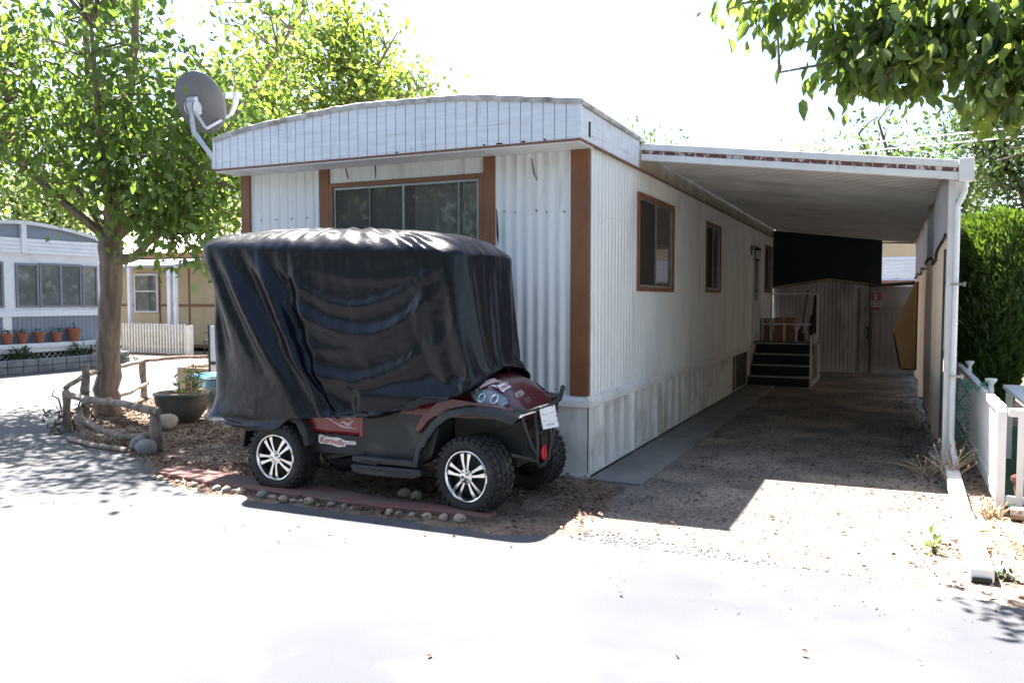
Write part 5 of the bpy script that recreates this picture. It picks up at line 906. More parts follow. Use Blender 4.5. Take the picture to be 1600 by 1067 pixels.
[13,14,11,7,3,0,-1,0,2,2,-2,-7,-10,-9,-5,-1,2,5,6,5,0,-5,-9,-10,-7,0,6,9,8,9,5,1,-1,-2,-1,0,2,3,4,3,3,3,4,3,4,4,4,3,3,4,4,4,4,4,4,4,4,4,3,3,2,1,2,2,3,3,1,2,4,4,3,4,1,0,-2,0,1,1,0,1,0,0,0,0,0,0,0,0,0,0,0,0,0,0,0,0,0,0,0,0,0,-1,-2,-1,0,-2,-4,-5,-6,0],
[13,15,13,9,4,0,-1,0,2,2,0,-5,-9,-11,-8,-3,1,4,6,6,2,-3,-8,-10,-9,-3,4,8,8,9,6,2,0,0,1,0,1,1,2,3,3,3,4,4,4,4,4,4,4,4,4,5,5,4,4,4,4,3,1,1,1,2,5,5,5,4,1,2,3,4,4,5,2,0,-2,0,1,1,1,1,0,0,0,0,0,0,0,0,1,0,0,0,0,0,0,0,0,0,0,0,0,-2,-2,-2,0,-2,-4,-5,-6,0],
[13,16,14,10,6,1,-1,-1,1,3,1,-3,-8,-11,-10,-6,-1,3,6,6,4,-1,-6,-9,-9,-5,2,7,8,9,7,3,1,1,2,2,3,2,1,1,1,2,3,3,4,4,5,4,4,4,4,5,4,3,3,3,2,1,1,2,4,5,6,6,5,3,2,2,3,4,5,6,2,0,-2,0,1,1,1,1,1,0,0,0,0,0,0,0,1,0,0,0,0,0,0,0,0,0,0,0,0,-2,-2,-2,0,-3,-5,-6,-7,-1],
[13,17,16,12,7,2,0,-1,0,2,2,-1,-6,-10,-11,-8,-3,1,5,6,5,1,-5,-8,-9,-6,0,6,8,8,6,3,1,1,2,3,5,4,4,2,1,1,1,1,2,2,3,2,2,2,2,2,2,1,1,2,2,3,4,5,6,6,7,6,5,0,2,1,3,6,7,7,3,0,-2,0,1,1,1,1,1,0,0,0,0,0,0,0,1,-1,0,0,0,0,0,0,0,0,0,0,0,-2,-2,-2,0,-3,-5,-6,-7,-1],
[13,17,17,14,8,4,0,-1,0,2,3,1,-4,-9,-11,-10,-6,-1,3,7,5,2,-3,-7,-9,-7,-1,5,8,7,6,2,0,0,2,3,5,5,5,5,4,3,3,2,2,2,2,1,1,1,2,2,3,3,4,5,5,6,5,6,6,6,7,6,3,-1,2,2,4,7,8,7,3,0,-2,0,1,1,1,1,1,0,0,0,0,0,0,0,1,-1,0,0,0,0,0,0,0,0,0,0,0,-3,-2,-2,-1,-4,-6,-7,-8,-1],
[12,17,18,15,10,5,1,-1,-1,1,2,2,-2,-7,-11,-11,-8,-3,2,6,6,4,-1,-6,-9,-8,-3,5,9,9,6,2,-2,-2,0,2,5,5,6,6,5,5,5,5,5,5,5,4,4,5,5,6,6,6,6,7,7,7,6,6,6,6,6,4,1,0,4,3,6,8,8,7,3,0,-2,0,1,1,1,1,1,0,0,0,0,0,0,0,1,-1,0,0,0,0,0,0,0,0,0,0,-1,-3,-3,-3,-1,-4,-7,-8,-8,-2],
[12,17,19,16,11,6,2,0,-1,0,2,3,0,-5,-9,-11,-9,-5,0,5,7,4,1,-4,-8,-9,-4,3,9,11,8,3,-2,-4,-3,0,3,4,5,6,5,5,6,6,6,7,7,6,6,6,6,7,7,7,7,7,7,7,6,6,6,4,4,3,0,3,5,5,7,9,9,8,4,0,-2,0,1,1,1,1,1,0,0,0,0,0,0,0,1,-1,-1,0,0,0,0,0,0,0,0,0,-1,-3,-3,-3,-2,-5,-7,-9,-9,-2],
[11,17,19,18,13,8,4,1,-1,0,1,3,2,-2,-8,-11,-11,-7,-2,3,7,6,1,-3,-7,-9,-6,1,8,12,11,6,1,-3,-3,-2,0,2,3,4,4,5,6,6,7,7,7,7,6,7,7,7,8,7,7,7,7,7,6,4,3,2,4,5,2,5,7,6,7,9,9,8,4,0,-2,0,1,1,1,1,1,0,0,0,0,0,0,0,1,-1,-1,0,-1,0,0,0,0,0,0,0,-1,-3,-3,-4,-2,-6,-8,-9,-9,-3],
[11,17,20,19,14,9,5,2,0,0,1,2,2,0,-5,-10,-12,-9,-4,1,5,7,3,-2,-6,-9,-7,-1,6,11,12,9,4,0,-2,-2,0,0,1,1,2,3,4,4,6,6,7,6,6,6,7,7,7,7,7,7,6,5,3,1,1,3,6,6,5,7,8,6,8,10,10,9,4,0,-3,0,1,2,1,1,1,0,0,0,0,0,0,0,0,-1,-1,-1,-1,0,0,0,0,0,0,0,-2,-4,-3,-4,-3,-6,-9,-10,-10,-3],
[10,16,20,19,15,10,6,3,1,0,0,1,3,1,-3,-8,-11,-11,-6,-1,4,6,5,0,-5,-8,-8,-3,4,10,13,11,6,3,1,1,2,2,1,0,0,0,1,1,3,4,5,4,4,5,5,6,6,5,4,4,4,2,0,1,4,6,9,7,8,8,8,7,8,11,11,9,4,0,-3,0,1,2,1,1,1,0,0,0,0,0,0,0,0,-1,-1,-1,-1,0,0,0,0,0,0,0,-2,-4,-3,-4,-3,-7,-9,-11,-10,-3],
[10,16,20,20,16,11,7,4,2,0,0,1,2,2,-1,-6,-11,-11,-8,-3,2,6,6,2,-4,-8,-9,-5,2,9,13,12,8,4,3,3,5,5,4,3,1,0,0,0,1,1,2,1,1,1,2,3,3,2,2,2,1,1,3,5,7,9,11,8,10,9,9,7,9,11,11,9,4,0,-2,0,1,2,2,1,1,0,0,0,0,0,0,1,0,-1,-1,-1,-1,0,0,0,0,0,0,-1,-3,-4,-3,-5,-4,-8,-10,-12,-11,-4],
[10,15,19,20,17,13,8,5,2,1,0,0,2,2,1,-4,-9,-11,-10,-5,1,4,5,4,-1,-7,-10,-7,0,6,12,13,9,5,3,4,6,7,7,6,5,4,3,2,2,2,2,1,1,1,1,2,2,2,1,2,3,5,7,8,9,10,11,9,11,9,9,8,9,11,11,9,4,0,-2,0,2,2,2,1,1,0,0,0,0,0,0,1,0,-1,-1,-1,-1,-1,0,0,0,0,0,-1,-3,-4,-4,-5,-5,-8,-11,-13,-11,-4],
[10,14,19,20,18,14,9,6,3,2,0,0,1,2,2,-2,-7,-11,-11,-7,-1,3,5,4,1,-5,-10,-9,-3,3,9,12,10,6,4,4,7,8,8,8,8,7,6,6,6,5,5,4,4,4,4,4,4,3,4,6,8,9,9,10,10,11,11,11,11,10,10,8,9,11,11,9,5,1,-1,1,2,3,2,1,1,0,0,0,0,0,0,1,0,-1,-1,-1,-1,-1,0,0,0,0,0,-1,-4,-4,-4,-6,-5,-9,-11,-13,-12,-5],
[10,14,18,20,19,15,10,7,4,2,1,0,0,2,2,0,-5,-9,-11,-8,-2,2,4,4,2,-3,-7,-10,-6,1,7,10,10,6,4,4,7,8,9,9,9,8,8,8,8,9,8,8,7,6,5,6,7,8,9,10,11,11,11,10,11,11,11,12,12,10,10,8,9,11,11,9,5,2,-1,1,2,3,3,2,1,0,0,0,0,0,0,1,0,-1,-1,-1,-1,-1,0,0,0,0,0,-1,-4,-5,-4,-6,-6,-10,-12,-14,-12,-5],
[10,14,18,20,19,15,11,8,5,3,2,1,0,1,2,1,-3,-8,-11,-10,-4,1,4,4,2,-2,-6,-9,-7,0,7,11,10,6,3,2,5,7,8,8,8,8,8,8,8,9,8,8,7,8,9,10,11,11,11,11,12,12,12,11,11,12,11,13,12,10,9,7,8,11,12,10,6,2,-1,1,3,3,3,2,1,0,0,0,0,0,0,1,0,-1,-1,-1,-1,-1,0,0,0,0,0,-2,-5,-5,-5,-7,-7,-11,-13,-15,-13,-6],
[10,13,17,20,19,16,12,9,6,4,3,1,0,1,2,2,-1,-5,-10,-10,-6,0,3,3,2,-1,-5,-8,-7,-1,6,11,13,9,5,3,5,7,7,8,7,7,7,8,8,9,10,10,10,10,11,12,12,12,12,12,12,13,12,12,12,12,11,13,12,10,9,7,8,12,13,11,7,3,0,2,3,3,3,2,1,0,0,0,0,0,0,1,0,-1,-1,-1,-1,-1,0,0,-1,0,0,-2,-5,-5,-5,-7,-8,-12,-14,-16,-13,-6],
[10,13,17,19,19,16,13,10,7,5,3,2,1,0,1,2,1,-3,-8,-11,-8,-2,3,4,2,-1,-4,-8,-7,-2,4,9,13,11,7,5,6,9,10,10,10,10,10,10,11,12,12,12,11,11,11,12,13,13,13,13,13,13,13,12,12,12,11,12,12,10,9,8,9,13,15,12,8,3,0,2,3,4,3,2,1,1,0,0,0,0,0,1,-1,-1,-1,-1,-1,-1,0,0,-1,0,-1,-2,-5,-5,-6,-8,-9,-12,-15,-17,-13,-7],
[11,13,16,19,19,16,13,10,8,6,4,3,2,1,1,1,1,-1,-6,-10,-9,-3,2,4,3,0,-4,-8,-9,-4,2,7,11,12,9,6,6,8,10,11,11,11,11,11,12,12,13,12,12,12,12,13,13,13,13,13,13,13,13,12,11,10,10,12,12,11,10,9,11,15,16,12,8,4,0,2,3,4,4,2,1,1,0,0,0,0,1,1,-1,-1,-1,-1,-1,-1,0,0,-1,0,-1,-3,-6,-5,-6,-8,-10,-13,-15,-17,-14,-7],
[11,13,16,18,18,16,14,11,9,7,5,4,2,1,0,1,1,0,-4,-9,-9,-5,0,4,4,1,-3,-8,-10,-6,0,4,9,11,9,6,6,8,9,10,11,11,11,12,12,13,13,13,13,12,12,13,14,14,14,13,13,13,12,10,9,10,11,13,15,13,12,11,12,15,17,13,9,4,0,2,3,4,4,2,1,1,0,0,0,1,1,1,-1,-1,-1,-1,-1,-1,-1,0,-1,0,-1,-3,-6,-6,-8,-8,-11,-14,-16,-18,-14,-8],
[11,13,16,18,18,16,14,12,9,7,6,4,3,2,1,1,1,1,-2,-7,-9,-6,-1,3,4,2,-2,-7,-11,-8,-3,1,5,9,8,5,4,7,9,9,10,11,12,12,12,13,13,13,13,13,12,13,13,13,13,12,11,11,10,9,10,11,13,16,17,15,14,12,12,16,17,14,9,5,1,2,3,4,4,3,1,1,0,0,0,1,1,1,-1,-1,-1,-1,-1,-1,-1,-1,-1,0,-1,-4,-6,-6,-10,-9,-12,-15,-17,-19,-15,-7],
[11,14,16,17,18,16,14,12,10,8,6,5,4,3,1,1,1,1,-1,-5,-9,-7,-3,2,4,4,0,-5,-10,-10,-5,-1,3,7,7,3,2,5,7,8,9,9,10,11,12,12,13,12,12,11,11,11,11,11,11,10,10,10,10,11,12,14,15,17,19,17,15,13,13,17,18,14,10,5,1,3,4,4,4,3,1,1,0,0,0,1,1,1,-1,-1,-1,-1,-1,-1,-1,-1,-1,-1,-2,-5,-6,-7,-11,-10,-13,-16,-18,-20,-15,-7],
[12,14,16,17,17,16,14,12,10,9,7,6,4,3,2,1,1,1,0,-3,-7,-8,-4,0,3,4,2,-3,-8,-11,-8,-3,2,6,7,4,1,2,4,6,7,7,7,8,9,10,10,10,9,9,8,9,9,9,10,10,10,11,13,14,15,16,17,19,20,18,16,14,13,17,19,15,10,6,1,3,4,4,4,3,1,2,0,0,0,1,1,1,-1,-1,-1,-1,-1,-1,-1,-1,-1,-1,-2,-5,-6,-7,-12,-11,-14,-17,-19,-20,-15,-7],
[12,14,16,17,17,16,14,12,10,9,8,6,5,4,3,2,1,0,0,-2,-6,-7,-5,-1,2,4,3,0,-5,-10,-9,-4,1,6,8,5,3,2,4,5,6,6,6,5,5,7,8,8,8,8,8,8,9,10,11,12,13,14,16,17,17,17,18,19,21,20,17,15,14,18,20,15,12,7,2,3,4,4,5,4,2,2,0,0,0,1,1,1,-1,-1,-2,-1,-1,-1,-1,-1,-1,-1,-3,-6,-6,-9,-14,-12,-17,-20,-22,-21,-15,-7],
[12,14,16,17,17,15,14,12,11,9,8,7,6,4,3,2,1,0,0,-1,-4,-7,-5,-2,1,3,4,2,-3,-7,-9,-5,1,6,10,8,6,5,6,7,8,8,8,7,6,6,7,9,10,10,10,11,12,13,15,16,16,17,18,18,18,18,19,20,22,22,19,16,14,18,20,16,14,9,2,3,4,5,5,4,2,2,0,0,0,1,1,1,-1,-1,-2,-1,-1,-1,-1,-1,-1,-1,-3,-6,-6,-11,-15,-14,-16,-18,-19,-21,-14,-7],
[12,14,16,17,17,15,14,12,11,9,8,7,6,5,4,3,1,0,0,0,-3,-5,-5,-3,0,3,4,3,-1,-5,-7,-4,1,6,11,11,9,7,9,10,11,11,11,11,11,11,11,11,12,13,14,14,15,16,17,18,19,19,19,19,19,19,19,21,23,23,20,17,15,19,21,18,15,7,2,4,4,5,5,5,2,2,0,0,0,1,1,1,-1,-1,-2,-1,-1,-1,-1,-1,-1,-1,-4,-6,-6,-9,-16,-15,-20,-20,-18,-21,-14,-7],
[13,14,17,17,17,15,14,12,11,10,8,7,6,5,4,3,2,1,0,-1,-2,-4,-5,-3,0,2,3,3,1,-3,-5,-4,1,6,10,12,10,9,9,11,12,13,14,14,14,15,15,15,15,14,14,15,17,18,19,19,20,20,20,20,20,20,21,21,23,24,23,19,15,19,21,20,15,6,2,4,5,5,5,5,2,2,1,0,1,1,1,1,-1,-2,-2,-2,-1,-2,-1,-1,-1,-2,-5,-6,-6,-8,-17,-18,-18,-24,-20,-16,-14,-7],
[13,15,17,17,16,15,13,12,11,10,8,7,6,5,4,3,2,1,0,-1,-1,-3,-4,-3,-1,1,3,3,2,-1,-4,-3,1,5,9,12,12,10,9,11,13,14,15,15,16,16,17,18,18,17,16,15,15,17,18,20,21,21,21,21,21,21,21,22,23,25,24,22,17,18,19,21,15,6,3,5,5,5,5,5,3,2,1,1,1,1,1,1,-1,-1,-2,-2,-1,-2,-2,-1,-1,-3,-6,-6,-6,-13,-18,-16,-23,-26,-23,-16,-11,-13],
[13,15,16,17,16,15,13,12,11,10,8,7,6,5,4,4,3,2,1,0,-1,-2,-3,-3,-2,0,2,3,2,0,-3,-3,1,4,8,11,12,11,9,10,12,14,15,16,17,17,18,18,19,19,19,18,17,17,17,18,19,20,21,22,22,22,21,22,24,26,25,24,19,22,23,19,11,6,3,5,5,5,6,6,3,2,1,1,1,1,1,1,1,0,-2,-2,-2,-2,-2,-1,-1,-3,-6,-6,-8,-10,-12,-18,-19,-26,-21,-19,-14,-19],
[12,14,16,17,16,14,13,12,11,9,8,7,6,5,5,4,3,2,1,0,-1,-2,-3,-3,-2,0,2,3,3,1,-2,-2,2,4,7,10,13,11,10,9,11,13,14,16,17,17,18,18,19,19,19,19,19,19,18,17,17,17,17,18,19,19,20,20,21,21,21,20,20,25,23,15,8,9,4,5,6,6,6,6,3,2,1,1,1,1,1,1,-1,-1,-2,-2,-2,-2,-2,-2,-1,-5,-6,-6,-7,-9,-10,-12,-15,-26,-22,-16,-21,-20],
[11,14,16,16,15,14,13,11,10,9,8,7,6,5,5,4,3,2,1,0,-1,-2,-2,-3,-2,-1,1,2,3,2,-1,-2,2,5,7,10,12,12,10,9,10,12,14,15,16,17,18,19,19,20,20,20,20,20,20,20,19,19,17,18,19,18,18,17,17,17,20,18,23,24,23,17,7,6,4,6,6,7,7,6,5,2,2,1,1,1,1,1,-1,-1,-2,-2,-2,-2,-2,-2,-2,-6,-7,-7,-7,-7,-11,-17,-14,-20,-19,-17,-17,-21],
[10,13,15,15,15,13,12,11,9,8,7,6,5,4,4,3,3,2,1,0,-1,-2,-2,-3,-2,-1,1,2,3,3,0,-1,2,4,7,10,11,12,11,10,11,11,13,14,15,16,17,18,19,19,19,20,19,19,19,19,18,17,16,16,16,15,14,12,11,14,14,17,19,19,19,16,5,5,5,5,7,7,7,6,6,4,3,2,2,1,1,2,-2,-2,-2,-2,-2,-2,-1,-1,-5,-5,-5,-5,-7,-6,-14,-15,-14,-16,-23,-22,-16,-16],
[9,12,14,14,14,12,11,10,9,9,8,7,6,5,4,3,3,2,1,0,-1,-2,-2,-3,-3,-2,0,2,2,3,0,-1,2,5,6,8,8,10,11,9,9,8,10,11,11,12,12,13,13,13,13,13,13,13,13,13,12,12,13,12,10,9,8,6,5,8,8,10,14,15,14,11,4,8,6,6,7,6,7,7,7,7,3,2,2,2,1,1,-2,-2,-2,-2,-2,-2,-2,-3,-3,-4,-6,-6,-5,-5,-11,-17,-17,-13,-17,-17,-15,-12],
[8,10,12,14,13,13,13,13,13,12,12,11,10,9,7,5,4,3,2,0,-1,-1,-2,-3,-3,-2,-1,2,1,3,1,-1,2,5,6,6,6,7,7,8,6,7,6,7,8,9,10,10,9,10,10,10,11,11,11,11,10,10,9,8,7,5,4,3,3,5,6,7,7,10,9,5,8,8,9,9,4,5,6,6,6,4,3,3,3,2,2,1,1,-2,-2,-2,-2,-2,-1,-1,-1,-3,-4,-4,-3,-7,-12,-12,-13,-10,-11,-11,-9,-10],
[6,9,12,13,13,13,12,10,9,7,6,5,4,3,3,4,3,2,2,2,-1,-1,-2,-3,-3,-2,-1,2,1,3,1,-1,2,4,5,5,3,5,6,4,4,3,2,2,3,4,5,4,4,4,5,6,6,6,6,6,5,5,5,4,1,0,-1,-2,-3,-2,0,2,4,5,4,1,3,3,5,5,6,4,4,4,4,1,2,2,3,3,3,2,1,-2,-2,-1,-1,-1,-1,0,-2,-2,-2,-2,-2,-8,-9,-8,-8,-7,-5,-5,-5,-4],
[5,7,9,8,8,6,5,3,1,0,-1,0,0,0,0,-1,0,0,0,1,1,-2,-2,-3,-4,-2,-2,1,0,2,1,-1,0,3,2,3,3,5,4,3,3,1,2,3,4,2,2,2,2,2,2,2,2,2,3,3,3,3,2,1,2,2,2,2,1,-1,-2,-2,-2,-1,0,-1,-2,0,1,2,2,1,2,2,1,1,1,2,2,2,0,0,0,0,0,-1,-1,-1,-1,0,-1,-1,-2,-1,0,-3,-5,-5,-4,-2,0,0,0,-4],
[4,5,5,3,3,4,3,1,0,0,2,4,5,5,3,0,-2,-3,-2,0,0,0,-2,-3,-4,-3,-2,0,1,1,1,0,0,1,1,2,2,2,1,1,0,0,0,0,0,-1,-1,-2,-2,-2,-1,-1,0,0,0,0,0,1,2,3,3,3,2,1,1,1,1,1,0,-2,-5,-7,-7,-6,-3,-1,0,-1,0,0,0,0,0,0,0,0,0,0,0,0,0,0,0,0,0,0,0,0,0,0,0,0,0,0,0,0,0,0,0,0],
[-3,-2,-2,-2,-2,-2,-1,-1,-1,-2,-1,-1,-1,-1,-1,-1,-1,0,-1,-1,0,-1,-1,-1,-1,-1,-2,0,0,0,0,0,0,0,0,0,-1,-1,-1,-1,-1,-1,-1,-1,-1,0,0,0,-1,-1,-1,-1,-1,-1,-1,-1,-1,0,-1,-1,1,-1,-5,5,0,-5,2,0,-1,0,-1,-1,-1,-1,0,-1,-1,-1,-1,-1,-1,-1,-1,-1,-1,-1,-1,-1,-1,-1,-1,-1,-1,-1,-1,-1,-1,-1,-1,-1,-1,-1,-1,-1,-1,-1,-1,-1,-1,0],
[-3,-3,-3,-2,-2,-2,-2,-1,-1,-1,-2,-2,-1,-1,-1,-1,-1,-1,-1,-1,0,0,-1,-1,-1,-1,-1,-1,-1,-1,-1,-1,-1,-1,-1,-1,-1,-1,-1,-1,-1,-1,-1,-1,-1,-1,-1,-1,-1,-1,-1,-1,-1,-1,-1,-1,-1,-1,-1,-1,1,-1,-5,5,-1,-5,2,0,-1,-1,-1,-1,-1,-1,-1,-1,-1,-1,-1,-1,-1,-1,-1,-1,-1,-1,-1,-1,-1,-1,-1,-1,-1,-1,-1,-1,-1,-1,-1,-1,-1,-1,-1,-1,-1,-1,-1,-1,-1,-1],
[-3,-3,-3,-3,-2,-2,-2,-2,-1,-1,-2,-2,-2,-2,-1,-1,-1,-1,-1,-1,0,0,-1,-1,-1,-1,-1,-1,-1,-1,-1,-1,-1,-1,-1,-1,-1,-1,-1,-1,-1,-1,-1,-1,-1,-1,-1,-1,-1,-1,-1,-1,-1,-1,-1,-1,-1,-1,-1,-2,1,-2,-5,5,-1,-5,2,-1,-2,-1,-1,-1,-1,-1,-1,-1,-1,-1,-1,-1,-1,-1,-1,-1,-1,-1,-1,-1,-1,-1,-1,-1,-1,-1,-1,-1,-1,-1,-1,-1,-1,-1,-1,-1,-1,-1,-1,-1,-1,-1],
[-3,-3,-3,-3,-3,-2,-2,-2,-2,-1,-2,-2,-2,-2,-2,-2,-1,-1,-1,-1,-1,0,-1,-1,-1,-1,-1,-1,-1,-1,-1,-1,-1,-1,-1,-1,-1,-1,-1,-1,-1,-1,-1,-1,-1,-1,-1,-1,-1,-1,-1,-1,-1,-1,-1,-1,-1,-1,-1,-2,1,-2,-5,5,-2,-5,1,-1,-2,-1,-1,-1,-1,-1,-1,-1,-1,-1,-1,-1,-1,-1,-1,-1,-1,-1,-1,-1,-1,-1,-1,-1,-1,-1,-1,-1,-1,-1,-1,-1,-1,-1,-1,-1,-1,-1,-1,-1,-1,-1],
[-3,-4,-4,-4,-3,-3,-2,-2,-2,-2,-2,-2,-2,-2,-2,-2,-1,-1,-2,-1,-1,0,-1,-1,-1,-1,-1,-2,-1,-1,-1,-1,-2,-1,-2,-2,-2,-2,-2,-2,-2,-2,-2,-2,-2,-2,-2,-2,-2,-2,-2,-2,-2,-2,-2,-2,-2,-1,-2,-2,1,-3,-5,5,-3,-5,1,-1,-2,-1,-1,-1,-1,-1,-1,-1,-2,-2,-2,-2,-1,-2,-2,-2,-2,-2,-2,-2,-1,-1,-2,-2,-2,-2,-2,-2,-2,-2,-2,-2,-2,-2,-1,-1,-1,-2,-2,-2,-1,-1],
[-3,-4,-4,-4,-3,-3,-3,-2,-2,-2,-2,-2,-2,-2,-2,-2,-2,-1,-2,-2,-1,0,0,-1,-2,-2,-2,-2,-2,-1,-2,-2,-2,-2,-2,-2,-2,-2,-2,-2,-2,-2,-2,-2,-2,-2,-2,-2,-2,-2,-2,-2,-2,-2,-2,-2,-2,-2,-2,-2,0,-4,-5,5,-3,-5,1,-2,-2,-2,-2,-2,-2,-2,-1,-2,-2,-2,-2,-2,-2,-2,-2,-2,-2,-2,-2,-2,-2,-2,-2,-2,-2,-2,-2,-2,-2,-2,-2,-2,-2,-2,-2,-2,-2,-2,-2,-2,-2,-2],
[-3,-4,-4,-4,-4,-3,-3,-2,-2,-2,-2,-2,-2,-3,-2,-2,-2,-2,-2,-2,-1,-1,0,-1,-2,-2,-2,-2,-2,-2,-2,-2,-2,-2,-2,-2,-2,-2,-2,-2,-2,-2,-2,-2,-2,-2,-2,-2,-2,-2,-2,-2,-2,-2,-2,-2,-2,-2,-2,-2,0,-4,-5,5,-4,-5,1,-2,-2,-2,-2,-2,-2,-2,-2,-2,-2,-2,-2,-2,-2,-2,-2,-2,-2,-2,-2,-2,-2,-2,-2,-2,-2,-2,-2,-2,-2,-2,-2,-2,-2,-2,-2,-2,-2,-2,-2,-2,-2,-2],
[-4,-4,-4,-4,-4,-3,-3,-3,-2,-2,-2,-2,-2,-3,-3,-2,-2,-2,-2,-2,-2,-1,0,-1,-2,-2,-2,-2,-2,-2,-2,-2,-2,-2,-2,-2,-2,-2,-2,-2,-2,-2,-2,-2,-2,-2,-2,-2,-2,-2,-2,-2,-2,-2,-2,-2,-2,-2,-3,-3,0,-5,-5,5,-5,-5,1,-2,-2,-2,-2,-2,-2,-2,-2,-2,-2,-2,-2,-2,-2,-2,-2,-2,-2,-2,-2,-2,-2,-2,-2,-2,-2,-2,-2,-2,-2,-2,-2,-2,-2,-2,-2,-2,-2,-2,-2,-2,-2,-2],
[-4,-4,-4,-5,-4,-4,-3,-3,-2,-2,-2,-2,-2,-2,-3,-3,-2,-2,-2,-2,-2,-1,-1,0,-1,-2,-2,-2,-2,-2,-2,-2,-2,-2,-3,-3,-3,-3,-3,-3,-3,-3,-3,-3,-3,-3,-3,-3,-3,-3,-3,-3,-3,-3,-3,-3,-3,-2,-3,-3,0,-6,-5,5,-6,-5,0,-3,-3,-2,-2,-2,-2,-2,-2,-2,-2,-2,-2,-2,-2,-2,-2,-2,-2,-2,-2,-2,-2,-2,-2,-2,-2,-2,-2,-2,-2,-2,-2,-2,-2,-2,-2,-2,-2,-2,-3,-3,-2,-2],
[-4,-4,-5,-5,-5,-4,-3,-3,-3,-2,-2,-2,-2,-2,-3,-3,-3,-2,-2,-2,-2,-2,-1,0,-1,-2,-3,-2,-3,-2,-2,-3,-3,-3,-3,-3,-3,-3,-3,-3,-3,-3,-3,-3,-3,-3,-3,-3,-3,-3,-3,-3,-3,-3,-3,-3,-3,-3,-3,-3,0,-6,-4,4,-7,-4,0,-3,-3,-2,-3,-3,-3,-2,-2,-2,-3,-3,-3,-3,-2,-3,-3,-3,-2,-2,-2,-2,-2,-2,-2,-2,-2,-3,-3,-3,-3,-3,-2,-3,-3,-3,-2,-2,-2,-3,-3,-3,-3,-2],
[-5,-4,-5,-5,-5,-4,-4,-3,-3,-3,-2,-3,-2,-2,-3,-3,-3,-3,-2,-2,-2,-2,-1,-1,-1,-2,-3,-3,-3,-3,-3,-3,-3,-3,-3,-3,-3,-3,-3,-3,-3,-3,-3,-3,-3,-3,-3,-3,-3,-3,-3,-3,-3,-3,-3,-3,-3,-3,-3,-3,-1,-7,-4,4,-7,-4,0,-3,-3,-3,-3,-3,-3,-3,-2,-3,-3,-3,-3,-3,-2,-3,-3,-3,-3,-3,-3,-3,-3,-2,-3,-3,-3,-3,-3,-3,-3,-3,-3,-3,-3,-3,-3,-3,-3,-3,-3,-3,-3,-3],
[-5,-5,-5,-5,-5,-5,-4,-4,-3,-3,-2,-3,-3,-2,-2,-3,-3,-3,-3,-2,-2,-2,-1,-1,0,-1,-3,-3,-3,-3,-3,-3,-3,-3,-3,-3,-3,-3,-3,-3,-4,-4,-4,-4,-3,-3,-3,-3,-3,-4,-3,-3,-3,-3,-3,-3,-3,-3,-4,-3,-1,-8,-3,3,-8,-4,-1,-4,-3,-3,-3,-3,-3,-3,-2,-3,-3,-3,-3,-3,-3,-3,-3,-3,-3,-3,-3,-3,-3,-3,-3,-3,-3,-3,-3,-3,-3,-3,-3,-3,-3,-3,-3,-3,-3,-3,-3,-3,-3,-3],
[-5,-5,-5,-5,-5,-5,-4,-4,-3,-3,-3,-3,-3,-2,-2,-3,-3,-3,-3,-2,-2,-2,-2,-1,0,-1,-3,-3,-3,-3,-3,-3,-3,-3,-4,-4,-4,-4,-4,-4,-4,-4,-4,-4,-4,-4,-4,-4,-4,-4,-4,-4,-4,-4,-4,-4,-4,-3,-4,-3,-2,-8,-2,3,-9,-3,-1,-4,-3,-3,-3,-3,-3,-3,-3,-3,-3,-3,-3,-3,-3,-3,-3,-3,-3,-3,-3,-3,-3,-3,-3,-3,-3,-3,-3,-3,-3,-3,-3,-3,-3,-3,-3,-3,-3,-3,-3,-3,-3,-3],
[-6,-5,-5,-5,-5,-5,-5,-4,-4,-3,-3,-3,-3,-3,-2,-2,-3,-3,-3,-3,-2,-2,-2,-1,-1,-1,-2,-3,-3,-3,-3,-4,-4,-4,-4,-4,-4,-4,-4,-4,-4,-4,-4,-4,-4,-4,-4,-4,-4,-4,-4,-4,-4,-4,-4,-4,-4,-4,-4,-3,-2,-9,-2,2,-9,-3,-2,-4,-3,-3,-3,-3,-3,-3,-3,-3,-3,-4,-3,-3,-3,-3,-3,-3,-3,-3,-3,-3,-3,-3,-3,-3,-3,-3,-3,-3,-3,-3,-3,-3,-3,-3,-3,-3,-3,-4,-4,-4,-3,-3],
[-6,-6,-6,-6,-6,-5,-5,-4,-4,-4,-3,-3,-3,-3,-3,-2,-3,-3,-3,-3,-2,-2,-2,-2,-1,0,-2,-3,-4,-3,-3,-4,-4,-4,-4,-4,-4,-4,-4,-4,-4,-4,-4,-4,-4,-4,-4,-4,-4,-4,-4,-4,-4,-4,-4,-4,-4,-4,-5,-3,-3,-9,-1,1,-10,-3,-2,-4,-4,-4,-4,-4,-4,-3,-3,-3,-4,-4,-4,-3,-3,-3,-3,-3,-3,-3,-3,-3,-3,-3,-3,-3,-3,-3,-4,-4,-4,-4,-3,-4,-4,-3,-3,-3,-4,-4,-4,-4,-4,-4],
[-6,-6,-6,-6,-6,-6,-5,-5,-4,-4,-3,-3,-3,-3,-3,-2,-2,-3,-3,-3,-3,-2,-2,-2,-1,0,-1,-3,-4,-4,-4,-4,-4,-4,-4,-4,-4,-5,-5,-5,-5,-5,-5,-5,-5,-5,-4,-5,-5,-5,-5,-4,-4,-4,-4,-4,-4,-4,-5,-3,-3,-9,0,-1,-10,-3,-3,-5,-4,-4,-4,-4,-4,-4,-3,-4,-4,-4,-4,-4,-3,-4,-4,-4,-4,-4,-4,-4,-4,-3,-3,-4,-4,-4,-4,-4,-4,-4,-4,-4,-4,-4,-4,-3,-4,-4,-4,-4,-4,-4],
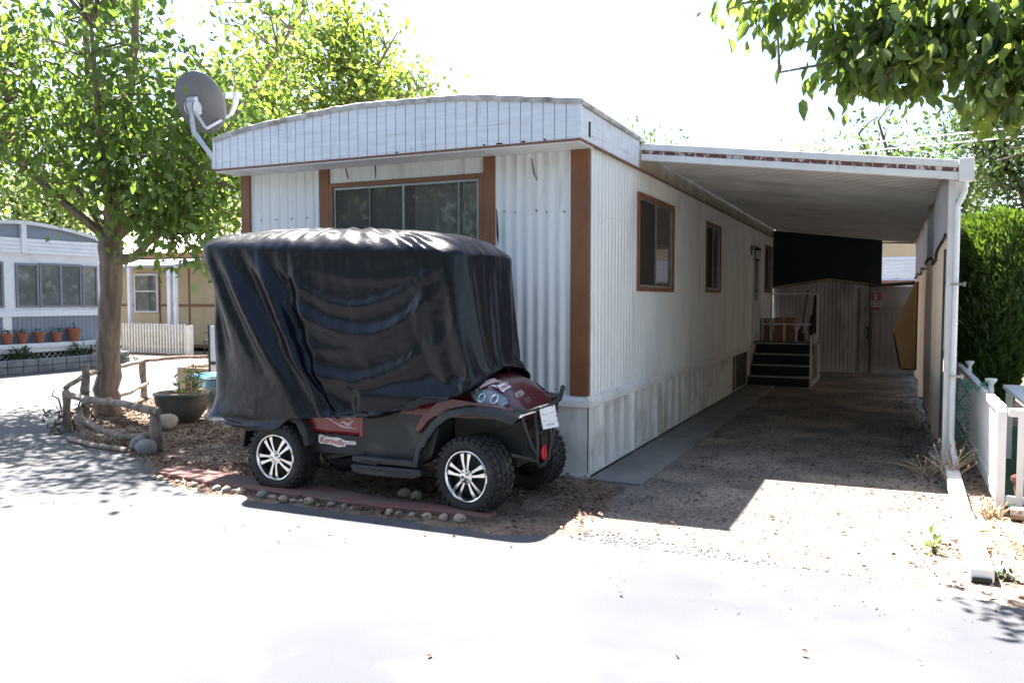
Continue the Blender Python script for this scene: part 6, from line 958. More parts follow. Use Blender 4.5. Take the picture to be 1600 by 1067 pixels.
[-7,-7,-6,-6,-6,-6,-5,-5,-4,-4,-4,-3,-3,-3,-3,-3,-2,-3,-3,-3,-3,-2,-2,-2,-1,0,0,-2,-4,-4,-4,-4,-4,-5,-5,-5,-5,-5,-5,-5,-5,-5,-5,-5,-5,-5,-5,-5,-5,-5,-5,-5,-5,-5,-5,-5,-5,-4,-5,-3,-4,-9,1,-2,-10,-2,-3,-5,-4,-4,-4,-4,-4,-4,-3,-4,-4,-4,-4,-4,-4,-4,-4,-4,-4,-4,-4,-4,-4,-4,-4,-4,-4,-4,-4,-4,-4,-4,-4,-4,-4,-4,-4,-4,-4,-4,-4,-4,-4,-4],
[-7,-7,-7,-6,-6,-6,-6,-5,-5,-4,-4,-3,-3,-3,-3,-3,-2,-3,-3,-4,-3,-2,-2,-2,-1,-1,0,-2,-4,-4,-4,-4,-5,-5,-5,-5,-5,-5,-5,-5,-5,-5,-5,-5,-5,-5,-5,-5,-5,-5,-5,-5,-5,-5,-5,-5,-5,-5,-5,-3,-5,-9,1,-3,-10,-2,-4,-5,-4,-4,-4,-4,-4,-4,-4,-4,-4,-4,-4,-4,-4,-4,-4,-4,-4,-4,-4,-4,-4,-4,-4,-4,-4,-4,-4,-4,-4,-4,-4,-4,-4,-4,-4,-4,-4,-4,-5,-5,-4,-4],
[-7,-7,-7,-7,-6,-6,-6,-5,-5,-4,-4,-4,-3,-3,-3,-3,-3,-2,-3,-4,-3,-3,-2,-2,-1,-1,0,-1,-3,-4,-4,-4,-5,-5,-5,-5,-5,-5,-5,-5,-5,-5,-5,-5,-5,-5,-5,-5,-5,-5,-5,-5,-5,-5,-5,-5,-5,-5,-6,-3,-6,-9,2,-5,-10,-2,-5,-5,-4,-4,-4,-4,-4,-4,-4,-4,-5,-5,-4,-4,-4,-4,-4,-4,-4,-4,-4,-4,-4,-4,-4,-4,-4,-4,-4,-4,-4,-4,-4,-4,-4,-4,-4,-4,-4,-5,-5,-5,-5,-5],
[-8,-8,-7,-7,-7,-6,-6,-6,-5,-5,-4,-4,-3,-3,-3,-3,-3,-2,-3,-3,-4,-3,-2,-2,-1,-1,0,0,-3,-4,-5,-4,-5,-5,-5,-5,-6,-6,-6,-6,-6,-6,-6,-6,-6,-6,-6,-6,-6,-6,-6,-6,-5,-5,-5,-5,-5,-5,-6,-3,-7,-8,2,-7,-9,-2,-5,-5,-5,-5,-5,-5,-5,-4,-4,-4,-5,-5,-5,-4,-4,-4,-4,-4,-4,-4,-4,-4,-4,-4,-4,-4,-4,-4,-5,-5,-4,-4,-4,-5,-5,-4,-5,-4,-5,-5,-5,-5,-5,-5],
[-8,-8,-8,-7,-7,-7,-6,-6,-6,-5,-5,-4,-4,-3,-3,-3,-3,-3,-2,-3,-4,-3,-2,-2,-1,-1,0,0,-2,-4,-5,-5,-5,-5,-6,-6,-6,-6,-6,-6,-6,-6,-6,-6,-6,-6,-6,-6,-6,-6,-6,-6,-6,-6,-6,-6,-5,-6,-6,-3,-8,-8,3,-8,-9,-2,-5,-5,-5,-5,-5,-5,-5,-4,-4,-5,-5,-5,-5,-5,-4,-5,-5,-5,-5,-5,-5,-5,-4,-4,-4,-5,-5,-5,-5,-5,-5,-5,-5,-5,-5,-5,-5,-4,-5,-5,-5,-5,-5,-5],
[-8,-8,-8,-8,-7,-7,-7,-6,-6,-5,-5,-4,-4,-4,-3,-3,-3,-3,-2,-3,-4,-3,-3,-2,-1,-1,0,1,-1,-4,-5,-5,-5,-6,-6,-6,-6,-6,-6,-6,-6,-6,-6,-6,-6,-6,-6,-6,-6,-6,-6,-6,-6,-6,-6,-6,-6,-6,-6,-3,-9,-7,2,-10,-8,-3,-6,-6,-5,-5,-5,-5,-5,-5,-4,-5,-5,-5,-5,-5,-4,-5,-5,-5,-5,-5,-5,-5,-5,-5,-5,-5,-5,-5,-5,-5,-5,-5,-5,-5,-5,-5,-5,-5,-5,-5,-5,-5,-5,-5],
[-9,-8,-8,-8,-8,-7,-7,-7,-6,-6,-5,-5,-4,-4,-3,-3,-3,-3,-3,-3,-3,-4,-3,-2,-1,-1,0,1,0,-3,-5,-5,-5,-6,-6,-6,-6,-6,-6,-6,-6,-6,-6,-6,-6,-6,-6,-6,-6,-6,-6,-6,-6,-6,-6,-6,-6,-6,-6,-4,-10,-6,2,-11,-7,-3,-6,-6,-5,-5,-5,-5,-5,-5,-4,-5,-5,-5,-5,-5,-5,-5,-5,-5,-5,-5,-5,-5,-5,-5,-5,-5,-5,-5,-5,-5,-5,-5,-5,-5,-5,-5,-5,-5,-5,-5,-6,-6,-5,-5],
[-9,-9,-9,-8,-8,-8,-7,-7,-6,-6,-5,-5,-4,-4,-4,-3,-3,-3,-3,-3,-3,-4,-3,-2,-1,-1,-1,1,1,-2,-5,-5,-5,-6,-6,-6,-6,-7,-7,-7,-7,-7,-7,-7,-7,-7,-7,-7,-7,-7,-7,-7,-6,-6,-6,-6,-6,-7,-6,-4,-11,-4,1,-12,-6,-4,-7,-6,-6,-6,-5,-5,-5,-5,-5,-5,-6,-6,-5,-5,-5,-5,-5,-5,-5,-5,-5,-5,-5,-5,-5,-5,-5,-5,-5,-5,-5,-5,-5,-5,-5,-5,-5,-5,-5,-6,-6,-6,-6,-6],
[-9,-9,-9,-9,-8,-8,-7,-7,-7,-6,-6,-5,-5,-4,-4,-3,-3,-4,-3,-3,-3,-4,-3,-2,-1,-1,-1,0,1,-1,-4,-5,-5,-5,-6,-6,-7,-7,-7,-7,-7,-7,-7,-7,-7,-7,-7,-7,-7,-7,-7,-7,-7,-7,-7,-7,-6,-7,-6,-5,-12,-3,0,-12,-5,-4,-7,-6,-6,-6,-6,-6,-6,-5,-5,-5,-6,-6,-6,-5,-5,-5,-5,-5,-5,-5,-5,-5,-5,-5,-5,-5,-5,-6,-6,-6,-5,-5,-6,-6,-5,-6,-6,-5,-6,-6,-6,-6,-6,-6],
[-10,-9,-9,-9,-9,-8,-8,-7,-7,-6,-6,-5,-5,-5,-4,-4,-3,-4,-4,-3,-3,-3,-4,-3,-2,-1,0,0,1,0,-3,-5,-5,-5,-7,-7,-7,-7,-7,-7,-7,-7,-7,-7,-7,-7,-7,-7,-7,-7,-7,-7,-7,-7,-7,-7,-7,-7,-6,-5,-12,-2,-2,-13,-5,-5,-7,-6,-6,-6,-6,-6,-6,-5,-5,-6,-6,-6,-6,-6,-5,-5,-6,-6,-6,-6,-6,-6,-5,-5,-5,-6,-6,-6,-6,-6,-6,-6,-6,-6,-6,-6,-6,-5,-6,-6,-6,-6,-6,-6],
[-10,-10,-9,-9,-9,-8,-8,-8,-7,-7,-6,-6,-5,-5,-4,-4,-4,-4,-4,-3,-3,-3,-4,-3,-2,-1,0,0,1,1,-2,-5,-6,-5,-7,-7,-7,-7,-7,-7,-7,-7,-7,-7,-7,-7,-7,-7,-7,-7,-7,-7,-7,-7,-7,-7,-7,-7,-6,-6,-12,-1,-4,-12,-4,-5,-7,-6,-6,-6,-6,-6,-6,-6,-5,-6,-6,-6,-6,-6,-5,-6,-6,-6,-6,-6,-6,-6,-6,-6,-6,-6,-6,-6,-6,-6,-6,-6,-6,-6,-6,-6,-6,-5,-6,-6,-6,-6,-6,-6],
[-10,-10,-10,-10,-9,-9,-8,-8,-7,-7,-6,-6,-5,-5,-5,-4,-4,-4,-4,-4,-3,-3,-4,-3,-2,-1,0,0,1,2,-1,-5,-6,-5,-6,-7,-7,-8,-8,-8,-8,-8,-8,-8,-8,-8,-8,-8,-8,-8,-8,-8,-7,-7,-7,-7,-7,-8,-5,-7,-12,0,-6,-12,-3,-6,-7,-7,-6,-6,-6,-6,-6,-6,-5,-6,-6,-6,-6,-6,-6,-6,-6,-6,-6,-6,-6,-6,-6,-6,-6,-6,-6,-6,-6,-6,-6,-6,-6,-6,-6,-6,-6,-6,-6,-7,-7,-7,-7,-6],
[-10,-10,-10,-10,-10,-9,-9,-8,-8,-7,-7,-6,-6,-5,-5,-5,-4,-4,-4,-4,-3,-3,-3,-3,-2,-1,0,0,1,2,0,-4,-6,-6,-6,-7,-7,-8,-8,-8,-8,-8,-8,-8,-8,-8,-8,-8,-8,-8,-8,-8,-8,-8,-8,-7,-7,-8,-5,-8,-11,1,-8,-11,-3,-7,-7,-7,-7,-7,-6,-7,-6,-6,-5,-6,-7,-7,-6,-6,-6,-6,-6,-6,-6,-6,-6,-6,-6,-6,-6,-6,-6,-6,-6,-6,-6,-6,-6,-6,-6,-6,-6,-6,-6,-7,-7,-7,-7,-7],
[-11,-11,-10,-10,-10,-9,-9,-9,-8,-8,-7,-6,-6,-6,-5,-5,-5,-4,-4,-4,-4,-3,-3,-3,-2,-1,0,1,1,3,2,-3,-5,-6,-6,-7,-8,-8,-8,-8,-8,-8,-8,-8,-8,-8,-8,-8,-8,-8,-8,-8,-8,-8,-8,-8,-8,-8,-5,-9,-11,1,-10,-10,-4,-7,-7,-7,-7,-7,-7,-7,-7,-6,-5,-6,-7,-7,-7,-6,-6,-6,-6,-6,-6,-6,-6,-6,-6,-6,-6,-6,-6,-7,-7,-6,-6,-6,-7,-6,-6,-7,-6,-6,-7,-7,-7,-7,-7,-7],
[-11,-11,-11,-11,-10,-10,-9,-9,-8,-8,-7,-7,-6,-6,-5,-5,-5,-5,-4,-4,-4,-3,-3,-3,-3,-1,0,1,1,3,3,-1,-5,-6,-6,-7,-8,-8,-8,-8,-8,-8,-8,-8,-8,-8,-8,-8,-8,-8,-8,-8,-8,-8,-8,-8,-8,-8,-5,-11,-9,0,-12,-9,-4,-8,-8,-7,-7,-7,-7,-7,-7,-6,-6,-7,-7,-7,-7,-7,-6,-6,-7,-7,-7,-7,-7,-7,-6,-6,-6,-7,-7,-7,-7,-7,-7,-7,-7,-7,-7,-7,-5,-6,-7,-7,-7,-7,-7,-7],
[-11,-11,-11,-11,-11,-10,-10,-9,-9,-8,-8,-7,-7,-6,-6,-5,-5,-5,-5,-4,-4,-4,-3,-3,-3,-1,0,1,1,3,3,0,-4,-6,-6,-7,-8,-8,-9,-9,-9,-9,-9,-9,-9,-9,-9,-9,-9,-9,-9,-8,-8,-8,-8,-8,-8,-8,-5,-12,-8,-1,-13,-8,-5,-8,-8,-7,-7,-7,-7,-7,-7,-6,-6,-7,-7,-7,-7,-7,-7,-6,-7,-7,-7,-7,-7,-7,-6,-7,-7,-7,-7,-7,-7,-7,-7,-7,-7,-7,-7,-7,-5,-6,-7,-7,-7,-7,-7,-7],
[-12,-11,-11,-11,-11,-11,-10,-10,-9,-9,-8,-7,-7,-6,-6,-6,-5,-5,-5,-5,-5,-4,-3,-3,-3,-2,0,1,2,2,4,2,-2,-5,-6,-6,-8,-8,-9,-9,-9,-9,-9,-9,-9,-9,-9,-9,-9,-9,-9,-9,-9,-9,-8,-8,-9,-8,-6,-13,-6,-2,-14,-7,-5,-8,-8,-8,-7,-7,-7,-7,-7,-7,-6,-7,-7,-8,-7,-7,-7,-6,-7,-7,-7,-7,-7,-7,-7,-7,-7,-7,-7,-7,-7,-7,-7,-7,-7,-7,-7,-7,-5,-6,-7,-7,-7,-8,-8,-7],
[-12,-12,-12,-12,-11,-11,-10,-10,-9,-9,-8,-8,-7,-7,-6,-6,-6,-5,-5,-5,-5,-4,-4,-3,-3,-2,0,1,2,2,4,3,-1,-5,-6,-5,-8,-8,-9,-9,-9,-9,-9,-9,-9,-9,-9,-9,-9,-9,-9,-9,-9,-9,-9,-8,-9,-8,-6,-14,-5,-4,-14,-6,-6,-8,-8,-8,-8,-8,-8,-7,-7,-7,-6,-7,-8,-8,-8,-7,-7,-7,-7,-7,-7,-7,-7,-7,-7,-7,-7,-7,-7,-7,-7,-7,-7,-7,-7,-7,-7,-6,-5,-7,-7,-6,-7,-8,-8,-7],
[-12,-12,-12,-12,-12,-11,-11,-10,-10,-9,-9,-8,-7,-7,-6,-6,-6,-6,-5,-5,-5,-5,-4,-3,-3,-2,0,1,3,3,4,5,1,-3,-6,-5,-7,-8,-9,-9,-9,-9,-9,-9,-9,-9,-9,-9,-9,-9,-9,-9,-9,-9,-9,-9,-9,-8,-7,-14,-3,-6,-14,-5,-7,-8,-7,-8,-8,-8,-8,-8,-7,-6,-6,-7,-8,-8,-8,-7,-7,-7,-7,-7,-7,-7,-7,-7,-7,-7,-7,-7,-7,-7,-7,-7,-7,-8,-7,-7,-7,-6,-5,-7,-5,-6,-6,-8,-8,-7],
[-12,-12,-12,-12,-12,-12,-11,-11,-10,-9,-9,-8,-8,-7,-7,-6,-6,-6,-6,-6,-5,-5,-4,-4,-3,-2,0,1,3,3,4,5,3,-2,-5,-5,-5,-8,-8,-9,-10,-10,-10,-10,-10,-10,-10,-9,-9,-9,-9,-9,-9,-9,-9,-9,-9,-8,-8,-15,-2,-9,-13,-5,-8,-8,-7,-8,-8,-8,-8,-7,-7,-7,-7,-7,-8,-8,-8,-7,-7,-7,-8,-8,-8,-8,-8,-8,-7,-7,-8,-8,-8,-7,-7,-7,-8,-8,-7,-7,-7,-6,-6,-5,-5,-4,-6,-5,-8,-8],
[-13,-13,-13,-13,-12,-12,-12,-11,-10,-10,-9,-8,-8,-7,-7,-7,-6,-6,-6,-6,-6,-5,-5,-4,-3,-2,-1,1,3,4,4,6,5,0,-1,-5,-4,-8,-8,-9,-10,-10,-10,-10,-10,-10,-10,-10,-10,-10,-10,-10,-9,-9,-9,-9,-10,-7,-9,-14,-1,-11,-12,-5,-8,-8,-7,-7,-8,-8,-7,-8,-7,-7,-7,-7,-8,-8,-8,-8,-8,-7,-8,-8,-8,-8,-8,-8,-7,-7,-8,-8,-8,-8,-8,-8,-8,-8,-7,-8,-7,2,-4,-5,-2,-4,-6,-5,-6,-5],
[-13,-13,-13,-13,-13,-12,-12,-11,-11,-10,-9,-9,-8,-7,-7,-7,-6,-6,-6,-6,-6,-6,-5,-4,-3,-2,-1,1,3,4,4,6,6,3,2,-4,-4,-6,-8,-7,-9,-10,-10,-10,-10,-10,-10,-10,-10,-10,-10,-10,-9,-9,-9,-9,-10,-7,-10,-13,0,-13,-11,-5,-9,-8,-7,-7,-8,-6,-6,-7,-5,-7,-7,-7,-8,-8,-8,-8,-8,-7,-8,-8,-8,-8,-8,-8,-7,-6,-8,-8,-8,-8,-8,-8,-8,-8,-8,-8,-1,6,2,-5,1,-4,-4,-4,-6,-3],
[-13,-13,-13,-13,-13,-13,-12,-12,-11,-10,-9,-9,-8,-7,-7,-7,-6,-6,-6,-6,-6,-6,-5,-4,-3,-2,-1,1,3,5,4,6,6,6,4,-2,-4,-6,-8,-7,-9,-10,-10,-10,-10,-10,-10,-10,-10,-10,-10,-10,-9,-9,-9,-9,-8,-5,-9,-10,-1,-14,-9,-6,-9,-5,-5,-5,-8,-6,-6,-6,-5,-7,-7,-7,-8,-8,-8,-8,-8,-7,-8,-8,-8,-8,-8,-8,-6,-7,-8,-8,-8,-8,-8,-8,-8,-7,-8,-4,1,8,6,1,2,-3,-4,-1,-1,-3],
[-13,-14,-13,-13,-13,-13,-12,-12,-11,-10,-10,-9,-8,-7,-7,-7,-7,-6,-6,-6,-7,-6,-6,-4,-3,-2,-1,1,3,5,4,6,6,6,7,2,-4,-4,-7,-7,-6,-9,-10,-10,-10,-10,-10,-10,-10,-10,-10,-10,-10,-9,-9,-9,-8,-5,-10,-9,-1,-13,-7,-4,-3,-3,-5,-6,-7,-6,-6,-5,-5,-6,-7,-7,-8,-7,-7,-8,-7,-8,-7,-8,-8,-8,-8,-8,-6,-7,-8,-8,-8,-8,-8,-8,-8,-7,-3,1,6,10,6,3,4,4,0,-1,0,-3],
[-13,-14,-13,-13,-13,-13,-12,-12,-11,-10,-10,-9,-8,-7,-7,-7,-6,-6,-6,-6,-7,-6,-6,-5,-3,-2,0,1,3,5,5,6,6,7,6,6,-1,-3,-5,-7,-5,-5,-10,-10,-10,-10,-10,-10,-10,-10,-10,-10,-10,-9,-9,-9,-8,-3,-9,-5,-1,-10,-3,1,1,-3,-1,-6,-6,-5,-6,-5,-5,-7,-8,-7,-7,-7,-6,-8,-7,-7,-5,-8,-8,-6,-8,-8,-5,-7,-8,-8,-8,-8,-8,-6,-6,-6,-3,2,8,10,6,5,4,7,1,0,1,0],
[-13,-13,-13,-13,-13,-13,-12,-12,-11,-10,-10,-9,-8,-7,-7,-6,-6,-5,-6,-6,-6,-6,-6,-5,-3,-2,0,1,3,5,5,6,6,7,8,8,3,-2,-3,-6,-5,-5,-8,-8,-8,-8,-8,-6,1,1,2,1,0,-1,-2,-3,-4,-2,-10,-4,3,-1,3,8,6,8,4,1,2,-4,-3,1,-5,-5,-7,-7,-7,-4,-5,-3,-7,-6,-5,-7,-6,-3,-6,-8,-5,-7,-7,-6,-7,-7,-4,-6,-1,-3,5,5,8,11,8,5,5,11,7,2,0,2],
[-12,-12,-12,-12,-13,-12,-12,-11,-11,-10,-9,-8,-7,-6,-6,-6,-6,-5,-5,-6,-6,-6,-5,-4,-3,-1,0,1,4,5,6,6,7,7,9,12,6,0,3,-3,-2,-3,3,5,6,8,9,10,9,3,5,3,0,-1,-2,-3,-4,-3,-3,3,15,18,15,20,20,18,16,12,8,7,0,3,-4,-4,-1,-3,3,-1,-3,-3,-3,1,-5,-5,-4,-1,-3,0,-1,-5,-2,-4,-5,-5,-4,-1,3,8,5,7,11,11,8,10,7,12,13,8,8,15],
[-10,-10,-10,-11,-12,-12,-11,-10,-9,-8,-6,-5,-3,-3,-4,-5,-5,-4,-4,-4,-5,-5,-5,-4,-2,-1,1,2,4,5,7,6,7,7,9,12,9,11,5,0,-2,0,5,8,11,10,19,16,13,10,7,3,1,0,-1,1,4,10,14,16,22,24,19,23,23,22,23,21,19,16,11,5,6,6,8,7,5,10,5,5,7,7,5,3,2,2,3,6,8,4,3,2,2,4,7,9,14,14,13,11,16,11,9,13,15,13,18,14,19,22],
[-6,-6,-6,-5,-4,-2,-1,-1,-1,-1,-1,-1,-2,-2,-2,-2,-2,-2,-2,-3,-3,-4,-3,-2,-1,0,2,2,4,5,8,6,11,8,14,14,9,11,15,14,13,16,20,22,18,22,22,16,13,10,8,7,7,8,12,15,18,22,23,19,22,25,20,23,23,22,22,22,22,23,21,17,14,16,17,17,13,17,15,13,15,17,15,13,12,12,13,16,17,15,13,12,13,15,17,20,17,19,16,20,22,18,14,15,20,22,23,23,23,21],
[0,0,0,0,0,0,0,0,0,0,0,0,0,0,0,0,0,0,0,0,0,0,0,0,1,2,3,4,5,6,8,9,10,12,13,15,16,18,19,20,21,21,22,22,22,22,23,23,22,22,23,23,23,22,23,23,22,23,23,20,24,24,20,24,23,22,23,22,22,23,22,22,23,23,22,23,23,22,22,22,22,22,23,23,23,23,23,22,22,23,23,22,23,22,22,22,23,22,22,23,23,23,22,22,22,23,22,22,23,22],
]

TN, TT, TS = 208, 9, 46
DX0, DX1, DY0, DY1 = -5.50, -2.90, 5.36, 6.42
def rrect(t, x0, x1, y0, y1, r):
    hx = x1-x0-2*r; hy = y1-y0-2*r; q = PI*r/2; L = 2*hx+2*hy+4*q; s = (t % 1)*L
    for l, k, a, b in [(hx, 'l', (x0+r, y0), (1, 0)), (q, 'c', (x1-r, y0+r), -90), (hy, 'l', (x1, y0+r), (0, 1)), (q, 'c', (x1-r, y1-r), 0), (hx, 'l', (x1-r, y1), (-1, 0)), (q, 'c', (x0+r, y1-r), 90), (hy, 'l', (x0, y1-r), (0, -1)), (q, 'c', (x0+r, y0+r), 180)]:
        if s <= l+1e-9:
            if k == 'l': return a[0]+b[0]*s, a[1]+b[1]*s
            an = math.radians(b+90*s/l); return a[0]+r*math.cos(an), a[1]+r*math.sin(an)
        s -= l
    return x0+r, y0
HEM = [(-5.5, .57), (-5.35, .56), (-5.02, .50), (-4.88, .53), (-4.69, .64), (-4.2, .665), (-3.79, .68), (-3.32, .755), (-3.05, .83), (-2.83, .90), (-2.7, .95)]
def hemz(v):
    for (a, za), (b, zb) in zip(HEM, HEM[1:]):
        if v <= b: f = (v-a)/(b-a); f = f*f*(3-2*f); return za+(zb-za)*f
    return HEM[-1][1]
DCX, DCY = (DX0+DX1)/2, (DY0+DY1)/2
def drape_top(x, y):
    fx = min(1, max(0, (x-DX0)/(DX1-DX0))); e = 1-abs((y-DCY)/((DY1-DY0)/2))**3.6; ex = 1-abs((x-DCX)/((DX1-DX0)/2))**16
    return 2.085-.09*fx-.06*max(0, (fx-.88)/.12)**2+e*(.085+.065*math.sin(PI*fx))*(ex*.5+.5)
mb = MB()
for i in range(1, TT+1):
    k = i/TT
    for a in range(TN):
        x, y = rrect(a/TN, DX0, DX1, DY0, DY1, .17); px = DCX+(x-DCX)*k**.8; py = DCY+(y-DCY)*k**.8; z = drape_top(px, py)-(.02 if i == TT else 0)
        z += .007*math.sin(px*31+py*17)+.006*math.sin(px*53-py*29+1)+.008*math.sin(px*11+py*41)
        z += .045*math.sin(px*60)*math.exp(-((px+3.32)/.12)**2-((py-5.42)/.12)**2)
        mb.v.append((px, py, z))
for j in range(1, TS+1):
    v = j/TS; row = j-1
    for a in range(TN):
        t = a/TN; x, y = rrect(t, DX0, DX1, DY0, DY1, .17); hx, hy = rrect(t, -5.53, -2.74, 5.29, 6.48, .2); f = (hx+5.53)/2.73
        g = min(1, max(0, (f-.3)/.3)); g = g*g*(3-2*g); zt = drape_top(x, y)-.02; zh = hemz(hx)+.13*max(0, (hx+3.05)/.25)*math.sin(PI*min(1, max(0, (hy-5.29)/1.19)))-.09*g
        p = [x+(hx-x)*v**1.6, y+(hy-y)*v**1.2, zt+(zh-zt)*v]
        c = (a+4) % TN
        if c < 110: w = 1; cc = c
        else: w = max(0, 1-min(c-109, TN-c)/12); cc = 109 if c-109 < TN-c else 0
        for q in range(3): p[q] += w*.004*DRAPE[q*TS+row][cc]*min(1.3 if q == 1 else 1, .05+v*6)*(1 if x < -3.0 else .7)
        if w < 1:
            o = (1-w)*.02*math.sin(a*.75+2*math.sin(v*2))*min(1, v*3); p[0] += o*(1 if x < -5.3 else 0); p[1] += o*(1 if y > 6.3 else 0)
            p[2] += (1-w)*v*.09*g
        if p[1] < 5.6 and p[0] < -2.9: p[1] = min(p[1], 5.352+.4*max(0, p[2]-.85)+.6*max(0, -3.8-p[0]))
        mb.v.append(tuple(p))
for i in range(TT+TS-1):
    for a in range(TN):
        b = (a+1) % TN; mb.f.append((i*TN+a, (i+1)*TN+a, (i+1)*TN+b, i*TN+b)); mb.mi.append(0)
mb.f.append(tuple(range(TN))); mb.mi.append(0)
cover = mb.build('cart_cover', M['tarp'], smooth='all', sub=1)
tag(cover, 'wrinkled black plastic cover draped over the golf cart', 'cover')
# ------------------------------------------------------------ log rail border and planters
lf = empty('log_rail_fence', (-8.3, 6.9, 0), 'low rustic fence of weathered grey logs around the tree bed', 'fence')
def logm(pts, r_, name, seed=0):
    q_ = random.Random(seed); out = []; rs = []
    for i, (a, b) in enumerate(zip(pts, pts[1:])):
        a = Vector(a); b = Vector(b)
        for k in range(5): out.append(a.lerp(b, k/5)+Vector((q_.uniform(-.3, .3), q_.uniform(-.3, .3), q_.uniform(-.3, .3)))*r_*.6); rs.append(r_*q_.uniform(.85, 1.15))
    out.append(Vector(pts[-1])); rs.append(r_*.9)
    mb = MB(); mb.tube(out, rs, 9); return mb.build(name, M['log'], lf, smooth=True)
logm([(-6.95, 6.24, .0), (-7.0, 6.24, .46)], .06, 'post', 1)
logm([(-8.30, 6.42, .0), (-8.52, 6.52, .34)], .04, 'post', 2)
logm([(-9.02, 6.75, .0), (-9.03, 6.75, .50)], .045, 'post', 3)
logm([(-9.15, 7.1, 0), (-9.13, 7.1, .78)], .05, 'post', 4)
logm([(-11.0, 9.6, 0), (-11.0, 9.6, .62)], .05, 'post', 5)
logm([(-6.9, 6.2, .43), (-7.6, 6.38, .45), (-8.4, 6.58, .43), (-9.05, 6.75, .46)], .040, 'rail', 6)
logm([(-6.95, 6.26, .20), (-7.5, 6.30, .10), (-8.0, 6.42, .13), (-8.6, 6.55, .24)], .038, 'rail', 7)
logm([(-9.1, 6.8, .52), (-9.5, 7.4, .62), (-10.2, 8.5, .62), (-11.0, 9.6, .60)], .03, 'rail', 8)
logm([(-11.0, 9.6, .60), (-10.9, 10.2, .62), (-10.7, 10.9, .60)], .03, 'rail', 9)
logm([(-9.2, 7.2, .25), (-10.0, 8.5, .26), (-10.9, 9.6, .24)], .03, 'rail', 10)
logm([(-8.4, 6.3, .03), (-7.9, 6.15, .03), (-7.2, 6.05, .03)], .03, 'rail', 11)
# twisted dry twigs at the corner
tw = MB(); q_ = random.Random(5)
for k in range(26):
    x, y = -9.05+q_.uniform(-.25, .25), 6.75+q_.uniform(-.2, .2); z = q_.uniform(.02, .3); p = [(x, y, z)]
    for j in range(4): x += q_.uniform(-.1, .1); y += q_.uniform(-.08, .08); z += q_.uniform(-.06, .10); p.append((x, y, max(.01, z)))
    tw.tube(p, [.012, .011, .01, .008, .004], 5)
tag(tw.build('twig_heap', M['bark2'], smooth=True), 'tangled dark dry twigs at the left corner of the log fence', 'twigs')
def bowl(c, prof, mat, name, label, cat, soil=None, n=36):
    t = empty(name, c, label, cat); mb = MB(); mb.lathe(prof, n, Matrix.Translation(c)); mb.build('pot_body', mat, t, smooth=True)
    if soil: mb = MB(); mb.lathe([(.0, soil[1]), (soil[0], soil[1])], n, Matrix.Translation(c)); mb.build('soil', M['soil'], t)
    return t
bowl((-8.36, 7.90, .01), [(.0, 0), (.17, 0), (.21, .03), (.29, .14), (.325, .26), (.335, .34), (.35, .36), (.345, .385), (.315, .385), (.305, .34), (.26, .2), (.1, .12)], M['potdark'], 'plant_bowl', 'wide dark glazed bowl planter beside the trunk of the mulberry tree', 'planter', (.30, .33))
bowl((-8.35, 8.62, .01), [(.0, 0), (.15, 0), (.20, .05), (.27, .2), (.29, .34), (.25, .45), (.23, .49), (.25, .51), (.22, .51), (.20, .45)], M['potblue'], 'plant_pot', 'round blue-green glazed pot behind the dark bowl', 'pot', (.20, .46))
bowl((-9.1, 9.45, .30), [(.0, 0), (.40, 0), (.52, .14), (.54, .15), (.53, .165), (.50, .15), (.40, .03)], M['blue'], 'blue_basin', 'shallow bright blue plastic basin on bricks behind the pots', 'basin')
mb = MB(); mb.box(-9.45, -8.75, 9.2, 9.7, .0, .30); tag(mb.build('crate_base', M['woodpale'], bevel=.01), 'low wooden stand under the blue basin', 'stand')
pb_ = empty('planter_box', (-10.1, 10.6, 0), 'weathered pale wooden planter box filled with dry stalks behind the pots', 'planter')
for (x0, x1, y0, y1) in ((-10.75, -9.55, 10.1, 10.13), (-10.75, -9.55, 10.97, 11.0), (-10.78, -10.75, 10.1, 11.0), (-9.55, -9.52, 10.1, 11.0)):
    mb = MB(); mb.box(x0, x1, y0, y1, .02, .24); mb.box(x0, x1, y0, y1, .248, .47); mb.build('side_board', M['woodpale'], pb_, bevel=.004)
mb = MB(); mb.box(-10.74, -9.56, 10.14, 10.96, .05, .42); mb.build('soil', M['soil'], pb_)
mb = MB(); q_ = random.Random(8)
for k in range(110):
    x, y = q_.uniform(-10.7, -9.6), q_.uniform(10.15, 10.95); mb.tube([(x, y, .4), (x+q_.uniform(-.1, .15), y+q_.uniform(-.1, .1), .52), (x+q_.uniform(-.25, .35), y, .50+q_.uniform(0, .14))], [.006, .005, .002], 4)
mb.build('dry_stalks', M['straw'], pb_)
mb = MB(); mb.box(-10.8, -8.6, 11.25, 11.35, 0, .50); tag(mb.build('timber_beam', M['woodpale'], bevel=.01), 'low pale timber edging board behind the planter box', 'board')
# yellow-green plant in the dark bowl
pl_ = empty('potted_plant', (-8.3, 7.95, .34), 'upright yellow-green leafy plant growing in the dark glazed bowl', 'plant')
mb = MB(); pos = []; dr = []; q_ = random.Random(3)
for k in range(7):
    bx, by = -8.30+q_.uniform(-.09, .09), 7.95+q_.uniform(-.08, .08); h = q_.uniform(.28, .46); tx, ty = bx+q_.uniform(-.06, .06), by+q_.uniform(-.06, .06)
    mb.tube([(bx, by, .33), ((bx+tx)/2+.01, by, .33+h/2), (tx, ty, .33+h)], [.009, .008, .004], 5)
    for j in range(30):
        t = q_.uniform(.15, 1.05); a = q_.uniform(0, 2*PI); pos.append((bx+(tx-bx)*t, by+(ty-by)*t, .33+h*t)); dr.append((math.cos(a), math.sin(a), q_.uniform(.1, .8)))
mb.build('stem', M['straw'], pl_); leaves('foliage', M['leafp'], pl_, np.array(pos), np.array(dr), .07, 4, .35)
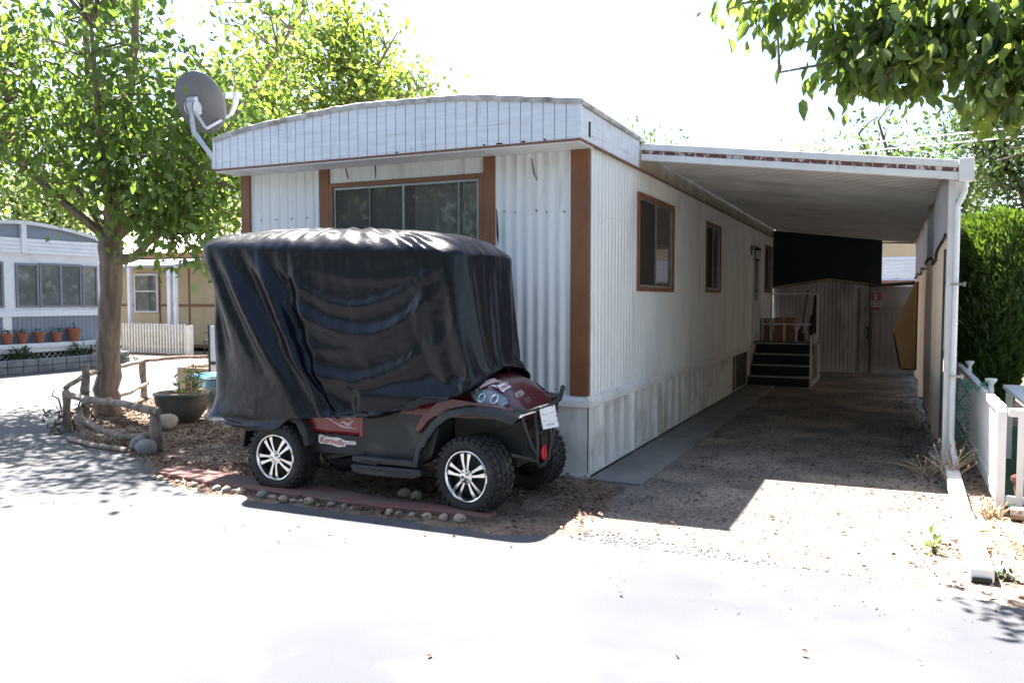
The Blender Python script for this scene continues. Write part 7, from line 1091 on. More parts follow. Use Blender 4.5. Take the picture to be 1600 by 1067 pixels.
mb = MB(); q_ = random.Random(9)
for k in range(24):
    a = q_.uniform(0, 6.28); x, y = -8.0+q_.uniform(-.1, .1), 8.15+q_.uniform(-.1, .1); mb.tube([(x-.3, y, .36), (x-.3+.12*math.cos(a), y+.1*math.sin(a), .42), (x-.3+.26*math.cos(a), y+.2*math.sin(a), .38)], [.005, .004, .002], 4)
tag(mb.build('dry_grass_tuft', M['straw']), 'dry straw-coloured grass tuft at the right rim of the dark bowl', 'dry grass')
wp = empty('white_screen_panel', (-9.9, 10.0, 0), 'tall thin white panel with red edge standing behind the cart cover', 'panel')
mb = MB(); mb.box(-9.93, -9.65, 9.98, 10.01, .03, 1.17); mb.build('board', M['nwhite'], wp)
mb = MB(); mb.box(-9.95, -9.932, 9.96, 10.02, 0, 1.19); mb.box(-9.65, -9.63, 9.96, 10.02, 0, 1.19); mb.box(-9.93, -9.65, 9.965, 9.978, .55, .60); mb.box(-9.93, -9.65, 9.965, 9.978, .2, .24); mb.build('frame', M['black'], wp)
# ------------------------------------------------------------ blue-grey neighbour home, its end wall faces us
bh = empty('blue_mobile_home', (-22, 12.3, 0), 'blue-grey and white mobile home with a row of grey framed windows across the road', 'mobile home')
BX = -17.8; y0, y1 = 10.25, 14.30
def bx_(name, mat, x0, x1, a, b, z0, z1, parent=None, bevel=0):
    mb = MB(); mb.box(x0, x1, a, b, z0, z1); return mb.build(name, mat, parent or bh, bevel=bevel)
bx_('wall_white', M['nwhite'], BX-8, BX, y0, y1, 1.20, 2.62)
mb = MB(); y = y0
while y < y1-.01: mb.box(BX-8 if y == y0 else BX-.3, BX-.03, y, min(y+.10, y1), .5, 1.199); y += .108
mb.build('lower_siding', M['bluegrey'], bh)
bx_('corner_post', M['nwhite'], BX-.05, BX+.01, y1-.06, y1, .45, 1.2); bx_('corner_post', M['nwhite'], BX-.05, BX+.012, 11.83, 12.03, .45, 1.2); bx_('sill_band', M['nwhite'], BX, BX+.05, y0, y1+.02, 1.20, 1.34, bevel=.005)
for k in range(4): bx_('eave_siding', M['nwhite'], BX-.0, BX+.10-.006*k, y0-.1, y1+.12, 2.62+.085*k, 2.70+.085*k)
def bz(y): return 3.28-.30*abs((y-12.3)/2.15)**1.7
mb = MB(); n = 24
for i in range(n):
    a = y0-.1+(y1-y0+.2)*i/n; b = y0-.1+(y1-y0+.2)*(i+1)/n; mb.add([(BX+.03, a, 2.96), (BX+.03, b, 2.96), (BX+.03, b, bz(b)), (BX+.03, a, bz(a))], [(0, 1, 2, 3)])
mb.build('gable', M['bluegrey'], bh)
mb = MB(); mb.grid(n, 1, lambda u, v: (BX+.14-9*v, y0-.15+(y1-y0+.3)*u, bz(y0-.1+(y1-y0+.2)*u)+.06)); mb.grid(n, 1, lambda u, v: (BX+.14, y0-.15+(y1-y0+.3)*u, bz(y0-.1+(y1-y0+.2)*u)-.02+.08*v)); mb.build('roof', M['tanroof'], bh, recalc=False)
bx_('gable_post', M['nwhite'], BX+.035, BX+.12, 12.24, 12.36, 2.62, 3.30)
def nwin(a, b, z0, z1, panes):
    w_ = MB(); t = .05; w_.box(BX, BX+.04, a, a+t, z0, z1); w_.box(BX, BX+.04, b-t, b, z0, z1); w_.box(BX, BX+.04, a+t, b-t, z1-t, z1); w_.box(BX, BX+.04, a+t, b-t, z0, z0+t)
    for p in panes: w_.box(BX+.002, BX+.035, p-.03, p+.03, z0+t, z1-t)
    f_ = w_.build('window', M['nframe'], bh)
    e = [a+t]+list(panes)+[b-t]
    for i in range(len(e)-1):
        m_ = MB(); m_.box(BX+.012, BX+.016, e[i]+(.03 if i else 0), e[i+1]-(.03 if i < len(e)-2 else 0), z0+t, z1-t); m_.build('pane', M['nglass'], f_)
M['nglass'] = pm('neighbour_glass', (.10, .12, .11), (.05, .06, .06), rough=.08, scale=3, spec=.8, dirt=(.22, .24, .24), dscale=4)
nwin(12.14, 12.68, 1.40, 2.40, []); nwin(12.70, 13.78, 1.40, 2.42, [13.24]); nwin(13.80, 14.22, 1.40, 2.40, []); nwin(10.5, 11.86, 1.40, 2.42, [11.2])
bx_('planter_shelf', M['nwhite'], BX, BX+.34, y0, 14.12, .50, .60, bevel=.005); bx_('shelf_band', M['nwhite'], BX+.0, BX+.30, y0, 14.10, .40, .498)
mb = MB(); L = 13.75-y0
mb.m = 0
for k in range(-4, 30):
    for s_ in (-1, 1):
        a = y0+k*.14; p = Vector((BX+.20+.006*s_, a, .06)); q2 = Vector((BX+.20+.006*s_, a+s_*.36, .42))
        if min(p.y, q2.y) >= y0 and max(p.y, q2.y) <= 13.95: mb.bar(p, q2, .010, .028, up=(1, 0, 0))
mb.build('lattice', M['nwhite'], bh); bx_('crawlspace', M['dark'], BX-.1, BX-.06, y0, 14.1, .0, .5)
bw = empty('block_planter_wall', (-17.1, 12.3, 0), 'low curved grey concrete block wall in front of the blue-grey home', 'wall')
mb = MB()
for row in range(2):
    k = 0; t = 0.0
    while t < 1:
        f = lambda t: (-16.95-.45*max(0, t-.55)**1.5*3, 9.9+4.6*t); a = Vector((*f(t), 0)); b = Vector((*f(t+.075), 0)); d = (b-a)*.97
        mb.bar(a+Vector((rng.uniform(-.01, .01), 0, .075+.15*row)), a+d+Vector((rng.uniform(-.01, .01), 0, .075+.15*row)), .18, .142); t += .075
mb.build('block_course', M['blockw'], bw, bevel=.012)
mb = MB(); mb.box(-17.7, -17.05, 9.9, 14.1, .0, .20); tag(mb.build('planter_soil', M['soil']), 'soil bed between the grey block wall and the lattice', 'soil')
def bush(c, r3, n, size, mat, label, seed, name='shrub', group=None):
    t = empty(name, (c[0], c[1], c[2]), label, 'shrub', group); rg = np.random.default_rng(seed); d = rg.normal(size=(n, 3)); d /= np.linalg.norm(d, axis=1, keepdims=True); d[:, 2] = np.abs(d[:, 2])
    rr = rg.uniform(.35, 1, n)[:, None]*(1+.2*np.sin(d[:, :1]*7+seed)*np.sin(d[:, 1:2]*6)); P = d*rr*np.array(r3)+np.array(c)
    leaves('foliage', mat, t, P, d+rg.normal(0, .4, (n, 3)), size, seed)
    mb = MB()
    for k in range(6): v = P[(k*5) % n]; mb.tube([c, (Vector(c)+Vector(v))/2+Vector((0, 0, .03)), v], [.012, .009, .004], 5)
    mb.build('stem', M['bark2'], t); return t
bush((-17.2, 14.0, .12), (.35, .42, .52), 900, .06, M['shrub'], 'dark green rounded shrub at the right end of the lattice', 31)
bush((-17.35, 13.3, .2), (.18, .30, .36), 350, .05, M['shrub'], 'thin grey-green shrub growing over the lattice, left of the rounded shrub', 32)
bush((-17.3, 11.9, .15), (.25, .40, .38), 500, .06, M['shrub'], 'dark low shrub at the far left end of the lattice', 33)
bush((-16.9, 14.55, .0), (.10, .12, .2), 120, .04, M['shrub'], 'tiny dark weed at the end of the block wall', 34)
def fpot(y, r_, h, lab, seed):
    c = (-17.62, y, .602); t = empty('flower_pot', c, lab, 'flower pot', 'terracotta pots on the white shelf'); mb = MB(); mb.lathe([(.0, 0), (r_*.68, 0), (r_*.92, h*.78), (r_*1.04, h*.78), (r_*1.04, h), (r_*.92, h), (r_*.88, h*.85), (.0, h*.85)], 20, Matrix.Translation(c)); mb.build('pot_body', M['terra'], t, smooth=True)
    rg = np.random.default_rng(seed); n = 40; d = rg.normal(size=(n, 3)); d[:, 2] = np.abs(d[:, 2]); d /= np.linalg.norm(d, axis=1, keepdims=True); leaves('plant', M['shrub'], t, np.array(c)+[0, 0, h*.85]+d*rg.uniform(.2, 1, n)[:, None]*[r_*.9, r_*1.2, r_*.9], d, .06, seed)
fpot(13.42, .16, .30, 'largest terracotta pot, rightmost on the white shelf', 1); fpot(12.97, .125, .23, 'terracotta pot beside the largest one on the white shelf', 2)
fpot(12.55, .125, .24, 'terracotta pot, third from the right on the white shelf', 3); fpot(12.14, .12, .24, 'terracotta pot with a drooping plant, fourth from the right on the white shelf', 4); fpot(11.8, .12, .24, 'terracotta pot at the left edge of the photo on the white shelf', 5)
sg2 = empty('hanging_sign', (-17.5, 14.45, 1.1), 'dark rectangular hanging sign at the right corner of the blue-grey home', 'sign')
mb = MB(); mb.prism([(14.33, 1.62), (14.62, 1.38), (14.62, 1.08), (14.33, 1.30)], 'x', -17.62, -17.58); mb.build('board', M['black'], sg2); mb = MB(); mb.bar((-17.57, 14.33, 1.625), (-17.57, 14.62, 1.385), .02); mb.bar((-17.57, 14.33, 1.295), (-17.57, 14.62, 1.075), .02); mb.build('frame', M['roofgrey'], sg2)
# ------------------------------------------------------------ tan house, porch and picket fence
th = empty('tan_house', (-21, 20, 0), 'tan panelled house with brown battens behind the white picket fence', 'house')
TY = 19.0
def tb(name, mat, x0, x1, a, b, z0, z1, parent=None): mb = MB(); mb.box(x0, x1, a, b, z0, z1); return mb.build(name, mat, parent or th)
tb('wall', M['tan'], -25.5, -16.5, TY, TY+7, .1, 2.95)
for x in (-24.6, -23.4, -22.25, -20.95, -19.7, -18.5, -17.3): tb('batten', M['brown'], x-.03, x+.03, TY-.02, TY, .12, 2.9)
tb('batten', M['brown'], -25.4, -16.6, TY-.028, TY-.021, 1.36, 1.44); tb('batten', M['brown'], -25.4, -16.6, TY-.028, TY-.021, .12, .2)
mb = MB(); mb.grid(4, 4, lambda u, v: (-25.9+9.8*u, TY-.5+8*v, 3.0+.95*math.sin(PI*min(1, v*1.0)))); mb.build('roof', M['tanroof'], th); tb('eave_board', M['brown'], -25.9, -16.1, TY-.52, TY-.48, 2.84, 2.99)
tw_ = MB(); tw_.box(-22.02, -20.98, TY-.06, TY-.021, 1.17, 1.22); tw_.box(-22.02, -20.98, TY-.06, TY-.021, 2.33, 2.40); tw_.box(-22.02, -21.96, TY-.06, TY-.021, 1.22, 2.33); tw_.box(-21.04, -20.98, TY-.06, TY-.021, 1.22, 2.33); tw_.box(-21.96, -21.04, TY-.055, TY-.021, 1.82, 1.86); tw_ = tw_.build('window', M['nwhite'], th)
tb('pane', M['nglass'], -21.96, -21.04, TY-.04, TY-.032, 1.22, 1.82, tw_); tb('pane', M['nglass'], -21.96, -21.04, TY-.04, TY-.032, 1.86, 2.33, tw_)
pr = empty('porch_awning', (-21, 18, 0), 'grey porch awning on pale posts in front of the tan house', 'awning')
mb = MB(); mb.add([(x, y, z+h) for x in (-24.2, -18.6) for (y, z) in ((17.4, 2.52), (18.95, 2.84)) for h in (0, .06)], [(0, 1, 3, 2), (4, 6, 7, 5), (0, 4, 5, 1), (2, 3, 7, 6), (0, 2, 6, 4), (1, 5, 7, 3)]); mb.build('awning_roof', M['roofgrey'], pr)
for x, w in ((-20.45, .05), (-18.85, .06), (-18.62, .04), (-23.0, .05)): mb = MB(); mb.box(x-w, x+w, 17.4, 17.5, 0, 2.53); mb.build('post', M['nwhite'], pr)
pf = empty('picket_fence', (-19.8, 17.2, 0), 'white picket fence in front of the tan house', 'fence')
mb = MB(); mb.box(-21.9, -17.9, 17.22, 17.25, .20, .28); mb.box(-21.9, -17.9, 17.22, 17.25, .66, .74); mb.build('rail', M['picket'], pf)
n = 34
for k in range(n):
    x = -21.85+3.9*k/n; mb = MB(); h = .90+rng.uniform(-.01, .01); mb.prism([(x, .05), (x+.056, .05), (x+.056, h-.03), (x+.031, h), (x, h-.03)], 'y', 17.18, 17.215); mb.build('picket', M['picket'], pf)
mb = MB(); mb.box(-17.95, -17.78, 17.14, 17.26, 0, .86); mb.build('end_post', M['picket'], pf)
mb = MB(); q_ = random.Random(4)
ch = empty('garden_chair', (-17.3, 17.6, 0), 'black wrought iron garden chair right of the picket fence', 'chair')
mb = MB(); mb.box(-17.55, -17.1, 17.4, 17.85, .42, .45); mb.build('seat', M['black'], ch)
for x in (-17.53, -17.12):
    for y in (17.42, 17.83): mb = MB(); mb.tube([(x, y, 0), (x, y, .43)], .015, 6); mb.build('leg', M['black'], ch)
mb = MB()
for k in range(5): mb.tube([(-17.53+.1*k, 17.84, .44), (-17.53+.1*k, 17.9, .92)], .012, 5)
mb.tube([(-17.55, 17.9, .93), (-17.33, 17.9, 1.0), (-17.1, 17.9, .93)], .015, 6); mb.tube([(-17.53, 17.42, .66), (-17.53, 17.84, .66)], .015, 5); mb.build('backrest', M['black'], ch)
# ------------------------------------------------------------ right side: fence, drain pipe, yard
wf_ = empty('white_yard_fence', (.75, 7.5, 0), 'white slatted yard fence with ball caps beside the carport', 'fence')
fy0, fy1, fx = 7.0, 12.2, .745
mb = MB(); mb.box(fx-.03, fx+.03, fy0, fy1, .76, .82); mb.build('top_rail', M['vinyl'], wf_, bevel=.006)
mb = MB(); mb.box(fx-.015, fx+.02, fy0+.04, fy1, .12, .17); mb.build('bottom_rail', M['vinyl'], wf_)
k = 0; y = fy0+.08
while y < fy1:
    mb = MB(); mb.box(fx-.010, fx+.010, y, y+.05, .06, .76); mb.build('slat', M['vinyl'], wf_); y += .088; k += 1
for y in (8.35, 10.6, 12.1):
    mb = MB(); mb.box(fx+.032, fx+.075, y-.022, y+.022, 0, .82); mb.build('post', M['vinyl'], wf_)
    mb = MB(); mb.lathe([(.018, .82), (.022, .85), (.048, .885), (.045, .90), (.0, .905)], 14, Matrix.Translation((fx+.053, y, 0))); mb.build('post_cap', M['vinyl'], wf_, smooth=True)
mb = MB(); mb.box(fx-.03, fx+.03, fy0-.03, fy0+.03, 0, .78); mb.build('post', M['vinyl'], wf_, bevel=.004)
ff_ = empty('white_front_fence', (1.8, 7, 0), 'white wide-slat fence section turning the corner towards the right edge of the photo', 'fence')
mb = MB(); mb.box(fx+.037, 3.2, fy0-.025, fy0+.025, .74, .80); mb.build('top_rail', M['vinyl'], ff_, bevel=.005); mb = MB(); mb.box(fx+.037, 3.2, fy0-.02, fy0+.02, .10, .15); mb.build('bottom_rail', M['vinyl'], ff_)
x = fx+.10
while x < 3.1:
    mb = MB(); mb.box(x, x+.045, fy0-.03, fy0-.021, .06, .79); mb.build('slat', M['vinyl'], ff_); x += .125
gar = MB(); q_ = random.Random(6); p0 = []
pos = []; dr = []
for k in range(360):
    t = q_.random(); z = .14+.72*t; a = q_.uniform(0, 6.28); pos.append((.60+.05*math.cos(a)*.7, 8.62+.06*math.sin(a), z)); dr.append((math.cos(a), math.sin(a), q_.uniform(-.6, .6)))
for k in range(90):
    t = q_.random(); pos.append((.60+.15*t, 8.62-.35*t, .88-.3*t*(1-t))); dr.append((q_.uniform(-1, 1), q_.uniform(-1, 1), q_.uniform(-1, .3)))
gg = empty('tinsel_garland', (.62, 8.6, .1), 'green tinsel garland twisted round the downspout end of the white fence', 'garland')
mb = MB(); mb.tube([(.60+.03*math.cos(k*.9), 8.62+.03*math.sin(k*.9), .12+.03*k) for k in range(26)], .004, 5); mb.build('wire', M['black'], gg); leaves('tinsel', M['garl'], gg, np.array(pos), np.array(dr), .04, 3, .25)
mb = MB(); mb.tube([(fx+.03*math.sin(k*1.3)*.3-.02, 7.0+.02*math.cos(k), .80-.03*k) for k in range(24)], .004, 5); mb.tube([(fx, 7.02+.1*k, .835+.012*math.sin(k*2)) for k in range(18)], .004, 5); tag(mb.build('string_light_cable', M['black'], smooth=True), 'thin dark string light cable wound round the white fence corner', 'cable')
dp = empty('drain_pipe', (.5, 6.7, 0), 'long white rectangular drain pipe lying on the ground along the driveway', 'pipe')
mb = MB(); mb.bar((.50, 8.2, .09), (.475, 6.5, .075), .11, .08); mb.build('pipe_section', M['vinyl'], dp, bevel=.012); mb = MB(); mb.bar((.475, 6.56, .075), (.485, 5.24, .055), .125, .085); mb.build('pipe_section', M['vinyl'], dp, bevel=.012); mb = MB(); mb.box(.435, .535, 5.228, 5.236, .018, .042); mb.build('pipe_end_shade', M['dark'], dp)  # last piece: black strip painting the shaded underside of the pipe end
mb = MB(); mb.box(.34, .53, 8.45, 8.75, 0, .17); tag(mb.build('concrete_block', M['stone2'], bevel=.01), 'grey concrete block at the foot of the front carport post', 'block')
def drygrass(c, n, h, sp, seed, lab):
    q_ = random.Random(seed); mb = MB()
    for k in range(n):
        a = q_.uniform(0, 6.28); l_ = h*q_.uniform(.5, 1); x, y = c[0]+q_.uniform(-.05, .05), c[1]+q_.uniform(-.08, .08); sx = sp*q_.uniform(.2, 1)*math.cos(a); sy = sp*q_.uniform(.2, 1)*math.sin(a)
        mb.tube([(x, y, 0), (x+sx*.4, y+sy*.4, l_*.6), (x+sx, y+sy, l_)], [.005, .004, .002], 4)
        if q_.random() < .5: mb.tube([(x+sx, y+sy, l_), (x+sx*1.05, y+sy*1.05, l_+.02)], [.009, .007], 5)
    tag(mb.build('dry_weed', M['straw']), lab, 'weed')
drygrass((.48, 8.02), 22, .36, .26, 2, 'tall dry straw weed beside the upper end of the drain pipe'); drygrass((.30, 8.3), 26, .16, .3, 3, 'low dry grass tuft left of the drain pipe, near the block'); drygrass((.68, 6.9), 30, .12, .15, 4, 'short dry grass at the foot of the white fence corner'); drygrass((.85, 5.9), 40, .13, .3, 5, 'dry grass tuft in the dirt right of the drain pipe')
bush((.27, 5.75, .0), (.05, .05, .12), 22, .05, M['leafp'], 'tiny pale green weed on the gravel left of the drain pipe', 35, 'weed'); bush((.62, 5.35, .0), (.07, .07, .08), 26, .045, M['shrub'], 'small green weed by the open end of the drain pipe', 36, 'weed')
mb = MB(); mb.tube([(.80, 6.85, .06), (1.0, 6.82, .065), (1.25, 6.8, .06)], [.05, .055, .05], 9); tag(mb.build('log', M['log'], smooth=True), 'short weathered log lying below the front fence', 'log')
mb = MB()
for k in range(7): mb.box(.92+.052*k, .967+.052*k, 6.35, 6.38, .0, .22+.015*(k % 3)); 
tag(mb.build('wooden_edging', M['woodpale'], bevel=.004), 'short weathered wooden stake edging at the right edge of the photo', 'edging')
bowl((.98, 7.35, .0), [(.0, 0), (.08, 0), (.115, .2), (.125, .2), (.125, .235), (.105, .235), (.0, .2)], M['terra'], 'terracotta_planter', 'terracotta planter behind the white front fence', 'planter', (.1, .21))
mb = MB()
for k in range(4): mb.tube([(1.15+.17*math.cos(a), 7.6+.17*math.sin(a), .04+.035*k) for a in [j*PI/10 for j in range(21)]], .014, 6)
tag(mb.build('garden_hose', M['hose'], smooth=True), 'coiled green garden hose behind the white front fence', 'hose')
sheet('lawn', [(.80, 7.1), (4, 7.1), (4, 12), (.80, 12)], .016, M['greend'], .0, 3)
tbl = empty('patio_table', (1.7, 8.2, 0), 'white topped patio table just behind the white fence', 'table')
mb = MB(); mb.box(1.02, 2.3, 7.75, 9.6, .70, .74); mb.build('table_top', M['vinyl'], tbl, bevel=.008)
for x in (1.07, 2.25):
    for y in (7.8, 9.5): mb = MB(); mb.box(x-.03, x+.03, y-.03, y+.03, 0, .70); mb.build('leg', M['galv'], tbl)
mb = MB(); mb.tube([(1.12+.25*t, 8.9-.5*t+.12*math.sin(t*5), .752) for t in [k/14 for k in range(15)]], .008, 6); tag(mb.build('cable', M['black'], smooth=True), 'short dark cable lying on the patio table', 'cable')
gz_ = empty('white_patio_frame', (2.6, 12, 0), 'white patio cover with posts and panels beyond the cypress hedge', 'patio cover')
for x, y in ((1.62, 11.0), (1.95, 13.5), (3.4, 11.0)): mb = MB(); mb.box(x-.045, x+.045, y-.045, y+.045, 0, 2.4); mb.build('post', M['vinyl'], gz_)
mb = MB(); mb.box(1.9, 6, 13.6, 13.66, .2, 2.6); mb.build('back_panel', M['vinyl'], gz_)
for z in (.6, 1.2, 1.8): mb = MB(); mb.box(1.85, 6, 13.54, 13.59, z, z+.07); mb.build('rail', M['roofgrey'], gz_)
mb = MB(); mb.box(1.7, 6, 10.9, 13.8, 2.42, 2.5); mb.build('roof_panel', M['vinyl'], gz_)
# wires
for (a, b, lab) in (((9, 22, 5.70), (-9, 22, 5.17), 'upper pale utility cable crossing the trees above the carport'), ((9, 22.3, 5.50), (-9, 22.3, 5.08), 'lower pale utility cable crossing the trees above the carport')):
    mb = MB(); a = Vector(a); b = Vector(b); mb.tube([a.lerp(b, k/20)-Vector((0, 0, .04*math.sin(PI*k/20))) for k in range(21)], .017, 6); tag(mb.build('utility_cable', M['galv'], smooth=True), lab, 'cable', 'utility cables')
for (a, b, lab) in (((9, 60, 20.6), (-16, 60, 16.6), 'topmost faint cable in the sky above the carport'), ((9, 60.3, 19.9), (-16, 60.3, 16.0), 'faint sky cable just below the topmost one')):
    mb = MB(); mb.tube([Vector(a).lerp(Vector(b), k/10) for k in range(11)], .012, 5); tag(mb.build('sky_cable', M['galv'], smooth=True), lab, 'cable', 'utility cables')
# ------------------------------------------------------------ trees
def tree(name, label, base, limbs, blobs, ncl, per, size, mat, seed, bark='bark', group=None, spread=.32, twig=.012, down=.5, width=.62, reject=None, loc=None):
    t = empty(name, base, label, 'tree', group); rg = np.random.default_rng(seed); mb = MB(); anchor = []
    for pts, rs in limbs:
        P = [Vector(p) for p in pts]; fine_p = []; fr = []
        for i in range(len(P)-1):
            for k in range(4):
                f = k/4; w = Vector(rg.normal(0, 1, 3))*min(.05, rs[i]*(.18 if rs[i] < .1 else .07))*(0 if i == 0 and k == 0 else 1); fine_p.append(P[i].lerp(P[i+1], f)+w); fr.append(rs[i]+(rs[i+1]-rs[i])*f)
        fine_p.append(P[-1]); fr.append(rs[-1]); mb.tube(fine_p, fr, 10 if rs[0] > .1 else 6)
        anchor += [(p, r_) for p, r_ in zip(fine_p, fr) if p.z > base[2]+1.6]
    A = np.array([list(p) for p, _ in anchor]); tot = sum(b[6] for b in blobs); pos = []; dr = []; blen = [b for b in blobs]
    c = 0; tries = 0
    while c < ncl and tries < ncl*30:
        tries += 1; x = rg.random()*tot
        for b in blobs:
            x -= b[6]
            if x <= 0: break
        d = rg.normal(size=3); d /= np.linalg.norm(d); r_ = rg.uniform(.25, 1)**.55; p = np.array(b[:3])+d*r_*np.array(b[3:6])
        if reject and reject(p, rg): continue
        c += 1; dist = ((A-p)**2).sum(1)+np.maximum(0, A[:, 2]-p[2])*1.0; a = A[dist.argmin()]; v = p-a; L = np.linalg.norm(v)
        mid = a+v*.5+np.array([0, 0, .12*L]); mb.tube([a, mid, p], [twig*1.6, twig, twig*.4], 4, cap=False)
        m_ = int(per*rg.uniform(.6, 1.4)); tt = rg.uniform(.35, 1.1, m_)[:, None]; q = np.where(tt < .5, a+(mid-a)*tt*2, mid+(p-mid)*(tt*2-1)); q = q+rg.normal(0, spread, (m_, 3))*np.array([1, 1, .75])
        pos.append(q); dd = (q-p)*.6+rg.normal(0, .5, (m_, 3)); dd[:, 2] -= down; dr.append(dd)
    mb.build('trunk', M[bark], t, smooth=True, recalc=False)
    leaves('crown', mat, t, np.concatenate(pos), np.concatenate(dr), size, seed, width, .35); return t
def px_of(p):
    return None
# main mulberry on the left
tb_ = (-9.75, 7.88, 0)
limbs = [([(-9.74, 7.88, -.02), (-9.71, 7.88, .35), (-9.66, 7.88, 1.1), (-9.58, 7.88, 1.9), (-9.56, 7.88, 2.4)], [.185, .16, .145, .14, .16]),
 ([(-9.56, 7.88, 2.3), (-9.55, 7.9, 2.9), (-9.75, 7.9, 3.7), (-10.0, 7.95, 4.5), (-10.3, 8.1, 6.2)], [.12, .09, .07, .05, .02]),
 ([(-9.54, 7.88, 2.35), (-9.35, 7.88, 3.1), (-9.30, 7.88, 3.9), (-9.05, 7.9, 4.9), (-9.0, 8, 6.6)], [.11, .085, .07, .05, .02]),
 ([(-9.50, 7.86, 2.12), (-9.1, 7.85, 2.16), (-8.6, 7.8, 2.45), (-8.0, 7.8, 3.0), (-7.4, 7.9, 3.8)], [.085, .06, .05, .035, .015]),
 ([(-9.6, 7.95, 2.4), (-9.0, 8.6, 3.4), (-8.4, 9.3, 4.5), (-7.8, 9.8, 5.8)], [.09, .06, .045, .02]),
 ([(-9.62, 7.9, 2.35), (-10.3, 7.8, 3.4), (-11.1, 7.7, 4.4), (-12.0, 7.8, 5.4)], [.055, .035, .022, .01]),
 ([(-9.6, 7.85, 2.4), (-10.2, 7.1, 3.3), (-10.6, 6.4, 4.3)], [.07, .045, .02]),
 ([(-9.5, 7.85, 2.5), (-8.9, 7.2, 3.6), (-8.5, 6.8, 4.8)], [.06, .04, .02])]
def rej(p, rg):
    if p[0] > -7.3 and p[1] < 8.2: return True            # keep clear of the roof
    if p[2] < 2.75 and p[0] < -9.0: return True
    if p[2] < 1.9: return True
    # ragged sky hole on the left
    if (p[0]+11.3)**2/.9**2+(p[2]-4.25)**2/.55**2 < 1 and rg.random() < .8: return True
    return False
tree('mulberry_tree', 'leafy mulberry tree with forked trunk standing in the log-fenced bed', tb_, limbs,
     [(-9.5, 7.9, 5.3, 2.9, 2.3, 2.3, 5), (-8.3, 7.9, 3.3, 1.15, 1.2, .9, 1.3), (-11.9, 7.9, 4.3, 1.7, 1.7, 1.6, 2.0), (-7.95, 7.6, 2.5, .35, .4, .55, .32), (-9.2, 7.9, 3.3, 1.2, 1.4, .8, .8), (-8.9, 7.3, 3.9, 1.6, 1.0, .9, .6)], 500, 32, .12, M['leaf'], 21, spread=.26, reject=rej)
# bright tree behind the mobile home's left end
tree('bright_green_tree', 'bright yellow-green tree behind the left end of the mobile home', (-9.9, 12.6, 0),
     [([(-9.9, 12.6, 0), (-9.8, 12.6, 1.6), (-9.6, 12.6, 3)], [.16, .13, .11]), ([(-9.6, 12.6, 3), (-9.2, 12.4, 4.6), (-8.8, 12.2, 6.6)], [.08, .05, .02]), ([(-9.6, 12.6, 3), (-8.6, 12.2, 4.2), (-7.6, 12, 5.0), (-6.9, 12, 5.15)], [.07, .045, .03, .012]), ([(-9.6, 12.6, 3), (-10.8, 12.8, 4.5), (-11.5, 13, 6.2)], [.07, .05, .02]), ([(-9.0, 12.3, 4.8), (-8.2, 12.2, 5.6), (-7.7, 12.1, 6.1)], [.05, .03, .01])],
     [(-9.6, 12.5, 5.3, 1.9, 1.6, 1.7, 4), (-8.1, 12.1, 5.0, 1.15, .9, .55, 1.1), (-11.8, 12.8, 4.8, 2.0, 1.6, 2.0, 2.4), (-8.7, 12.2, 6.2, .6, .6, .5, .4), (-10.3, 12.4, 3.2, 1.6, 1.2, 1.0, 1.4)], 420, 30, .12, M['leafb'], 22, spread=.26)
# pale trees far left
for i, (c, lab) in enumerate((((-33, 23, 0), 'pale sunlit tree beyond the roof of the blue-grey home'), ((-29, 27, 0), 'yellow-green tree between the blue-grey home and the tan house'))):
    tree('roadside_tree', lab, c, [([c, (c[0], c[1], 2.5), (c[0]+.3, c[1], 5)], [.25, .2, .1]), ([(c[0], c[1], 2.5), (c[0]+1.5, c[1], 4.5), (c[0]+2, c[1], 6)], [.15, .1, .03])],
         [(c[0], c[1], 5.2, 3.2, 2.4, 2.2, 3), (c[0]+2.2, c[1], 4.2, 2, 1.8, 1.6, 1.5)], 150, 34, .22, M['leafp'], 30+i, 'bark2', 'trees across the road', spread=.45, twig=.03)
# trees behind the carport on the right
def bigtree(c, H, w, seed, lab, mat, n=170, size=.2, z0=.35, sp=.45, dens=1):
    L = [([c, (c[0]+.1, c[1], H*.3), (c[0], c[1], H*.6)], [.3, .22, .1])]
    q_ = random.Random(seed)
    for k in range(5): a = k*1.26+q_.random(); L.append(([(c[0], c[1], H*.3), (c[0]+w*.4*math.cos(a), c[1]+w*.3*math.sin(a), H*.55), (c[0]+w*.75*math.cos(a), c[1]+w*.6*math.sin(a), H*.8)], [.14, .09, .03]))
    B = [(c[0], c[1], H*.66, w*.8, w*.7, H*.32, 3)]+[(c[0]+w*q_.uniform(-.7, .7), c[1]+w*q_.uniform(-.5, .5), H*q_.uniform(.42, .85), w*.42, w*.4, H*.16, 1.0) for _ in range(5)]
    return tree('background_tree', lab, c, L, B, n, 34, size, mat, seed, 'bark2', 'trees behind the carport', spread=sp, twig=.025)
bigtree((4.4, 27, 0), 8.6, 3.4, 41, 'dense dark green tree behind the cypress hedge at the right edge', M['leafdd'], 330, .17)
bigtree((.9, 31, 0), 9.2, 3.0, 42, 'tall loose tree rising above the right end of the carport roof', M['leafd'], 210, .17)
bigtree((-2.2, 33, 0), 7.9, 2.2, 43, 'pale wispy tree just above the middle of the carport roof', M['leafp'], 70, .16)
bigtree((-9.4, 34, 0), 9.0, 2.3, 44, 'small sunlit tree top showing behind the mobile home roof', M['leafd'], 110, .17)
bigtree((-12.6, 34, 0), 9.6, 1.6, 45, 'thin tree tip showing above the right corner of the mobile home roof', M['leafp'], 26, .15)
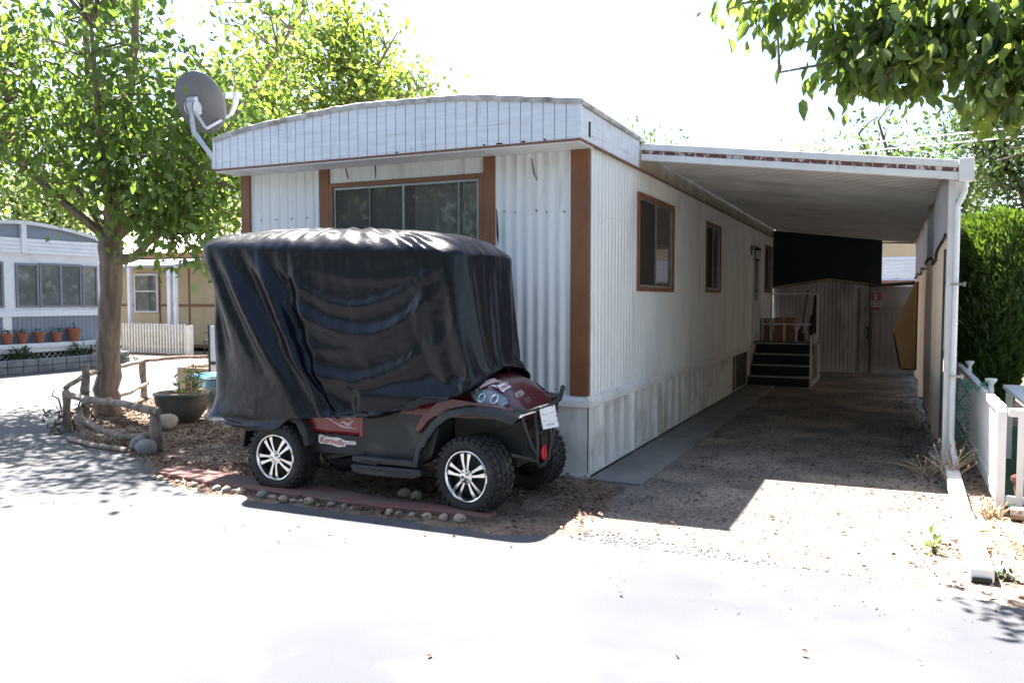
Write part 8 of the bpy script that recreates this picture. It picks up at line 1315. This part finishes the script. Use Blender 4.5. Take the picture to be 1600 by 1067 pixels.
# unseen trees added behind the viewer to darken what the cover and windows reflect
q9 = random.Random(3)
for k, (x, y, H) in enumerate(((-16, -9, 8.5), (-9.5, -11, 9.5), (-3, -10, 8), (3.5, -12, 10), (10, -9, 8.5))):
    c = (x, y, 0); L = [([c, (x, y, H*.3), (x+.2, y, H*.7)], [.3, .22, .1])]
    tree('roadside_tree', 'leafy tree added out of view behind the viewer for reflections', c, L, [(x, y, H*.5, 3.6, 2.0, H*.42, 3)], 230, 30, .42, M['leafd'], 60+k, 'bark2', 'added trees behind the viewer', spread=.6, twig=.03)
# overhanging branch of the near tree, trunk to the right of the picture
nl = [([(3.3, 5.4, 0), (3.25, 5.4, 1.6), (3.1, 5.5, 2.9)], [.2, .16, .14]), ([(3.1, 5.5, 2.9), (2.2, 5.7, 3.5), (1.2, 5.8, 3.75), (.2, 5.8, 3.72), (-.7, 5.75, 3.62), (-1.05, 5.7, 3.52)], [.1, .06, .045, .03, .014, .006]),
      ([(1.9, 5.7, 3.55), (1.2, 5.7, 3.35), (.6, 5.7, 3.18), (.0, 5.7, 3.12), (-.7, 5.65, 3.06)], [.05, .035, .025, .014, .006]), ([(2.4, 5.6, 3.4), (1.7, 5.6, 3.1), (1.1, 5.6, 2.9), (.75, 5.6, 2.75)], [.04, .025, .015, .006]), ([(3.1, 5.5, 2.9), (2.9, 5.4, 4.2), (2.5, 5.4, 5.4)], [.11, .08, .04]), ([(1.5, 5.8, 3.7), (.9, 5.9, 4.1), (.3, 6.0, 4.2)], [.04, .02, .008])]
def nrej(p, rg):
    x, z = p[0]*5.7/p[1], 1.6+(p[2]-1.6)*5.7/p[1]
    # lower outline of the foliage as real leaves hang there
    lo = np.interp(x, [-1.2, -1.07, -.85, -.7, -.4, .0, .34, .66, 1.2], [3.46, 3.42, 3.35, 2.95, 2.87, 2.87, 2.62, 2.62, 2.55])
    if z < lo+.12: return True
    if x < -1.08: return True
    if x < -.98: return True
    if x < -.30 and z < 3.30+.1*max(0, -x-.6): return not (2.97 < z < 3.10 and rg.random() < .30)
    return False
tree('overhanging_tree', 'tree at the right edge whose large-leafed branches hang over the carport', (3.3, 5.4, 0), nl,
     [(.9, 5.75, 3.5, 1.2, .5, .55, 4), (-.35, 5.75, 3.6, .8, .35, .28, 1.8), (.15, 5.68, 3.1, .9, .3, .22, 2.4), (.75, 5.6, 2.9, .5, .3, .3, 2.0), (2.4, 5.5, 4.2, 1.4, 1.0, 1.2, 3)], 340, 20, .12, M['leafn'], 51, spread=.12, twig=.006, down=1.0, width=.5, reject=nrej)
# cypress hedge
cy_ = empty('cypress_hedge', (1.75, 11.3, 0), 'tall dense cypress hedge beyond the carport post', 'hedge', None)
rg = np.random.default_rng(77); n = 26000
z = rg.uniform(.25, 2.78, n)**1.0; a = rg.uniform(0, 2*PI, n)
z = np.where(rg.random(n) < .14, rg.uniform(2.55, 2.80, n), z)*.925
cx_, cy0 = 1.15, 11.6
rx = np.interp(z, [.2, .8, 1.6, 2.2, 2.7, 2.82], [.26, .36, .50, .60, .62, .5]); cxs = 1.0+.14*z; ry = rx*1.4
cl = np.sin(a*9+z*7)*np.sin(z*11+a*4)*.04+np.sin(a*23+z*19)*.02
rr = rg.uniform(.82, 1.0, n)+cl; top = z > 2.36; rr = np.where(top, np.sqrt(rg.uniform(0, 1, n)), rr)
P = np.stack([cxs+rx*rr*np.cos(a), cy0+ry*rr*np.sin(a), z+np.where(top, .06*np.sin(a*5)*rr, 0)], 1)
D = np.stack([np.cos(a)*.5, np.sin(a)*.5, np.full(n, 1.1)], 1)+rg.normal(0, .35, (n, 3))
leaves('foliage', M['cypress'], cy_, P, D, .075, 7, .30)
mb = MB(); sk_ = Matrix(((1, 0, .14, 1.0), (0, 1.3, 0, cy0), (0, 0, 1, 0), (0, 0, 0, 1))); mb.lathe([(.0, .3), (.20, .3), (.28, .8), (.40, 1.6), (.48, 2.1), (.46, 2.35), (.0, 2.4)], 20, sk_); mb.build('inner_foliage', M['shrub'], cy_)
mb = MB(); mb.tube([(cx_, cy0, 0), (cx_, cy0, .5)], [.1, .08], 8); mb.build('trunk', M['bark'], cy_)
